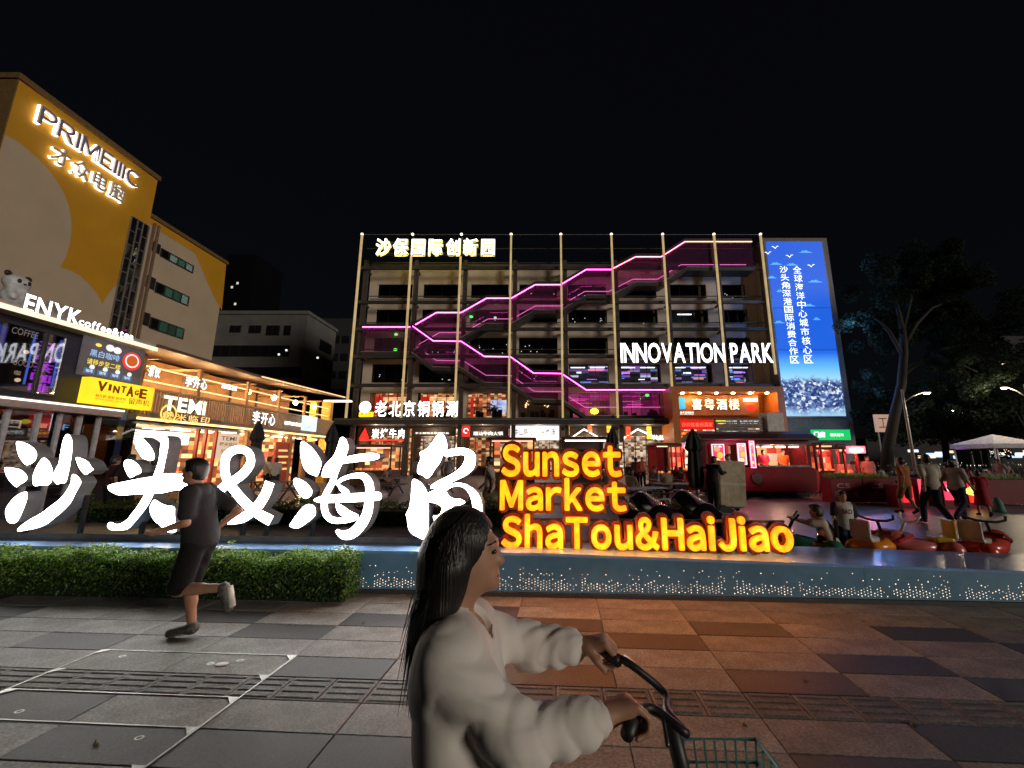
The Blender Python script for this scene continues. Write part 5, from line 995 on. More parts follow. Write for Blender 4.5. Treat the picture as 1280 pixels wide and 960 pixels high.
# ---------------------------------------------------------------- tea shop row with terrace
m_wood = mat('warm_timber', (.42, .22, .09), .55, var=.2, scale=3); m_greyp = mat('grey_fascia', (.16, .14, .13), .5); m_warmline = emat('warm_led_line', (1, .55, .2), 3.0)
yT0, yT1 = yK1-.05, mp_(300, 540)[0]; yE0 = mp_(418, 505)[0]; zF = mp_(230, 531)[1]; zTop = mp_(300, 493)[1]
tr = thing('tea_shop', 'two storey tea shop with timber terrace and grey sign fascia left of the ampersand', 'shop', (-17, (yT0+yT1)/2, 0))
ls = thing('snack_shop', 'two storey snack shop with slanted roof and yellow pillars at the row end', 'shop', (-17, (yT1+yE0)/2, 0))
for t, a, b in ((tr, yT0, yT1-.02), (ls, yT1+.02, yE0)):
    MB().box(-21, -20.8, a, b, 0, 6.6).build('rear_wall', m_wood, t); MB().box(-20.8, -14.7, a, b, zF, zF+.25).build('terrace_floor', m_greyp, t)
    MB().box(-14.69, -14.62, a, b, zF+.02, zF+.1).build('floor_edge_light', m_warmline, t)
    n = int((b-a)/.13); r = MB()
    for i in range(n): yy = a+(b-a)*(i+.5)/n; r.box(-14.98, -14.94, yy-.025, yy+.025, zF+.27, zF+1.2)
    r.build('baluster', mat('rail_slat', (.3, .22, .16), .5), t, kind='stuff'); MB().box(-15.02, -14.9, a, b, zF+1.2, zF+1.27).build('handrail', mat('handrail_brass', (.5, .36, .2), .4, .4), t)
    MB().box(-18.4, -18.3, a, b, zF+.25, 6.2).build('upper_wall', m_wood, t)
    for i in range(int((b-a)/2.2)): yy = a+1+i*2.2; MB().box(-18.28, -18.2, yy-.05, yy+.05, zF+.3, 6.1).build('upper_mullion', m_dsteel, t); MB().box(-18.2, -15.2, yy-.05, yy+.05, 5.55, 5.62).build('roof_rafter', m_wood, t); MB().ell((-16.2, yy+.8, 5.3), (.14, .14, .16), 10, 8).build('pendant_lamp', emat('terrace_lamp', (1, .58, .22), 45), t)
    for z_ in (4.6, 5.15): MB().box(-15.25, -15.2, a, b, z_, z_+.05).build('string_light', emat('string_lamp', (1, .62, .3), 1.7), t)
    for i in range(int((b-a)/2.6)): yy = a+.4+i*2.6; MB().box(-15.3, -15.15, yy-.06, yy+.06, zF+.25, 5.6).build('terrace_post', m_wood, t)
MB().add([(-20, yT0, 6.6), (-14.3, yT0, 5.75), (-14.3, yT1, 5.72), (-20, yT1, 6.55), (-20, yT0, 6.72), (-14.3, yT0, 5.87), (-14.3, yT1, 5.84), (-20, yT1, 6.67)], [(0, 1, 2, 3), (7, 6, 5, 4), (0, 4, 5, 1), (1, 5, 6, 2), (2, 6, 7, 3), (3, 7, 4, 0)]).build('roof', mat('roof_brown', (.12, .07, .045), .6), tr)
MB().add([(-20, yT1, 6.55), (-14.3, yT1, 5.72), (-14.3, yE0, 6.0), (-20, yE0, 6.9), (-20, yT1, 6.67), (-14.3, yT1, 5.84), (-14.3, yE0, 6.12), (-20, yE0, 7.0)], [(0, 1, 2, 3), (7, 6, 5, 4), (0, 4, 5, 1), (1, 5, 6, 2), (2, 6, 7, 3), (3, 7, 4, 0)]).build('roof', mat('roof_brown', (.12, .07, .045), .6), ls)
MB().bar((-14.25, yT1, 5.78), (-14.25, yE0, 6.06), .06, .06).build('roof_edge_light', emat('roof_edge_warm', (1, .6, .28), 1.3), ls)
zfa = mp_(185, 513)[1]; zfb = zF+.12; MB().box(-14.62, -14.5, yT0+.3, mp_(263, 525)[0], zfb, zfb+(zfa-zfb)*.62).build('fascia', m_greyp, tr)
t, *_ = wall_word('tea_sign', 'cream lit serif TEMI letters standing on the terrace rail', 'TEMI', FM, (204, 503), (257, 511), 9.5, 8, .35, .5, [m_side, emat('sign_cream', (1, .9, .66), 2.2)], bold=.03)
t2, *_ = wall_word('tea_sign', 'gold characters on the grey fascia under the TEMI letters', '糖米临印', FM, (203, 519), (262, 524), 4.5, 4, .55, .6, [m_side, emat('sign_gold', (1, .6, .12), 1.5)], bold=.006)
c = mp_(193, 517); b = MB(FM.M); b.add([(c[0]+cos(x)*r, c[1]+sin(x)*r, .56) for r in (.36, .29) for x in [2*pi*k/20 for k in range(20)]], [(k, (k+1) % 20, 20+(k+1) % 20, 20+k) for k in range(20)]); put_text(b, '金', c[0]-.18, c[0]+.18, c[1]-.18, c[1]+.18, .56); b.build('ring_logo', emat('sign_gold', (1, .6, .12), 1.5), t2)
MB().box(-20.7, -18.5, yT0, yT1, 0, zF-.02).build('inner_block', mat('inner_cream', (.6, .5, .36), .7), tr)
MB().box(-18.4, -14.9, yT0+.2, yT1-.1, zF-.12, zF-.04).build('ceiling', mat('ceil', (.5, .45, .4), .8), tr)
for i in range(4): yy = yT0+.8+i*1.3; MB().box(-16.5, -16.2, yy, yy+.7, zF-.16, zF-.125).build('ceiling_lamp', emat('warm_tube', (1, .78, .5), 5), tr)
mb_, a0, a1, b0, b1 = quad_panel('menu_board', 'bright white lit menu board across the tea shop counter', (145, 535), (238, 538), 553, Frame((-16.4, 0, 0), (0, 1, 0)), -.05, 0, emat('menu_white', (.95, .97, 1), 1.15), 'menu board')
b = MB(Frame((-16.4, 0, 0), (0, 1, 0)).M)
for i in range(6):
    for k in range(4): u = a0+(a1-a0)*(i+.12)/6; z = b0+(b1-b0)*(.2+.2*k); b.box(u, u+(a1-a0)*random.uniform(.06, .12), z, z+.05, .003, .006)
b.build('menu_text', mat('menu_print', (.25, .35, .5), .6), mb_, kind='stuff')
ct = MB(); ct.box(-15.4, -15.0, yT0+.4, mp_(232, 560)[0], 0, 1.05); ct.build('counter', m_wood, tr)
for px0 in (246, 256, 269): a = mp_(px0, 550)[0]; MB().box(-15.05, -14.93, a-.05, a+.05, 0, zF-.05).build('door_frame', mat('red_trim', (.4, .06, .03), .5), tr)
wl, a0, a1, b0, b1 = quad_panel('wall_poster', 'cream lit wall poster repeating the tea shop name', (272, 541), (299, 541), 573, FM, -.02, .05, emat('poster_cream', (.75, .6, .42), .75), 'poster')
A = lambda u: a0+(a1-a0)*u; B = lambda v: b0+(b1-b0)*v
ptext('TEMI', .15, .85, .72, .88, m_brt, wl, .055); ptext('糖米临印', .1, .9, .50, .64, m_brt, wl, .055); ptext('珍珠奶茶', .2, .8, .2, .36, m_brt, wl, .055)
# snack shop details
ls2, *_ = wall_word('snack_sign', 'white lit snack shop name with yellow glow on the terrace front, beside the white screen', '李开心', FM, (316, 521), (344, 525), 8, 7, .35, .45, [m_side, m_wsign], bold=.004)
decal('HAPPY SNACK BAR', 347, 370, 530, 2.2, m_wsign, ls2, n=.4, bold=.03)
ls3, *_ = wall_word('snack_sign', 'white lit snack shop name high on the roof of the tea shop', '李开心', FM, (232, 476), (259, 481), 6.5, 5, .6, .7, [m_side, m_wsign], bold=.004); decal('SNACK BAR', 260, 280, 484, 3, m_wsign, ls3, n=.62, bold=.03)
wall_word('blade_sign', 'small white lit characters beside the end wall of the coffee shop', '茶饮', FM, (186, 464), (200, 467), 6, 5, .3, .4, [m_side, m_wsign], bold=.012)
sc_, a0, a1, b0, b1 = quad_panel('white_screen', 'white lit screen at the end of the snack shop terrace', (372, 519), (389, 521), 538, FM, .3, .42, emat('pale_screen', (.75, .95, 1), 1.2, .3, .8), 'screen')
b = MB(FM.M); put_text(b, '开心', a0+(a1-a0)*.3, a0+(a1-a0)*.7, b0+(b1-b0)*.15, b0+(b1-b0)*.35, .425); b.build('lettering', mat('menu_print', (.25, .35, .5), .6), sc_)
FE = Frame((0, yE0, 0), (1, 0, 0)); m_yp = mat('yellow_pillar_paint', (.65, .36, .03), .5)
for (xa, xb) in ((391, 399), (406, 417)):
    A0 = FE.pt(xa, 505)[0]; A1 = FE.pt(xb, 505)[0]; B0 = FE.pt(xa-3, 545)[0]; B1 = FE.pt(xb-4, 545)[0]; zt_ = FE.pt(400, 503)[1]; b = MB(FE.M); b.prism([(B0, 0), (B1, 0), (A1, zt_), (A0, zt_)], .0, .35); b.build('pillar', m_yp, ls)
MB().box(-15.6, -13.7, yE0-.4, yE0, FE.pt(400, 503)[1]+.003, FE.pt(400, 503)[1]+.12).build('pillar_cap_light', emat('cap_light', (1, .9, .72), 1.6), ls)
MB().box(-20.6, -17.5, yT1+.05, yE0-.2, 0, zF-.02).build('inner_block', m_shop_warm, ls)
a = mp_(345, 560)[0]; o = MB().box(-15.1, -15.0, a, a+1.5, 0, zF-.45).build('red_door', mat('red_door_paint', (.5, .06, .03), .4), ls)
for k in range(4): MB().box(-14.998, -14.97, a+.25, a+1.25-.2*(k % 2), 1.0+.35*k, 1.1+.35*k).build('lit_line', emat('door_line', (1, .5, .15), 1.2), o)
for t, a, b in ((tr, yT0, yT1), (ls, yT1, yE0)):
    for i in range(3):
        for z_, X_, e_ in ((5.2, -16.2, 110), (zF-.5, -15.8, 90)):
            l = bpy.data.lights.new('added_light', 'POINT'); l.energy = e_; l.color = (1, .62, .28); l.shadow_soft_size = .08; o = bpy.data.objects.new('added_light', l); COL.objects.link(o); o.parent = t; o.location = Vector((X_, a+(b-a)*(i+.5)/3, z_))-ORG[t]  # point lights added for the terrace and ceiling lamps
for px in (308, 322, 362, 380): a = mp_(px, 560)[0]; MB().box(-15.15, -14.95, a-.1, a+.1, 0, zF-.02).build('ground_post', m_wood, ls)
for i in range(7): yy = yT1+.6+i*1.3; MB().box(-16.4, -16.0, yy, yy+.5, zF-.1, zF-.05).build('ceiling_lamp', emat('warm_tube', (1, .78, .5), 5), ls)
# ================================================================ FOOD TRAILERS AND STALLS
m_maroon = mat('maroon_paint', (.17, .011, .018), .55, var=.2, scale=2, spec=.15); m_maroond = mat('maroon_roof', (.075, .014, .016), .5, var=.2, scale=2); m_chrome = mat('chrome', (.6, .6, .6), .2, .9); m_tyre = mat('tyre', (.015, .015, .015), .8)
m_pinks = emat('pink_menu_face', (1, .10, .22), 1.1, .5, 5, (1, .55, .6)); m_redlamp = emat('red_heat_lamp', (1, .16, .08), 6)
def rrect(x0, x1, z0, z1, r, n=5):
    P = []
    for cx, cz, a in ((x1-r, z0+r, -90), (x1-r, z1-r, 0), (x0+r, z1-r, 90), (x0+r, z0+r, 180)):
        for k in range(n+1): t = R_(a+90*k/n); P.append((cx+cos(t)*r, cz+sin(t)*r))
    return P
TY = 17.3; FT_ = Frame((0, TY, 0), (1, 0, 0)); fp = FT_.pt
x0, x1 = fp(884, 600)[0], fp(1022, 600)[0]; zs_, zw, zr = fp(950, 584)[1], fp(950, 556)[1], fp(950, 541)[1]; xw0, xw1 = fp(947, 570)[0], fp(1010, 570)[0]
ftr = thing('food_trailer', 'large dark red rounded food trailer with a lit serving window', 'food trailer', ((x0+x1)/2, TY+1, 0))
MF = Frame((0, TY, 0), (1, 0, 0)).M
def panel(n0, n1, poly, nm, m, par, bevel=0): return MB(MF).prism(poly, n0, n1).build(nm, m, par, bevel=bevel)
panel(-2.0, 0, rrect(x0, x1, .26, zs_, .2), 'lower_body', m_maroon, ftr, .03)
for a, b in ((x0+.05, x0+.2), (fp(908, 570)[0], fp(908, 570)[0]+.12), (xw0-.25, xw0), (xw1, xw1+.14)): panel(-1.95, -.03, [(a, zs_+.003), (b, zs_+.003), (b, zw), (a, zw)], 'pillar', m_maroon, ftr)
panel(-1.97, -.02, [(x0+.03, zw+.003), (xw1+.16, zw+.003), (xw1+.1, zw+.18), (x0+.03, zw+.18)], 'header', m_maroond, ftr)
b = MB(); xr0, xr1 = x0-.25, x1+.05; arch = [(TY-.35, zw+.185), (TY-.35, zw+.26), (TY, zr-.05), (TY+.6, zr+.1), (TY+1.3, zr+.1), (TY+1.9, zr-.05), (TY+2.2, zw+.26), (TY+2.2, zw+.185)]
b.add([(xr0, y, z) for y, z in arch]+[(xr1, y, z) for y, z in arch], [tuple(range(7, -1, -1)), tuple(range(8, 16))]+[(i, (i+1) % 8, 8+(i+1) % 8, 8+i) for i in range(8)]); b.build('roof', m_maroond, ftr, bevel=.03)
panel(-1.95, -1.88, [(x0+.1, zs_), (x1-.1, zs_), (x1-.1, zw), (x0+.1, zw)], 'inner_wall', shopmat('glowing_trailer_goods', [(1, .25, .1), (1, .45, .2), (.5, .06, .03), (.9, .75, .6), (.15, .04, .03), (1, .6, .35)], .6, 2.2, 3.2, .15), ftr)
MB().box(xw0, xw1, TY-.05, TY+.5, zs_+.002, zs_+.07).build('counter', m_chrome, ftr)
for i in range(4): xx = xw0+.2+(xw1-xw0-.4)*i/3; MB().box(xx-.16, xx+.16, TY+.5, TY+.7, zw-.1, zw-.05).build('tube_lamp', emat('trailer_lamp', (1, .65, .5), 14), ftr)
MB().box(fp(987, 570)[0], fp(1008, 570)[0], TY+.02, TY+.03, zs_+.08, zw-.02).build('glass_screen', gmat('pale_glass', (.75, .7, .7), 1.0, .15), ftr)
for px, s in ((960, 1), (1000, 1), (905, 1)): xx = fp(px, 600)[0]; b = MB(); b.lathe([(.0, -.1), (.28, -.1), (.3, -.06), (.3, .06), (.28, .1), (0, .1)], 18, (xx, TY+.25, .3), (0, 1, 0)); w = b.build('wheel', m_tyre, ftr, True); MB().lathe([(0, -.115), (.15, -.112), (.15, -.1)], 14, (xx, TY+.25, .3), (0, 1, 0)).build('rim', m_post, w)
for (xa, xb, ya, yb) in ((889, 907, 555, 582), (921, 934, 554, 581), (936, 945.5, 551, 585)):
    fr = Frame((0, TY-.06, 0), (1, 0, 0)); A0, Bt = fr.pt(xa, ya); A1, Bb = fr.pt(xb, yb); t = thing('menu_sign', {889: 'square pink lit picture menu at the left end of the food trailer', 921: 'pale pink lit menu between the trailer pictures', 936: 'narrow tall pink lit sign beside the trailer window'}[xa], 'menu sign', fr.w((A0+A1)/2, Bb, 0), 'lit menus on the food trailer')
    MB(fr.M).box(A0, A1, Bb, Bt, -.06, 0).build('panel', [emat('menu_pink_a', (.85, .05, .09), 1.0), emat('menu_pink_b', (.75, .28, .33), .7), emat('menu_pink_c', (1, .12, .25), 1.1)][(889, 921, 936).index(xa)], t); b = MB(fr.M)
    e = .04; b.box(A0, A1, Bb, Bb+e, .002, .02).box(A0, A1, Bt-e, Bt, .002, .02).box(A0, A0+e, Bb+e, Bt-e, .002, .02).box(A1-e, A1, Bb+e, Bt-e, .002, .02); b.build('light_edge', emat('pink_edge', (1, .55, .65), 1.6), t)
    for k in range(3): b = MB(fr.M); zz_ = Bb+(Bt-Bb)*(.2+.28*k); disc(b, (A0+A1)/2+(.12 if k % 2 else -.1)*(A1-A0), zz_, min(.13, (A1-A0)*.3), .004, .02, n=12); b.build('dish_picture', emat('dish_%d' % k, [(1, .8, .5), (.5, .6, .1), (1, .4, .2)][k], .8), t)
    b = MB(fr.M); put_text(b, '串串' if xa != 936 else '煎', A0+(A1-A0)*.2, A1-(A1-A0)*.2, Bt-(Bt-Bb)*.17, Bt-.07, .006); b.build('lettering', m_txtw, t)
MB().lathe([(0, 0), (.22, 0), (.24, .02), (.22, .04), (0, .04)], 20, (fp(946, 598)[0], TY-.02, fp(946, 598)[1]), (0, -1, 0)).build('round_emblem', mat('emblem_dark', (.05, .02, .02), .5), ftr)
glow(ftr, ((xw0+xw1)/2, TY+.7, zw-.25), 60, (1, .5, .35)); glow(ftr, (fp(915, 570)[0], TY-.7, 2.0), 60, (1, .2, .3))  # lights added for the glow of the window and the menus
# unit on the roof
MB().box(x0+.3, x1-.2, TY+.3, TY+1.7, .04, .255).build('underframe', m_tyre, ftr)
ru = thing('roof_unit', 'grey slatted frame and box standing on the roof of the food trailer', 'roof unit', (fp(945, 540)[0], TY+1, zr+.1)); xa, xb = fp(905, 535)[0], fp(968, 535)[0]; z0_ = zr+.1
for k in range(5): zz_ = z0_+.06+.12*k; MB().obox(((xa+xb)/2, TY+.75, zz_), (xb-xa, .05, .07), rx=.4).build('slat', mat('unit_grey', (.42, .41, .40), .45, .2), ru)
for xx in (xa, (xa+xb)/2, xb): MB().box(xx-.03, xx+.03, TY+.82, TY+.9, z0_-.02, z0_+.66).build('upright', mat('unit_dark', (.12, .12, .12), .5), ru)
MB().box(fp(969, 530)[0], fp(991, 530)[0], TY+.6, TY+1.3, z0_-.02, z0_+.85).build('cabinet', mat('unit_grey', (.42, .41, .40), .45, .2), ru, bevel=.02)
def stall(name, label, px0, px1, Y, pyt, pys, m, inner, lampm, sign=None, smat=None, stxt=None, dep=1.8):
    fr = Frame((0, Y, 0), (1, 0, 0)); a, zt_ = fr.pt(px0, pyt); b_, zc_ = fr.pt(px1, pys); t = thing(name, label, 'food stall', ((a+b_)/2, Y+dep/2, 0))
    MB().box(a, b_, Y, Y+dep, .08, zc_).build('counter_body', m, t, bevel=.02); MB().box(a-.1, b_+.1, Y-.3, Y+dep+.1, zt_-.12, zt_).build('roof', m_maroond, t, bevel=.02); MB().box(a, b_, Y+dep-.08, Y+dep-.001, zc_+.002, zt_-.122).build('inner_wall', inner, t)
    for xx in (a+.05, b_-.05):
        for yy in (Y+.05, Y+dep-.15): MB().box(xx-.04, xx+.04, yy-.04, yy+.04, zc_+.002, zt_-.122).build('post', m, t)
    MB().box(a+.1, b_-.1, Y+.3, Y+.36, zt_-.2, zt_-.15).build('lamp_bar', lampm, t); MB().box(a-.05, b_+.05, Y-.12, Y-.003, zc_-.05, zc_+.0).build('counter_edge', m_chrome, t)
    for xx in (a+.2, b_-.2): MB().lathe([(0, -.05), (.16, -.05), (.16, .05), (0, .05)], 14, (xx, Y+.3, .16), (0, 1, 0)).build('wheel', m_tyre, t)
    if lampm is m_redlamp: glow(t, ((a+b_)/2, Y-.5, zt_-.3), 95, (1, .16, .1)); glow(t, ((a+b_)/2, Y+.6, zt_-.4), 40, (1, .3, .2))  # lights added for the red spill in and before the stall
    n = int((b_-a)/.22)
    for k in range(n): xx = a+.1+(b_-a-.2)*(k+.5)/n; MB().ell((xx, Y+.35, zc_+.07), (.085, .12, .07), 10, 6).build('food_tray', emat('glowing_food_%d' % (k % 3), [(1, .25, .06), (1, .45, .12), (.9, .12, .05)][k % 3], .75), t, True)  # food glows of itself, lamp light put into its colour
    if sign: q0 = fr.pt(*sign[0]); q1 = fr.pt(*sign[1]); f2 = Frame((0, Y-.34, 0), (1, 0, 0)); o = MB(f2.M).box(q0[0], q1[0], q1[1], q0[1], -.06, 0).build('sign_box', smat, t); b = MB(f2.M); put_text(b, stxt, q0[0]+.08, q1[0]-.08, q1[1]+.06, q0[1]-.06, .004, bold=.01); b.build('lettering', m_txtw, o)
    return t
m_redin = shopmat('glowing_goods_red', [(1, .12, .06), (1, .3, .12), (.4, .03, .02), (.95, .6, .4), (.2, .03, .03)], .7, 2.5, 3.5, .2)
m_stallred = emat('pink_sign_lit', (1, .22, .32), 1.2)
stall('food_stall', 'open red lit food stall right of the large trailer', 1024, 1052, 19.5, 553, 590, m_maroon, m_redin, m_redlamp)
stall('food_stall', 'small red lit stall with pink sign box, rightmost of the stalls', 1053, 1076, 18.6, 558, 592, m_maroon, m_redin, m_redlamp, ((1051, 558), (1075, 566.5)), m_stallred, '冰粉凉虾糖水')
stall('food_stall', 'dark red box stall left of the folded parasol', 819, 848, 23, 554, 592, m_maroon, m_maroon, emat('dim_warm', (1, .6, .4), 2))
stall('food_stall', 'red stall with pink lit sign strip just left of the folded parasol', 850, 871, 21.5, 555, 588, m_maroon, m_redin, m_redlamp, ((850, 555), (870, 560)), m_stallred, '章鱼小丸子')
stall('food_stall', 'dark brown market stall behind the word Sunset', 704, 762, 20, 546, 590, mat('stall_brown', (.07, .035, .025), .5), mat('stall_brown_in', (.1, .06, .05), .6), emat('cool_strip', (1, .9, .85), 6))
stall('food_stall', 'dark stall with lit shelf at the left edge of the amber words', 612, 668, 22, 547, 590, mat('stall_brown', (.07, .035, .025), .5), m_shop_warm, emat('dim_warm', (1, .6, .4), 2))
stall('food_stall', 'dark stall behind the top of the sea character', 441, 488, 24, 556, 588, mat('stall_brown', (.07, .035, .025), .5), m_shop_warm, emat('dim_warm', (1, .6, .4), 2))
# sandwich boards
def aboard(label, px, py, m, s, w=.62, h=1.15):
    p = at_z(px, py); t = thing('sandwich_board', label, 'sign', p); fr = Frame(p, (1, 0, 0)); MB(Matrix.Translation(p) @ Matrix.Rotation(R_(14), 4, 'X')).box(-w/2, w/2, -.02, .02, .12, h).build('board', m, t)
    MB(Matrix.Translation(p+Vector((0, .5, 0))) @ Matrix.Rotation(R_(-14), 4, 'X')).box(-w/2, w/2, -.02, .02, .12, h).build('rear_board', m, t)
    for s_ in (-1, 1):
        MB().bar(p+Vector((s_*(w/2-.03), -.02, 0)), p+Vector((s_*(w/2-.03), .03, .2)), .04).build('leg', m_post, t); MB().bar(p+Vector((s_*(w/2-.03), .52, 0)), p+Vector((s_*(w/2-.03), .47, .2)), .04).build('leg', m_post, t)
    b = MB(Matrix.Translation(p) @ Matrix.Rotation(R_(14), 4, 'X') @ Matrix.Rotation(pi/2, 4, 'X')); put_text(b, s, -w*.35, w*.35, h*.62, h*.85, .024, bold=.01); put_text(b, '今日特价', -w*.3, w*.3, h*.35, h*.5, .024); b.build('lettering', mat('board_print', (.75, .5, .5), .6), t)
aboard('dark red sandwich board beside the right end of the food trailer', 1033, 620, m_maroon, '小吃'); aboard('pale pinkish sandwich board behind the red planter', 1056, 617, mat('board_pale', (.5, .22, .18), .5), '烧烤', .85, 1.4)
# red planters
def planter(label, px0, px1, py, hh, dep=.55, texts=()):
    p = at_z(px0, py); q = at_z(px1, py); q.y = p.y; t = thing('planter_box', label, 'planter', ((p.x+q.x)/2, p.y+dep/2, 0), 'red planter boxes around the market'); fr = Frame((0, p.y, 0), (1, 0, 0)); n = max(1, round((q.x-p.x)/1.1))
    for k in range(n): a = p.x+(q.x-p.x)*k/n; b_ = p.x+(q.x-p.x)*(k+1)/n; MB().box(a+.006, b_-.006, p.y, p.y+dep, .05, hh).build('box_panel', m_maroon, t, bevel=.015)
    MB().box(p.x+.04, q.x-.04, p.y+.04, p.y+dep-.04, hh-.05, hh+.01).build('soil', mat('soil', (.03, .02, .015), .9), t)
    b = MB()
    for i in range(int((q.x-p.x)*260)):
        x = random.uniform(p.x+.05, q.x-.05); y = random.uniform(p.y+.06, p.y+dep-.06); h_ = random.uniform(.1, .26); dx, dy = random.gauss(0, .08), random.gauss(0, .08); b.add([(x-.012, y, hh), (x+.012, y, hh), (x+dx, y+dy, hh+h_)], [(0, 1, 2)])
    b.build('grass_blades', leafmat('planter_grass', (.16, .26, .04)), t, kind='stuff')
    for (u0, u1, v0, v1, s) in texts: b = MB(fr.M); w_ = q.x-p.x; put_text(b, s, p.x+w_*u0, p.x+w_*u1, hh*v0, hh*v1, .004); b.build('lettering', mat('planter_print', (.42, .25, .22), .6), t)
planter('long dark red planter box with faint white logos and grass on top', 1041, 1123, 630, .92, texts=[(.1, .3, .62, .8, 'CS'), (.05, .42, .28, .5, '乐东小街'), (.62, .8, .62, .8, 'CS'), (.55, .95, .28, .5, '乐东小街')])
planter('dark red planter box at the right edge behind the red child', 1237, 1292, 632, .9)
# low light boxes behind the passers-by
for px0, px1, yt_, yb_, c, s, lab in [(1124, 1143, 606, 628, (.9, .02, .03), '炸鸡', 'low red lit counter box beside the man in brown'), (1145, 1160, 598, 624, (1, .08, .16), '热卖', 'low pink and white lit counter box between the walkers'), (1176, 1192, 601, 625, (1, .05, .12), '美食', 'low pink lit counter box behind the striding woman'), (1206, 1224, 600, 628, (.95, .03, .02), '', 'low counter box with bright yellow and white burger picture')]:
    p = at_z((px0+px1)/2, 636); fr = Frame((0, p.y+.3, 0), (1, 0, 0)); A0, B1 = fr.pt(px0, yt_); A1, B0 = fr.pt(px1, yb_); t = thing('light_box_counter', lab, 'counter', fr.w((A0+A1)/2, 0, -.3))
    MB(fr.M).box(A0, A1, 0, B1, -.6, 0).build('counter_body', m_maroon, t); MB(fr.M).box(A0+.03, A1-.03, B0, B1-.03, .003, .05).build('light_panel', emat('lb_%d' % px0, c, 1.3), t)
    b = MB(fr.M)
    if s: put_text(b, s, A0+.1, A1-.1, B0+(B1-B0)*.45, B1-.12, .055, bold=.02); b.build('lettering', m_txtw, t)
    else: b.ell(((A0+A1)/2, (B0+B1)/2, .05), (.3, .14, .03), 14, 8); b.build('burger_picture', emat('burger_yellow', (1, .75, .12), 2.2), t); b = MB(fr.M); b.box(A0+.06, A1-.06, (B0+B1)/2+.14, B1-.22, .052, .056); b.build('white_band', m_wsign, t)
# canopy tent at the right edge
p = at_z(1252, 606); tn = thing('canopy_tent', 'pale canopy tent with thin white legs at the right edge', 'tent', p+Vector((1.5, 1.2, 0))); zt_ = Frame((0, p.y, 0), (1, 0, 0)).pt(1248, 556)[1]; m_can = mat('canopy_cloth', (.6, .58, .66), .7)
for dx in (0, 3):
    for dy in (0, 2.5): MB().box(p.x+dx-.03, p.x+dx+.03, p.y+dy-.03, p.y+dy+.03, 0, zt_).build('leg', mat('white_leg', (.7, .68, .62), .5), tn)
b = MB(); c = (p.x+1.5, p.y+1.25, zt_+.75); q = [(p.x-.15, p.y-.15, zt_+.08), (p.x+3.15, p.y-.15, zt_+.08), (p.x+3.15, p.y+2.65, zt_+.08), (p.x-.15, p.y+2.65, zt_+.08)]; q2 = [(x, y, z-.28) for x, y, z in q]
b.add(q+[c]+q2, [(0, 1, 4), (1, 2, 4), (2, 3, 4), (3, 0, 4), (5, 6, 1, 0), (6, 7, 2, 1), (7, 8, 3, 2), (8, 5, 0, 3)]); b.build('canopy', m_can, tn)
# folded parasols
m_par = mat('black_parasol_cloth', (.014, .014, .017), .8)
for px, pyb, pyt, lab in [(873, 641, 536, 'folded black parasol in front of the food trailer'), (768, 618, 533, 'folded black parasol behind the end of the word Sunset'), (312, 622, 526, 'folded black parasol above the ampersand'), (408, 622, 529, 'folded black parasol beside the sea character')]:
    p = at_z(px, pyb); zt_ = Frame((0, p.y, 0), (1, 0, 0)).pt(px, pyt)[1]; t = thing('folded_parasol', lab, 'parasol', p, 'folded black parasols on the plaza'); H_ = zt_
    MB().tube([p+Vector((0, 0, 0)), p+Vector((0, 0, H_))], .028, 8).build('pole', m_post, t); MB().box(p.x-.3, p.x+.3, p.y-.3, p.y+.3, 0, .08).build('base', mat('dark_base', (.05, .05, .05), .7), t)
    MB().lathe([(.035, H_*.28), (.19, H_*.30), (.23, H_*.42), (.2, H_*.6), (.17, H_*.72), (.26, H_*.76), (.2, H_*.86), (.08, H_*.96), (.02, H_*1.0)], 16, tuple(p), fold=.16).build('cloth', m_par, t)
# barrels on black stands
m_blk = mat('gloss_black_barrel', (.012, .012, .013), .16, .1, .2, 3); m_blkm = mat('matt_black_panel', (.016, .015, .015), .6)
for px, py, lab in [(822, 650, 'black glossy barrel on a black stand behind the ampersand of the long amber word'), (878, 648, 'black glossy barrel on a black stand, nearer the man with the box')]:
    c = at_y(px, py, 7.0); t = thing('barrel_seat', lab, 'barrel', (c.x, c.y, 0), 'black barrels on stands behind the amber words'); ax = Vector((.34, -.86, -.38)); L = .62
    MB().lathe([(0, -L), (.2, -L), (.235, -L*.96), (.25, -L*.8), (.27, -.02), (.285, .0), (.285, .05), (.27, .07), (.255, L*.75), (.22, L), (.20, L), (.19, L*.9), (0, L*.9)], 28, tuple(c), tuple(ax)).build('barrel', m_blk, t, True)
    MB().lathe([(.12, L*.9), (.15, L*1.02), (.12, L*1.05), (0, L*1.05)], 20, tuple(c), tuple(ax)).build('end_cap', m_blk, t, True)
    for s_ in (-1, 1): b = MB(Frame((c.x, c.y+.2, 0), (1, 0, 0)).M); b.prism([(s_*.28, 0), (s_*.62, 0), (s_*.62, c.z+.12), (s_*.45, c.z+.2), (s_*.28, c.z+.0)], -.04, .04); b.build('side_panel', m_blkm, t)
    MB().box(c.x-.28, c.x+.28, c.y+.12, c.y+.28, .35, .42).build('cross_bar', m_blkm, t)
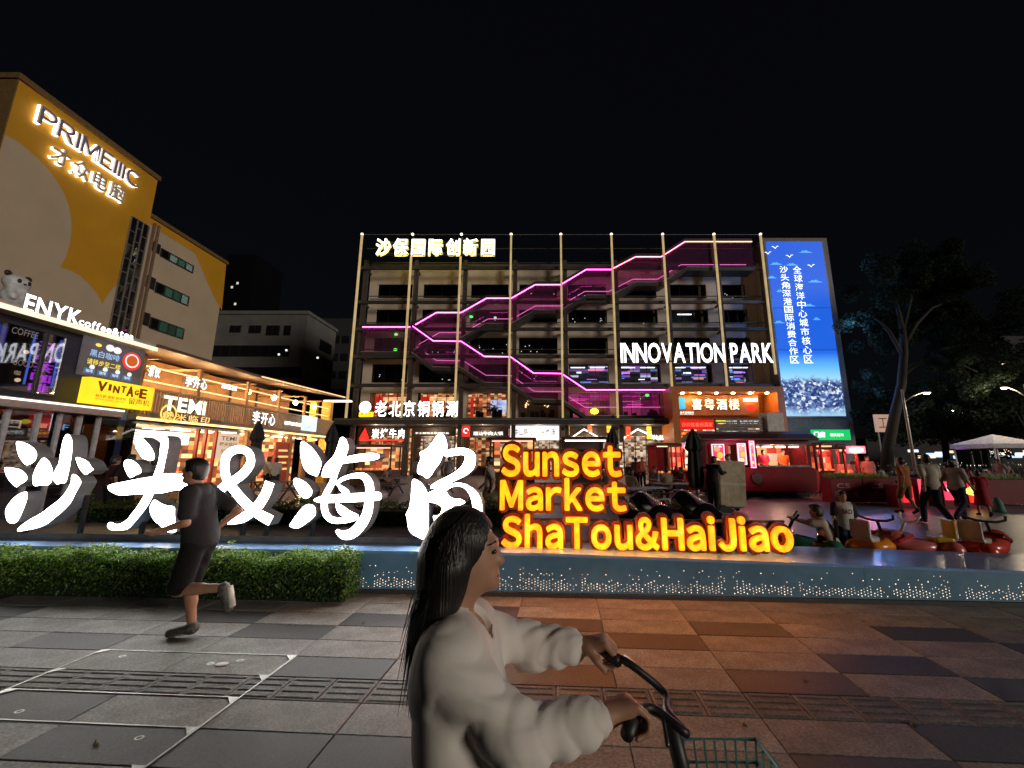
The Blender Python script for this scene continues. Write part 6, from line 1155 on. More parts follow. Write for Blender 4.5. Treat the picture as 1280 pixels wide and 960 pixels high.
# picnic tables with benches
m_tb = mat('grey_table_slat', (.12, .12, .13), .5)
def picnic(label, px, py, rz):
    p = at_z(px, py); t = thing('picnic_table', label, 'table', p, 'picnic tables on the plaza'); M_ = Matrix.Translation(p) @ Matrix.Rotation(rz, 4, 'Z')
    for k in range(5): MB(M_).box(-.8, .8, -.36+.146*k, -.36+.146*k+.136, .72, .75).build('table_slat', m_tb, t)
    for s_ in (-1, 1):
        for k in range(2): MB(M_).box(-.8, .8, s_*.68-.14+.146*k, s_*.68-.14+.146*k+.136, .43, .46).build('bench_slat', m_tb, t)
        MB(M_).bar((s_*.6, -.75, 0), (s_*.6, .25, .72), .05).build('leg', m_post, t); MB(M_).bar((s_*.6, .75, 0), (s_*.6, -.25, .72), .045).build('leg', m_post, t); MB(M_).box(s_*.6-.03, s_*.6+.03, -.82, .82, .39, .43).build('bench_bearer', m_post, t)
picnic('grey picnic table between the barrels and the market stalls', 800, 640, .25); picnic('grey picnic table with diners beside the folded parasol', 842, 630, .1); picnic('grey picnic table behind the ampersand', 340, 626, .1); picnic('grey picnic table right of the sea character', 480, 618, -.1)
# paper box on a hand trolley
p = at_z(918, 641); tr_ = thing('hand_trolley', 'black hand trolley carrying the wrapped carton', 'trolley', p); MB().box(p.x-.3, p.x+.3, p.y-.02, p.y+.35, .14, .17).build('toe_plate', m_post, tr_)
for s_ in (-1, 1): MB().tube([(p.x+s_*.26, p.y+.4, .16), (p.x+s_*.26, p.y+.46, 1.25)], .016, 6).build('rail', m_post, tr_); MB().lathe([(0, -.03), (.11, -.03), (.12, 0), (.11, .03), (0, .03)], 14, (p.x+s_*.3, p.y+.42, .12), (1, 0, 0)).build('wheel', m_tyre, tr_)
cb = thing('wrapped_carton', 'tall tan carton wrapped in shiny film on the hand trolley', 'carton', p+Vector((0, .16, .172))); glow(ftr, (fp(918, 600)[0]-1.2, 13.5, 2.6), 14, (1, .85, .7)); MB(Matrix.Translation(p+Vector((0, .17, .175))) @ Matrix.Rotation(.05, 4, 'Y')).box(-.40, .40, -.17, .19, 0, 1.40).build('carton', mat('carton_tan', (.50, .42, .29), .22, var=.2, scale=5, bump=.6, bscale=9), cb, bevel=.02)  # the light near the carton is added, no lamp stands there
MB(Matrix.Translation(p+Vector((0, .17, .175))) @ Matrix.Rotation(.05, 4, 'Y')).box(-.402, .402, -.174, -.1705, .66, .72).build('tape', mat('clear_tape', (.6, .55, .42), .12), cb)
cone_p = at_z(1249, 640); MB().lathe([(0, 0), (.17, 0), (.15, .1), (.12, .3), (.06, .42), (0, .45)], 12, tuple(cone_p)).build('teal_cone', mat('teal_tone', (.05, .2, .16), .7), None, True); tag([o for o in COL.objects if o.name.startswith('teal_cone')][0], 'small teal cone shaped object on the ground beside the red child', 'object')  # teal cone, its kind left open

# ================================================================ CHILDREN'S RIDE-ON CARS
def rideon(label, px, py, Y, rz, hull, shield, handle, seat):
    c = at_y(px, py, Y); p = Vector((c.x, Y, 0)); t = thing('ride_on_car', label, 'toy vehicle', p, 'children ride on cars parked behind the plinth'); M_ = Matrix.Translation(p) @ Matrix.Rotation(rz, 4, 'Z'); T = lambda *q: tuple(M_ @ Vector(q)); m3 = [list(r) for r in Matrix.Rotation(rz, 3, 'Z')]
    soft_part('hull', [('e', T(0, .12, .36), (.19, .33, .14), m3), ('e', T(0, .36, .46), (.15, .17, .13), m3), ('c', T(-.12, -.3, .34), T(.12, -.3, .34), .13, .13), ('-e', T(0, -.02, .56), (.14, .22, .14), m3)], .022, hull, t, .06)
    b = MB(M_ @ Matrix.Translation((0, .3, .48)) @ Matrix.Rotation(-.45, 4, 'X')); b.prism([(-.16, -.14), (.16, -.14), (.18, .08), (.1, .2), (-.1, .2), (-.18, .08)], -.02, .02); b.build('shield', shield, t)
    MB().tube([T(0, .28, .5), T(0, .2, .66), T(0, .17, .72)], .022, 8).build('steering_stem', handle, t, True); MB().tube([T(*q) for q in ((-.24, .1, .82), (-.22, .14, .76), (-.12, .17, .72), (0, .18, .71), (.12, .17, .72), (.22, .14, .76), (.24, .1, .82))], .018, 8).build('handlebar', handle, t, True)
    MB(M_).box(-.13, .13, -.34, -.1, .44, .52).build('seat', seat, t, bevel=.03); MB(M_).box(-.13, .13, -.38, -.33, .5, .76).build('seat_back', seat, t, bevel=.02)
    for x, y, r in ((-.2, -.3, .13), (.2, -.3, .13), (0, .42, .12)): w = MB().lathe([(0, -.045), (r*.9, -.045), (r, -.02), (r, .02), (r*.9, .045), (0, .045)], 16, T(x, y, r), tuple(M_.to_3x3() @ Vector((1, 0, 0)))).build('wheel', m_tyre, t, True)
    MB().ell(T(0, .53, .5), (.05, .03, .04), 10, 6).build('headlamp', mat('lamp_clear', (.8, .75, .6), .1), t, True)
pt_ = lambda n, c: mat(n, c, .22, var=.1)
rideon('green and white ride on car with black handlebar left of the crouching child', 1010, 668, 6.45, R_(60), pt_('toy_green', (.03, .16, .11)), pt_('toy_white', (.6, .58, .55)), m_post, pt_('toy_black', (.02, .02, .02)))
rideon('orange ride on car with red dashboard beside the standing child', 1092, 672, 6.35, R_(-62), pt_('toy_orange', (.75, .25, .02)), pt_('toy_red', (.4, .03, .03)), m_post, pt_('toy_cream', (.5, .45, .38)))
rideon('pink and yellow ride on car with tall white handlebar', 1152, 672, 6.3, R_(75), pt_('toy_pink', (.6, .16, .15)), pt_('toy_redp', (.7, .05, .08)), pt_('toy_whiteh', (.7, .66, .6)), pt_('toy_yellow', (.6, .36, .03)))
rideon('red ride on car at the far right behind the plinth', 1230, 676, 6.25, R_(-66), pt_('toy_redbody', (.62, .07, .05)), pt_('toy_dred', (.16, .02, .02)), m_post, pt_('toy_cream', (.5, .45, .38)))

# ================================================================ PARKED MOTORBIKES
def motorbike(p, rz, m):
    t = thing('motor_scooter', 'x', 'motor scooter', p, 'motor scooters parked under the trees'); M_ = Matrix.Translation(p) @ Matrix.Rotation(rz, 4, 'Z'); T = lambda *q: tuple(M_ @ Vector(q)); ax = tuple(M_.to_3x3() @ Vector((1, 0, 0)))
    for y in (-.6, .6): MB().lathe([(0, -.05), (.2, -.05), (.25, -.02), (.25, .02), (.2, .05), (0, .05)], 14, T(0, y, .25), ax).build('wheel', m_tyre, t, True)
    MB(M_).box(-.14, .14, -.75, .02, .4, .68).build('rear_body', m, t, bevel=.06); MB(M_).box(-.12, .12, -.02, .4, .26, .34).build('footboard', m, t, bevel=.02); MB(M_ @ Matrix.Translation((0, .5, .62)) @ Matrix.Rotation(-.25, 4, 'X')).box(-.18, .18, -.05, .05, -.3, .34).build('front_shield', m, t, bevel=.04)
    MB(M_).box(-.13, .13, -.72, -.02, .69, .78).build('seat', m_tyre, t, bevel=.03); MB().tube([T(-.34, .36, 1.03), T(-.1, .46, 1.0), T(.1, .46, 1.0), T(.34, .36, 1.03)], .022, 6).build('handlebar', m_post, t); MB().ell(T(0, .58, .86), (.09, .05, .07), 10, 6).build('headlamp', mat('lamp_clear', (.8, .75, .6), .1), t, True)
    for s_ in (-1, 1): MB().tube([T(s_*.3, .4, 1.02), T(s_*.33, .42, 1.2)], .008, 5).build('mirror_stem', m_post, t); MB().ell(T(s_*.33, .42, 1.24), (.06, .015, .045), 8, 5).build('mirror', m_chrome, t)
    return t
ORD = ['first', 'second', 'third', 'fourth', 'fifth', 'sixth', 'seventh', 'eighth', 'ninth', 'tenth', 'eleventh', 'twelfth']
bks = [motorbike(at_z(1100, 606), .5, mat('scooter_dark', (.03, .03, .035), .25)), motorbike(at_z(1140, 600), .3, mat('scooter_grey', (.3, .3, .32), .3)), motorbike(at_z(1186, 604), .4, mat('scooter_red', (.25, .02, .03), .3))]
labs = ['dark', 'grey', 'dark red']; k = 0; random.seed(21)
for i, px in enumerate(range(1078, 1296, 9)):
    j = (i*7) % 3; p = at_z(px+random.uniform(-4, 4), random.choice((596, 601, 606, 610))); dup(bks[j], p, random.uniform(-.2, .9))
allb = sorted([o for o in COL.objects if o.name.split('.')[0] == 'motor_scooter'], key=lambda o: o.location.x/o.location.y); cnt = {}
for o in allb:
    c = 'grey' if o.children[1].active_material.name == 'scooter_grey' else ('dark red' if any(x.active_material and x.active_material.name == 'scooter_red' for x in o.children) else 'dark'); c = 'grey' if any(x.active_material and x.active_material.name == 'scooter_grey' for x in o.children) else c
    k = cnt.get(c, 0); cnt[c] = k+1; o['label'] = '%s motor scooter, %s %s one from the left under the trees' % (c, ORD[min(k, 11)], c)

# ================================================================ STREET LAMPS, TREES, FAR THINGS
m_lpole = mat('lamp_post_paint', (.5, .46, .4), .5, .3); m_lamp = emat('street_lamp_glow', (1, .82, .55), 30)
def street_lamp(label, base, H_, arm, power, group='street lamps'):
    t = thing('street_lamp', label, 'street lamp', base, group); b = Vector(base); MB().tube([b, b+Vector((0, 0, H_))], [.11, .065], 10).build('pole', m_lpole, t, True); e = b+Vector((arm[0], arm[1], H_*.97))
    MB().tube([b+Vector((0, 0, H_*.86)), b+Vector((arm[0]*.5, arm[1]*.5, H_*.93)), e], .035, 8).build('arm', m_lpole, t, True); h = MB(); h.ell(e+Vector((arm[0]*.2, arm[1]*.2, 0)), (.26, .16, .07), 14, 8); h.build('lamp_head', m_lpole, t, True); MB().ell(e+Vector((arm[0]*.2, arm[1]*.2, -.06)), (.2, .13, .06), 14, 8).build('lamp_lens', m_lamp, t, True)
    if power:
        l = bpy.data.lights.new('street_lamp_light', 'POINT'); l.energy = power; l.color = (1, .8, .55); l.shadow_soft_size = .15; o = bpy.data.objects.new('street_lamp_light', l); COL.objects.link(o); o.parent = t; o.location = e+Vector((arm[0]*.2, arm[1]*.2, -.3))-b
    return t
q = at_y(1142, 575, 26); street_lamp('tall street lamp with its arm reaching right in front of the big tree', (q.x, 26, 0), Frame((0, 26, 0), (1, 0, 0)).pt(1127, 487)[1], (1.35, 0), 90)
q = at_y(1258, 486, 27); street_lamp('bright street lamp at the right edge', (q.x+1.3, 27, 0), q.z+.3, (-1.2, 0), 420)
q = at_y(1193, 513, 48); street_lamp('small far street lamp among the dark trees', (q.x+1, 48, 0), q.z+.3, (-1, 0), 120)
m_bark = mat('dark_bark', (.016, .014, .012), .9, var=.35, scale=5, bump=.4, bscale=18)
m_tleaf = [leafmat('tree_leaf', (.018, .028, .016), .5, .25, .9, .05), leafmat('tree_leaf_pale', (.04, .055, .034), .4, .25, .9, .05)]
def tree(label, base, trunk, limbs, clumps, n, L, seed, name='broadleaf_tree'):
    random.seed(seed); t = thing(name, label, 'tree', base); b = MB(); b.tube(*trunk); b.build('trunk', m_bark, t, True)
    for pts, r in limbs: MB().tube(pts, r, 7).build('limb', m_bark, t, True)
    b = MB(); tot = sum(c[1]**2 for c in clumps)
    for c, r in clumps:
        sub = [(c+Vector((random.gauss(0, 1), random.gauss(0, 1), random.gauss(0, .75)))*r*.5, r*random.uniform(.22, .42)) for _ in range(9)]
        for i in range(int(n*r*r/tot)):
            s, rr = random.choice(sub); d = Vector((random.gauss(0, 1), random.gauss(0, 1), random.gauss(0, 1))).normalized(); p = s+d*rr*random.uniform(.55, 1.05); leaf(b, p, d+Vector((random.gauss(0, .5), random.gauss(0, .5), .4)), (0, 0, 1), L*random.uniform(.6, 1.3), L*.6*random.uniform(.7, 1.2), 1 if random.random() < .3 else 0)
    b.build('crown', m_tleaf, t); return t
Y = 30.0; A_ = lambda px, py, dy=0: at_y(px, py, Y+dy); base = at_y(1108, 600, Y); base.z = 0
tp_ = [base, A_(1110, 560), A_(1118, 520), A_(1127, 480), A_(1130, 440), A_(1128, 412)]
cl = [(A_(1112, 362), 2.6), (A_(1140, 345, 1), 2.8), (A_(1168, 352, 2), 2.8), (A_(1128, 395, 1), 2.4), (A_(1190, 385, 2), 3.0), (A_(1212, 410, 1), 3.2), (A_(1090, 392, 2), 1.0), (A_(1165, 400, 3), 3.0), (A_(1240, 430, 2), 3.0), (A_(1198, 450, 0), 2.2), (A_(1225, 465, -1), 2.2), (A_(1090, 420, 3), 2.0), (A_(1256, 475, 3), 2.5), (A_(1150, 330, 0), 1.4)]
lim = [([A_(1129, 445), A_(1112, 415), A_(1100, 402), A_(1088, 394)], [.16, .12, .07, .03]), ([A_(1130, 430), A_(1145, 405), A_(1165, 385, 1), A_(1190, 375, 2)], [.2, .15, .1, .04]), ([A_(1128, 412), A_(1122, 385), A_(1115, 360)], [.2, .12, .04]), ([A_(1128, 412), A_(1138, 375, 1), A_(1145, 345, 1)], [.2, .12, .04]), ([A_(1132, 465), A_(1165, 440, 1), A_(1205, 430, 1), A_(1240, 430, 2)], [.2, .14, .09, .04]), ([A_(1165, 440, 1), A_(1195, 452), A_(1222, 465, -1)], [.1, .07, .03])]
tree('tall leaning tree with a wide dark crown right of the billboard', base, (tp_, [.42, .38, .34, .3, .26, .22], 10), lim, cl, 42000, .27, 5)
for i, (px, pb, pt, YY, rr, lab) in enumerate([(1108, 600, 480, 36, 2.3, 'dark tree behind the leaning trunk near the billboard'), (1185, 600, 490, 40, 4.0, 'dark tree behind the street lamp'), (1235, 600, 500, 38, 4.0, 'dark tree at the right behind the parked scooters'), (1290, 600, 470, 34, 4.0, 'dark tree at the right border')]):
    bb = at_y(px, 590, YY); bb.z = 0; top = at_y(px, pt, YY); c = [(Vector((bb.x+random.gauss(0, 1.5), YY+random.gauss(0, 1), top.z*f)), rr*g) for f, g in ((.95, .7), (.8, .9), (.75, .8), (.62, .8), (.55, .6))]
    tree(lab, bb, ([bb, bb+Vector((.2, 0, top.z*.4)), Vector((bb.x, YY, top.z*.75))], [.3, .25, .12], 8), [([bb+Vector((.2, 0, top.z*.4)), c[3][0]], [.15, .05]), ([bb+Vector((.2, 0, top.z*.45)), c[1][0]], [.15, .05])], c, 4500, .34, 30+i)
# board on posts, far shops, far tower
fr = Frame((0, 33, 0), (1, 0, 0)); A0, B1 = fr.pt(1092, 518); A1, B0 = fr.pt(1116, 540); t = thing('hoarding', 'dim pinkish hoarding with dark strokes behind the leaning tree', 'sign', fr.w((A0+A1)/2, 0, 0)); MB(fr.M).box(A0, A1, B0, B1, -.1, 0).build('board', emat('hoarding_face', (.55, .33, .24), .55), t)
b = MB(fr.M); put_text(b, '工', A0+.3, A1-.3, B0+.35, B1-.3, .01); b.build('lettering', m_txtk, t)
for x in (A0+.2, A1-.2): MB(fr.M).box(x-.06, x+.06, 0, B0-.003, -.08, -.02).build('post', m_post, t)
fr = Frame((0, 60, 0), (1, 0, 0)); fs = thing('far_shop_row', 'low dark shop row with lit white windows far beyond the trees', 'building', fr.w(fr.pt(1180, 573)[0], 0, 0)); xa, xb = fr.pt(1085, 570)[0], fr.pt(1330, 570)[0]; zt_ = fr.pt(1180, 548)[1]
MB(fr.M).box(xa, xb, 0, zt_, -8, 0).build('wall', m_concd, fs); random.seed(8)
for i in range(16): x = xa+6+(xb-xa-8)*i/16; w = random.uniform(1, 3.2); z = random.uniform(1.6, 2.6); MB(fr.M).box(x, x+w, z, z+random.uniform(.3, .8), .005, .08).build('shop_window', emat(['far_white', 'far_warm', 'far_blue'][i % 3], [(.9, .97, 1), (1, .7, .4), (.5, .7, 1)][i % 3], 1.3), fs)
fr = Frame((0, 52, 0), (1, 0, 0)); t = thing('far_kiosk', 'small far kiosk with purple lit sign beyond the scooters', 'kiosk', fr.w(fr.pt(1236, 570)[0], 0, 0)); A0, A1 = fr.pt(1226, 570)[0], fr.pt(1247, 570)[0]; z1 = fr.pt(1236, 556)[1]; MB(fr.M).box(A0, A1, 0, z1-.5, -3, 0).build('body', m_concd, t); MB(fr.M).box(A0, A1, z1-.497, z1+.2, -3, .1).build('sign_band', emat('purple_band', (.5, .12, .9), 1.4), t); MB(fr.M).box(A0+.2, A1-.2, z1-1.5, z1-.7, .004, .06).build('window', emat('far_white', (.9, .97, 1), 1.3), t)
fr = Frame((0, 160, 0), (1, 0, 0)); A0, B1 = fr.pt(1244, 420); A1 = fr.pt(1290, 420)[0]; t = thing('high_rise', 'dark high rise with a column of warm lit balconies at the right', 'tower', fr.w((A0+A1)/2, 0, 0)); MB(fr.M).box(A0, A1, 0, B1, -20, 0).build('wall', m_concd, t)
for px, py, w in [(1249, 431, 11), (1250, 443, 9), (1252, 451.5, 8), (1253, 455.5, 9), (1256, 468, 11), (1258, 476, 10)]: a, z = fr.pt(px-w/2, py); a1_ = fr.pt(px+w/2, py)[0]; MB(fr.M).box(a, a1_, z-.35, z+.35, .01, .4).build('balcony_light', emat('balcony_warm', (1, .72, .42), 1.2), t)
# ================================================================ PEOPLE
m_skin = mat('skin', (.42, .22, .14), .5, var=.08, scale=12, sss=.08); m_hair = hairmat('black_hair'); m_eye = mat('eye_dark', (.02, .015, .012), .15); m_lipm = mat('lip', (.32, .10, .08), .45)
def cloth(n, c, r=.8): return mat('cloth_'+n, c, r, var=.18, scale=9, bump=.7, bscale=6, spec=.2)
def person(label, base, heading, h=1.7, pose=None, shirt=None, sleeve='short', pants=None, leg='long', hair='short', shoe=None, vox=.015, group=None, dress=None, lean=0.0, head_yaw=0, world=None, finger=1.0, coat=0.0, skin=None, grips=None, sole=None, GC={}):
    """base on the ground under the hips; heading: direction faced, radians from +x; joints in metres for a 1.7 m figure, x to the figure's right, y forward"""
    skin = skin or m_skin; t = thing('person', label, 'person', base, group); s = h/1.7; Rz = Matrix.Rotation(heading-pi/2, 3, 'Z')
    J = dict(pel=(0, 0, .93), neck=(0, .0, 1.44), head=(0, .03, 1.585), shL=(-.175, 0, 1.395), shR=(.175, 0, 1.395), elL=(-.225, -.04, 1.12), elR=(.225, -.04, 1.12), wrL=(-.22, .07, .89), wrR=(.22, .07, .89),
             hipL=(-.09, 0, .90), hipR=(.09, 0, .90), knL=(-.10, .03, .49), knR=(.10, .03, .49), anL=(-.10, -.02, .09), anR=(.10, -.02, .09), toL=(-.115, .15, .035), toR=(.115, .15, .035))
    J.update(pose or {})
    if lean:
        for k in ('neck', 'head', 'shL', 'shR', 'elL', 'elR', 'wrL', 'wrR'):
            x, y, z = J[k]; a = z-.93; J[k] = (x, y+sin(lean)*a, .93+cos(lean)*a+0*y)
    P = {k: Vector(base)+Rz @ (Vector(v)*s) for k, v in J.items()}
    if world: P.update({k: Vector(v) for k, v in world.items()})
    up = (P['neck']-P['pel']).normalized(); rt = (P['shR']-P['shL']); rt = (rt-up*rt.dot(up)).normalized(); fw_ = up.cross(rt)
    B = [[rt[i], fw_[i], up[i]] for i in range(3)]; L = (P['neck']-P['pel']).length; tp = lambda f, y=0: P['pel']+up*(L*f)+fw_*(y*s); l = lambda a, b, f: P[a].lerp(P[b], f); S = lambda *q: tuple(x*s for x in q)
    hy = Matrix.Rotation(head_yaw, 3, 'Z'); hf = hy @ fw_; hf.z *= .3; hf = hf.normalized(); hu = (Vector((0, 0, 1))*.75+up*.25); hu = (hu-hf*hu.dot(hf)).normalized(); hr = hf.cross(hu); HB = [[hr[i], hf[i], hu[i]] for i in range(3)]; hp = lambda x, y, z: P['head']+(hr*x+hf*y+hu*z)*s
    torso = [('e', tp(.0), S(.155, .11, .125), B, .06*s), ('e', tp(.30), S(.132, .092, .15), B, .07*s), ('e', tp(.66), S(.155, .108, .18), B, .07*s), ('c', P['shL'].lerp(P['shR'], .08), P['shL'].lerp(P['shR'], .92), .056*s, .056*s, .05*s)]
    fr = max(.0085*s, .55*vox)*finger
    def hand(w, e, side):
        if grips and w[-1] in grips:
            d = (P[w]-P[e]); pn = Vector(grips[w[-1]]); d = (d-pn*d.dot(pn)).normalized(); sd_ = d.cross(pn); c = P[w]+d*.082+pn*.034; GC[w[-1]] = (c, sd_); o = [('c', P[w]+d*.01, P[w]+d*.075+sd_*.016, .024, .021, .02), ('c', P[w]+d*.02, P[w]+d*.075-sd_*.016, .023, .021, .02)]
            for off, f in ((-.032, .92), (-.011, 1), (.011, .98), (.031, .85)):
                q = [P[w]+d*.088+sd_*off-pn*.004, c+d*.030*f+sd_*off-pn*.004, c+d*.018*f+pn*.026+sd_*off, c-d*.016+pn*.025+sd_*off*.95]
                o += [('c', q[i], q[i+1], .0098-.0007*i, .0093-.0007*i, .005) for i in range(3)]
            th = -1 if sd_.dot(rt)*side > 0 else 1
            q = [P[w]+d*.028+sd_*.026*th, c-d*.03+sd_*.046*th-pn*.004, c-d*.012+sd_*.05*th+pn*.026]; return o+[('c', q[0], q[1], .0125, .0115, .012), ('c', q[1], q[2], .0112, .0095, .006)]
        d = (P[w]-P[e]).normalized(); pn = (rt*(-side)).cross(d); pn = (pn-d*pn.dot(d)); pn = pn.normalized() if pn.length > .1 else fw_; sd_ = d.cross(pn); o = [('c', P[w]+d*.01*s, P[w]+d*.07*s+sd_*.012*s, .026*s, .024*s, .02*s), ('c', P[w]+d*.02*s, P[w]+d*.07*s-sd_*.014*s, .024*s, .024*s, .02*s)]
        for k, (off, ln) in enumerate(((-.030, .062), (-.010, .074), (.010, .070), (.029, .054))):
            a = P[w]+d*.085*s+sd_*off*s; m = a+(d*.8+pn*.35)*ln*.5*s; o += [('c', a, m, fr, fr*.95, .006*s), ('c', m, m+(d*.45+pn*.8)*ln*.5*s, fr*.95, fr*.8, .006*s)]
        a = P[w]+d*.03*s-sd_*.028*s; m = a+(d*.6-sd_*.6+pn*.4)*.04*s; o += [('c', a, m, fr*1.2, fr*1.1, .008*s), ('c', m, m+(d*.85+pn*.4)*.035*s, fr*1.1, fr*.9, .006*s)]
        return o
    headp = [('e', hp(0, -.008, .025), S(.074, .092, .098), HB, .03*s), ('e', hp(0, .018, -.045), S(.054, .066, .072), HB, .04*s), ('c', hp(0, .082, .012), hp(0, .1, -.028), .009*s, .014*s, .018*s), ('e', hp(0, .075, -.088), S(.022, .02, .018), HB, .03*s),
             ('e', hp(0, .078, -.062), S(.024, .014, .011), HB, .012*s), ('e', hp(.076, -.008, -.012), S(.011, .027, .033), HB, .012*s), ('e', hp(-.076, -.008, -.012), S(.011, .027, .033), HB, .012*s), ('c', P['neck']-up*.03*s, P['head']-hu*.05*s-hf*.012*s, .056*s, .05*s, .04*s),
             ('c', hp(-.032, .083, .026), hp(.032, .083, .026), .012*s, .012*s, .02*s)]
    limbs = []
    for q, side in (('L', -1), ('R', 1)):
        limbs += [('c', P['sh'+q], P['el'+q], .047*s, .038*s, .03*s), ('c', P['el'+q], P['wr'+q], .038*s, .026*s, .02*s)] + hand('wr'+q, 'el'+q, side)
        limbs += [('c', P['hip'+q], P['kn'+q], .082*s, .054*s, .05*s), ('c', P['kn'+q], P['an'+q], .052*s, .036*s, .03*s), ('c', l('kn'+q, 'an'+q, .25)-fw_*.012*s, l('kn'+q, 'an'+q, .45)-fw_*.012*s, .05*s, .046*s, .03*s), ('c', P['an'+q]-Vector((0, 0, .03*s)), P['to'+q], .036*s, .03*s, .02*s)]
    soft_part('body', torso+headp+limbs, vox, skin, t, .02*s)
    for sd_ in (-1, 1): MB().ell(tuple(hp(sd_*.031, .083, .006)), S(.012, .008, .008), 8, 5).build('eye', m_eye, t, True)
    # hair
    H_ = [('e', hp(0, -.018, .038), S(.086, .103, .104), HB, .02), ('e', hp(0, -.034, -.022), S(.079, .074, .085), HB, .03*s), ('e', hp(.02, .045, .105), S(.05, .05, .03), HB, .03*s)]
    if hair in ('long', 'bun', 'bob'): H_ += [('e', hp(0, -.04, -.03), S(.08, .075, .09), HB, .03*s)]
    if hair == 'bun': H_ += [('e', hp(0, -.11, .07), S(.045, .045, .045), HB, .02*s)]
    if hair == 'long': H_ += [('c', hp(0, -.06, -.02), hp(0, -.1, -.33), .085*s, .06*s, .04*s)]
    H_ += [('-e', hp(0, .085, -.03), S(.066, .075, .085), HB)]
    if isinstance(hair, list): H_ = hair
    soft_part('hair', H_, min(vox, .012), m_hair, t, .02)
    g = coat
    if shirt is not None:
        C = [('e', tp(.02), (.163*s+.02+g, .118*s+.02+g, .15*s+.02), B, .08*s), ('e', tp(.30), (.14*s+.022+g, .10*s+.022+g, .17*s+.02), B, .08*s), ('e', tp(.66), (.158*s+.02+g, .112*s+.02+g, .18*s+.015), B, .07*s), ('c', P['shL'].lerp(P['shR'], .06), P['shL'].lerp(P['shR'], .94), .062*s+.008+g*.5, .062*s+.008+g*.5, .06*s)]
        for q in 'LR':
            if sleeve == 'short': e = l('sh'+q, 'el'+q, .72); C += [('c', P['sh'+q], e, .058*s+.008, .062*s+.006, .04*s)]
            elif sleeve == 'long': C += [('c', P['sh'+q], P['el'+q], .056*s+.008+g, .048*s+.01+g, .04*s), ('c', P['el'+q], l('el'+q, 'wr'+q, .93), .048*s+.01+g, .036*s+.008+g*.6, .03*s)]
        C += [('-c', P['neck']+up*.0, P['neck']+up*.2*s, .062*s, .07*s)]
        if not dress: C += [('/', tp(-.16), -up)]
        soft_part('shirt', C, vox, shirt, t, .02*s)
    if dress:
        C = [('e', tp(.02), (.175*s+.02, .13*s+.02, .15*s), B, .08*s), ('c', tp(.02), Vector((tp(0).x, tp(0).y, base[2]+.45*s)), .17*s, .24*s, .05*s), ('/', Vector((0, 0, base[2]+.42*s)), Vector((0, 0, -1)))]; soft_part('skirt', C, vox, dress, t, .02*s)
    if pants is not None:
        C = [('e', tp(.0), (.158*s+.014, .113*s+.014, .125*s), B, .06*s)]
        for q in 'LR':
            if leg == 'long': C += [('c', P['hip'+q], P['kn'+q], .09*s+.012, .066*s+.012, .05*s), ('c', P['kn'+q], l('kn'+q, 'an'+q, .93), .064*s+.012, .056*s+.010, .03*s)]
            else: C += [('c', P['hip'+q], l('hip'+q, 'kn'+q, .90), .088*s+.010, .078*s+.014, .035*s)]
        C += [('/', tp(.22), up)]
        soft_part('trousers' if leg == 'long' else 'shorts', C, vox, pants, t, .02*s)
    sh = shoe or cloth('shoe_dark', (.03, .03, .032))
    for q in 'LR':
        d = (P['to'+q]-P['an'+q]).normalized(); a = P['an'+q]; soft_part('shoe', [('c', a-Vector((0, 0, .025*s))-fw_*.02*s if abs(d.z) < .8 else a, P['to'+q], .046*s, .04*s, .02*s), ('c', a, a-Vector((0, 0, .03*s)) if abs(d.z) < .8 else a+d*.03*s, .045*s, .048*s, .02*s)], min(vox, .012), sh, t, .02*s)
        if sole: MB().tube([a-Vector((0, 0, .055*s))-d*.045*s if abs(d.z) < .8 else a-fw_*.05*s, P['to'+q]-Vector((0, 0, .022*s)) if abs(d.z) < .8 else P['to'+q]-fw_*.03*s], [.036*s, .036*s], 10, True, .5).build('sole', sole, t, True)
    return t, P
W_ = cloth
def walk(ph=.22, arm=.18):
    return dict(knL=(-.1, ph*.75+.05, .50), anL=(-.1, ph+.02, .10), toL=(-.11, ph+.19, .055), knR=(.1, .02, .49), anR=(.1, -ph*1.35, .17), toR=(.11, -ph*1.35+.12, .05), elL=(-.22, -arm*.9, 1.13), wrL=(-.2, -arm*.6, .9), elR=(.22, arm*.35, 1.12), wrR=(.19, arm*1.5, .93))
SIT = dict(pel=(0, 0, .55), neck=(0, .06, 1.05), head=(0, .1, 1.2), shL=(-.175, .05, 1.0), shR=(.175, .05, 1.0), elL=(-.23, .12, .76), elR=(.23, .12, .76), wrL=(-.1, .32, .78), wrR=(.1, .32, .78), hipL=(-.09, 0, .52), hipR=(.09, 0, .52), knL=(-.12, .42, .50), knR=(.12, .42, .50), anL=(-.12, .40, .09), anR=(.12, .36, .09), toL=(-.12, .56, .04), toR=(.12, .52, .04))
# ---- the runner
hd = atan2(-.12, -1); b = at_z(230, 799)
person('runner in dark t-shirt and black shorts passing the hedge, seen from behind', b, hd, 1.66, dict(pel=(0, -.02, .91), neck=(0, .09, 1.41), head=(0, .13, 1.555), shL=(-.17, .04, 1.36), shR=(.17, .08, 1.36), elL=(-.22, .0, 1.09), wrL=(-.20, .21, 1.02), elR=(.23, -.20, 1.14), wrR=(.19, -.02, .96),
    hipL=(-.085, -.02, .88), hipR=(.085, -.02, .88), knR=(.07, .07, .48), anR=(.05, -.02, .10), toR=(.05, .16, .04), knL=(-.085, .06, .46), anL=(-.09, -.34, .47), toL=(-.09, -.41, .29)), W_('dark_tee', (.024, .024, .027)), 'short', W_('black_shorts', (.010, .010, .012)), 'short', 'short', mat('runner_shoe', (.10, .10, .09), .6, var=.7, scale=30), .0105, sole=mat('shoe_sole', (.5, .48, .42), .6))
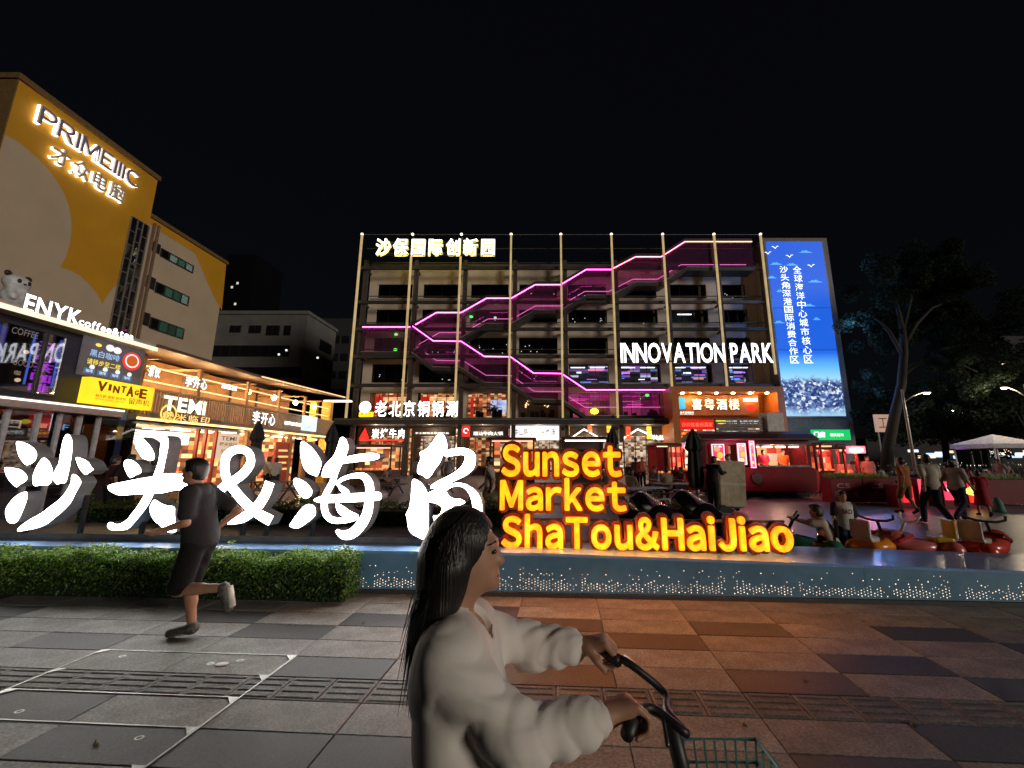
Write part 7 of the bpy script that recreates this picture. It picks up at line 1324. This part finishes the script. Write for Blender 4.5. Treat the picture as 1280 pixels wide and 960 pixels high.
RUN = [o for o in COL.objects if o.name.split('.')[0] == 'person'][0]
# ---- the cyclist
gy = 1.27; G = dict(head=at_y(584, 692, gy), neck=at_y(556, 768, gy), pel=at_y(604, 1010, gy), shR=at_y(562, 822, gy-.155), shL=at_y(592, 782, gy+.155), elR=at_y(648, 925, gy-.19), wrR=at_y(752, 898, gy-.13), elL=at_y(664, 808, gy+.21), wrL=at_y(724, 808, gy+.18))
_p = G['pel']; G.update(hipR=_p+Vector((.02, -.09, -.03)), hipL=_p+Vector((.02, .09, -.03)), knR=_p+Vector((.40, -.10, -.10)), knL=_p+Vector((.43, .10, -.20)), anR=_p+Vector((.30, -.12, -.46)), anL=_p+Vector((.33, .12, -.60)), toR=_p+Vector((.47, -.12, -.50)), toL=_p+Vector((.50, .12, -.64)))
GRIP = {}
hc = G['head']; X_ = Vector((1, 0, 0)); HBm = [[0, 1, 0], [-1, 0, 0], [0, 0, 1]]
hairp = [('e', hc+Vector((-.018, 0, .036)), (.086, .103, .102), HBm, .02), ('e', hc+Vector((-.05, 0, -.03)), (.083, .08, .1), HBm, .04), ('c', hc+Vector((-.06, -.0, -.03)), hc+Vector((-.085, -.02, -.2)), .08, .062, .04), ('c', hc+Vector((-.082, -.02, -.18)), hc+Vector((-.105, -.035, -.38)), .06, .028, .04), ('c', hc+Vector((-.035, -.07, -.03)), hc+Vector((-.05, -.075, -.16)), .035, .028, .04), ('c', hc+Vector((-.06, -.07, -.13)), hc+Vector((-.085, -.085, -.30)), .030, .014, .03), ('-e', hc+Vector((.085, 0, -.02)), (.066, .072, .1), HBm)]
gt, GP = person('woman with long black hair in a loose pale jacket riding a bicycle to the right', Vector((-.3, gy, 0)), 0, 1.66, None, None, None, W_('pale_trousers', (.35, .34, .33)), 'long', hairp, W_('white_shoe', (.6, .6, .58)), .0075, None, None, 0, 0, G, grips={'R': (.25, 0, -.968), 'L': (.25, 0, -.968)}, GC=GRIP)
m_jacket = mat('pale_jacket', (.74, .69, .64), .88, var=.07, scale=5, bump=.5, bscale=5, spec=.12, bdetail=1)
def crumple(seed, a, b, r, n, am):
    random.seed(seed); o = []
    for i in range(n): f = random.random(); c = a.lerp(b, f); d = Vector((random.gauss(0, 1), random.gauss(0, 1), random.gauss(0, 1))).normalized(); o.append(('e', c+d*r*.75, (r*random.uniform(.35, .6), r*random.uniform(.25, .45), r*random.uniform(.3, .6)), None or [[1, 0, 0], [0, 1, 0], [0, 0, 1]], .05))
    return o
up_ = (G['neck']-G['pel']).normalized(); B_ = [[0, up_.z, up_.x], [-1, 0, 0], [0, -up_.x, up_.z]]; tpp = lambda f: G['pel'].lerp(G['neck'], f)
jk = [('e', tpp(.0), (.19, .135, .16), B_, .1), ('e', tpp(.30), (.18, .125, .2), B_, .1), ('e', tpp(.66), (.18, .112, .19), B_, .1), ('c', G['shL'].lerp(G['shR'], .1), G['shL'].lerp(G['shR'], .9), .072, .072, .07), ('c', G['neck']-up_*.05, G['neck']+up_*.03, .078, .07, .03)]
for q in 'LR': jk += [('c', G['sh'+q], G['el'+q], .060, .062, .05), ('c', G['el'+q], G['el'+q].lerp(G['wr'+q], .78), .062, .046, .05), ('c', G['el'+q].lerp(G['wr'+q], .62), G['el'+q].lerp(G['wr'+q], .80), .054, .046, .03), ('c', G['el'+q].lerp(G['wr'+q], .84), G['el'+q].lerp(G['wr'+q], .98), .036, .034, .012)]
jk += [('-c', G['neck']+up_*.01, G['neck']+up_*.2, .06, .07), ('-e', G['neck']+Vector((.11, 0, .0)), (.05, .05, .07))]
jo = soft_part('jacket', jk, .0075, m_jacket, gt, .03)
def folds(o, segs, amp):
    """cloth folds: ridges that run across the limb and bunch towards elbow and cuff, plus slow slack"""
    me = o.data; n = len(me.vertices); co = np.empty(n*3); me.vertices.foreach_get('co', co); co = co.reshape(-1, 3); no = np.empty(n*3); me.vertex_normals.foreach_get('vector', no); no = no.reshape(-1, 3); org = np.array(ORG[o]); w = co+org; D = np.zeros(n)
    for a, b, r, f, ph in segs:
        a, b = np.array(a), np.array(b); ab = b-a; L = np.linalg.norm(ab); u = ab/L; t = ((w-a)@u)/L; rad = np.linalg.norm(w-a-np.outer(t*L, u), axis=1); k = np.clip(1-(rad-r)/.05, 0, 1)*np.clip(1.15-np.abs(t-.5)*1.1, 0, 1)
        s1 = np.cross(u, [0, .6, .8] if abs(u[2]) > .9 else [0, 0, 1.]); s1 /= np.linalg.norm(s1); s2 = np.cross(u, s1); th = np.arctan2((w-a)@s2, (w-a)@s1); q = t*L*f+1.3*np.sin(th*1.0+ph)+.8*np.sin(th*2+2*ph)
        D += k*(np.abs(np.sin(q))**.6*1.2-.7+.35*np.sin(q*2.3+th*2+ph))
    co += no*(D*amp)[:, None]; me.vertices.foreach_set('co', co.ravel()); me.update()
folds(jo, [(G['shR'], G['elR'], .08, 34, .4), (G['elR'], G['wrR'], .08, 44, 1.7), (G['shL'], G['elL'], .08, 36, 2.2), (G['elL'], G['wrL'], .08, 46, .9), (tpp(-.1), tpp(.9), .2, 17, 1.1)], .0055)
for q in 'LR':
    a_, b_2 = G['el'+q].lerp(G['wr'+q], .86), G['el'+q].lerp(G['wr'+q], 1.02); d = b_2-a_; MB().lathe([(.034, 0), (.0385, d.length*.1), (.0385, d.length*.85), (.036, d.length), (.030, d.length)], 44, tuple(a_), tuple(d), fold=.022).build('cuff', m_jacket, gt, True)
for sd_ in (-1, 1):
    b = MB(); b.tube([hc+Vector((.086, sd_*.012, .034)), hc+Vector((.088, sd_*.03, .040)), hc+Vector((.072, sd_*.052, .034))], [.0028, .0034, .0016], 6); b.build('eyebrow', m_hair, gt, True)
b = MB(); b.ell(hc+Vector((.0935, 0, -.058)), (.006, .021, .0045), 12, 6); b.ell(hc+Vector((.092, 0, -.066)), (.0065, .018, .005), 12, 6); b.build('lips', m_lipm, gt, True)
random.seed(77); b = MB()
for i in range(900):
    f = random.random(); a0 = random.uniform(-1.25, 1.25); sy = sin(a0)*.098; sx = -.02-cos(a0)*.085; z0_ = .1*cos(a0*.4)-.03*random.random(); ln = random.uniform(.5, .93); jit = random.gauss(0, .012); pts = [hc+Vector((.02+sx*.3, sy*.55, .125)), hc+Vector((sx*1.0-.01, sy*1.04, .05)), hc+Vector((sx-.03, sy*.98, -.07)), hc+Vector((-.075+sx*.4+jit, sy*.72-.005, -.20*ln)), hc+Vector((-.09+sx*.25+jit*1.4, sy*.6-.01, -.32*ln)), hc+Vector((-.10+sx*.15+jit*1.8, sy*.5-.015, -.45*ln))]
    b.tube(smooth_poly([tuple(q) for q in pts], 3, False), [.0013]*14+[.0008, .0003], 3, False)
b.build('hair_strands', m_hair, gt, True, kind='stuff')
for o in RUN.children:
    n_ = o.name.split('.')[0]; c_ = Vector(ORG[RUN])
    if n_ == 'shirt': folds(o, [(c_+Vector((0, 0, .8)), c_+Vector((-.1, 0, 1.45)), .17, 19, .6)], .005)
    if n_ == 'shorts': folds(o, [(c_+Vector((0, 0, .45)), c_+Vector((0, 0, 1.0)), .17, 24, 1.9)], .004)
# ---- her bicycle
bk = thing('bicycle', 'shared bicycle with black handlebar and teal basket ridden by the woman', 'bicycle', (0, gy, 0)); m_bf = mat('bike_frame_teal', (.05, .22, .21), .35, .1); m_bb = mat('bike_black', (.018, .018, .02), .45)
(gR, aR), (gL, aL) = GRIP['R'], GRIP['L']; st = Vector(((gR.x+gL.x)/2+.13, gy, (gR.z+gL.z)/2-.06))
MB().tube(smooth_poly([tuple(gR+Vector((-.03, -.06, 0))), tuple(gR), tuple(gR+Vector((.06, .055, -.005))), tuple(st+Vector((.02, -.09, .0))), tuple(st), tuple(st+Vector((.02, .09, .0))), tuple(gL+Vector((.06, -.055, -.005))), tuple(gL), tuple(gL+Vector((-.03, .06, 0)))], 5, False), .0115, 10).build('handlebar', m_bb, bk, True)
for g_, s_ in ((gR, -1), (gL, 1)): MB().tube([g_+Vector((-.03, s_*.062, 0)), g_, g_+Vector((.03, -s_*.05, -.004))], .0165, 12).build('grip', m_bb, bk, True); MB().tube([g_+Vector((.05, -s_*.055, -.01)), g_+Vector((.085, -s_*.03, -.02)), g_+Vector((.07, s_*.05, -.03))], .0055, 6).build('brake_lever', mat('lever_steel', (.15, .15, .16), .35, .8), bk, True)
hbx = Vector((st.x+.12, gy, .42)); MB().tube([st+Vector((0, 0, .0)), st.lerp(hbx, .55)], .022, 10).build('stem', m_bb, bk, True)
fwc, rwc = Vector((st.x+.27, gy, .30)), Vector((st.x-.80, gy, .30))
MB().tube([st.lerp(hbx, .5), st.lerp(hbx, .9), fwc+Vector((0, .06, 0))], .018, 8).build('fork', m_bf, bk, True); MB().tube([st.lerp(hbx, .65), Vector((st.x-.3, gy, .32)), Vector((st.x-.46, gy, .45)), Vector((st.x-.53, gy, .66))], .024, 10).build('frame', m_bf, bk, True); MB().tube([Vector((st.x-.3, gy, .32)), rwc+Vector((0, .06, 0))], .014, 8).build('chain_stay', m_bf, bk, True)
soft_part('saddle', [('c', Vector((st.x-.62, gy, .68)), Vector((st.x-.38, gy, .69)), .085, .03)], .012, m_bb, bk)
for c in (fwc, rwc):
    n = 40; b = MB(); b.tube([c+Vector((cos(a)*.29, 0, sin(a)*.29)) for a in [2*pi*k/n for k in range(n+1)]], .022, 8, False); w = b.build('wheel', m_tyre, bk, True); b = MB()
    for k in range(16): a = 2*pi*k/16; b.bar(c, c+Vector((cos(a)*.27, 0, sin(a)*.27)), .003)
    b.build('spokes', m_chrome, w)
bc = Vector((st.x+.19, gy, .58)); b = MB(); n = 9
for z, e in ((.0, .02), (.07, .01), (.14, 0), (.2, -.005)): b.tube([bc+Vector((sx_*(.13-e), sy_*(.17-e), z)) for sx_, sy_ in ((-1, -1), (1, -1), (1, 1), (-1, 1), (-1, -1))], .006, 6)
for k in range(n):
    f = -1+2*k/(n-1)
    for sx_ in (-1, 1): b.bar(bc+Vector((sx_*.11, f*.15, 0)), bc+Vector((sx_*.13, f*.17, .2)), .005); b.bar(bc+Vector((f*.11, sx_*.15, 0)), bc+Vector((f*.13, sx_*.17, .2)), .005)
b.build('basket', m_bf, bk); MB().box(bc.x-.12, bc.x+.12, gy-.16, gy+.16, bc.z-.012, bc.z).build('basket_floor', m_bf, bk)
# ---- passers-by and diners
g_walk = 'people strolling on the plaza'; g_din = 'diners at the plaza tables'
def at(px, py): return at_z(px, py)
person('man in pale shirt and brown trousers walking left beside the amber word Sunset', at(611, 655), pi*.97, 1.68, walk(.2), W_('sand_shirt', (.40, .32, .27)), 'short', W_('brown_trousers', (.12, .07, .05)), group=g_walk)
person('man in brown shirt and shorts seen from behind beside the red planter', at(1137, 643), R_(100), 1.66, walk(.12), W_('brown_shirt', (.30, .11, .035)), 'short', W_('brown_shorts', (.2, .09, .04)), 'short', group=g_walk)
person('man in white t-shirt and dark trousers with his back turned among the walkers', at(1172, 656), R_(75), 1.74, walk(.26), W_('cream_tee', (.46, .41, .35)), 'short', W_('dark_trousers', (.02, .02, .024)), group=g_walk)
person('woman in pale top striding right in dark trousers, dark hair tied up', at(1203, 652), R_(20), 1.62, walk(.34, .22), W_('pale_top', (.45, .38, .34)), 'short', W_('navy_trousers', (.02, .02, .04)), hair='bun', group=g_walk)
person('child in a dark red dress walking near the right planter', at(1232, 646), R_(60), 1.30, walk(.15), W_('red_top', (.35, .02, .035)), 'short', None, 'short', 'bob', group=g_walk, dress=W_('red_dress', (.35, .02, .035)))
p9 = at(893, 643); person('porter in black bending over beside the wrapped carton', p9, R_(35), 1.72, dict(elR=(.2, .18, 1.2), wrR=(.16, .42, 1.22), elL=(-.2, .2, 1.2), wrL=(-.1, .44, 1.25)), W_('black_shirt', (.018, .018, .02)), 'long', W_('black_trousers', (.014, .014, .016)), lean=.25)
person('person in dark cap looking over the top of the wrapped carton', at(914, 632), R_(-95), 1.78, walk(.1), W_('grey_work_shirt', (.1, .09, .09)), 'short', W_('black_trousers', (.014, .014, .016)))
person('young man in white shirt standing behind the ampersand, left of two', at(331, 617), R_(70), 1.72, None, W_('white_shirt', (.5, .48, .46)), 'short', W_('dark_trousers', (.02, .02, .024)), group=g_walk)
person('young man in light grey shirt standing behind the ampersand, right of two', at(341, 618), R_(110), 1.68, None, W_('light_grey_shirt', (.36, .34, .34)), 'short', W_('dark_trousers', (.02, .02, .024)), group=g_walk)
person('person in dark maroon top standing left behind the gap of the first white character', at(129, 650), R_(60), 1.70, None, W_('dark_maroon', (.07, .025, .025)), 'short', W_('dark_trousers', (.02, .02, .024)), hair='bob', group=g_walk)
person('person in black with raised phone standing beside the one in maroon', at(150, 652), R_(120), 1.74, dict(elR=(.24, .12, 1.15), wrR=(.12, .3, 1.28)), W_('black_shirt', (.018, .018, .02)), 'short', W_('dark_trousers', (.02, .02, .024)), group=g_walk)
person('man with striped top bending forward on a bench right of the sea character', at(478, 612), R_(-20), 1.7, dict(SIT, neck=(0, .28, .98), head=(0, .4, 1.04), shL=(-.17, .25, .94), shR=(.17, .25, .94), elL=(-.2, .4, .7), elR=(.2, .4, .7), wrL=(-.1, .5, .5), wrR=(.1, .5, .5)), W_('rose_grey', (.28, .2, .2)), 'short', W_('dark_trousers', (.02, .02, .024)), group=g_din)
for px, py, hdg, hh, c, lab, hr, pz in [(789, 633, 40, 1.62, (.38, .28, .24), 'diner in pale pink top on the bench beside the word Market', 'bob', SIT), (836, 628, 95, 1.70, (.30, .25, .17), 'diner in tan shirt with his back to the camera in front of the folded parasol', 'short', SIT), (822, 622, 200, 1.66, (.12, .15, .2), 'diner in blue grey top at the left end of the table', 'short', SIT), (856, 622, 180, 1.64, (.12, .03, .03), 'diner in dark red top partly hidden by the folded parasol', 'bob', SIT), (847, 616, 250, 1.64, (.2, .05, .06), 'diner facing the camera behind the table', 'long', SIT),
        (796, 612, 80, 1.70, (.24, .12, .1), 'standing man in rust shirt by the entrance behind the tables', 'short', None), (804, 608, 265, 1.72, (.34, .32, .3), 'standing person with white bag strap by the shop entrance', 'short', None), (646, 620, 90, 1.68, (.15, .1, .1), 'person in dark top glimpsed between Sunset and Market', 'short', None), (762, 624, 90, 1.66, (.2, .18, .2), 'seated person glimpsed right of the word Sunset', 'short', SIT)]:
    person(lab, at(px, py), R_(hdg), hh, pz, W_('c%d' % px, c), 'short', W_('dark_trousers', (.02, .02, .024)), hair=hr, vox=.02, group=g_din if pz else g_walk)
for px, c, lab, X_z in [(954, (.5, .02, .05), 'cook in red shirt inside the lit window of the food trailer', 0), (979, (.7, .12, .02), 'cook in orange shirt inside the food trailer, right of the first', 0)]:
    q = Frame((0, TY+1.1, 0), (1, 0, 0)).pt(px, 570); person(lab, Vector((q[0], TY+1.1, .42)), R_(-100), 1.6, dict(wrL=(-.12, .3, 1.0), wrR=(.12, .3, 1.0)), W_('cook%d' % px, c), 'short', W_('dark_trousers', (.02, .02, .024)), vox=.02)
for px, Y_, lab in [(1032, 20.9, 'stall keeper in dark clothes inside the open red stall'), (1069, 20.0, 'stall keeper leaning in the small stall with the pink sign')]:
    q = Frame((0, Y_, 0), (1, 0, 0)).pt(px, 570); person(lab, Vector((q[0], Y_, .1)), R_(-110), 1.66, dict(wrL=(-.12, .3, 1.0), wrR=(.12, .3, 1.0)), W_('dark_maroon', (.07, .025, .025)), 'short', W_('dark_trousers', (.02, .02, .024)), vox=.02)
random.seed(31)
for i, (px, py, hdg, c, lab) in enumerate([(715, 612, 270, (.3, .3, .32), 'distant passer-by in grey near the brown market stall'), (744, 613, 200, (.35, .1, .1), 'distant passer-by in red behind the brown market stall'), (560, 618, 60, (.25, .24, .28), 'distant passer-by behind the horn character'), (520, 614, 100, (.2, .2, .22), 'distant person by the glazed shopfront right of the sea character'), (1090, 618, 240, (.3, .2, .2), 'customer in dusty pink by the planter and red stall'), (868, 612, 300, (.3, .25, .2), 'distant customer between the folded parasol and trailer'), (384, 616, 120, (.08, .08, .09), 'dark figure near the second folded parasol on the left'), (182, 640, 80, (.12, .1, .1), 'dark figure by the tea shop counter left of the runner'), (1256, 616, 190, (.4, .36, .36), 'person in pale top standing by the canopy tent leg')]):
    person(lab, at(px, py), R_(hdg), random.uniform(1.58, 1.76), random.choice([None, walk(.15), walk(.25)]), W_('d%d' % px, c), 'short', W_('dark_trousers', (.02, .02, .024)), hair=random.choice(['short', 'bob', 'long']), vox=.022, group=g_walk)
# ---- two children at the ride-on cars
kb1 = at_y(1060, 680, 6.55); kb1.z = 0; kt, KP = person('small child in white t-shirt with dark sleeves standing between the ride on cars', kb1, R_(-105), 1.13, dict(elR=(.24, .05, 1.15), wrR=(.3, .2, 1.0), head=(0, .04, 1.60)), W_('white_tee', (.56, .54, .52)), 'none', W_('child_trousers', (.02, .025, .05)), vox=.0115, finger=1.0)
soft_part('raglan_sleeve', sum([[('c', KP['sh'+q], KP['sh'+q].lerp(KP['el'+q], .8), .052, .05)] for q in 'LR'], []), .011, W_('raglan_dark', (.03, .03, .035)), kt)
up_k = Vector((0, 0, 1)); fk = Vector((cos(R_(-105)), sin(R_(-105)), 0)); rk = Vector((-fk.y, fk.x, 0)); pc = KP['pel'].lerp(KP['neck'], .66)+fk*.112; b = MB(Matrix(((rk.x, 0, fk.x, pc.x), (rk.y, 0, fk.y, pc.y), (0, 1, 0, pc.z), (0, 0, 0, 1)))); put_text(b, 'BAD', -.07, .07, -.035, .035, .006, bold=.03); b.build('lettering', W_('tee_print', (.12, .03, .03)), kt)
kb2 = at_y(1043, 690, 6.3); kb2.z = 0; person('crouching child in pale shirt with black hair reaching to the green ride on car', kb2, R_(150), 1.35, dict(pel=(0, 0, .42), neck=(0, .16, .92), head=(0, .22, 1.07), shL=(-.16, .14, .88), shR=(.16, .14, .88), elL=(-.2, .36, .86), wrL=(-.17, .58, .92), elR=(.2, .36, .84), wrR=(.16, .58, .9), hipL=(-.09, 0, .4), hipR=(.09, 0, .4), knL=(-.16, .34, .48), knR=(.16, .34, .48), anL=(-.13, .1, .09), anR=(.13, .1, .09), toL=(-.14, .28, .04), toR=(.14, .28, .04)), W_('pale_child_shirt', (.50, .47, .40)), 'short', W_('child_trousers', (.02, .025, .05)), hair='bob', vox=.0115)
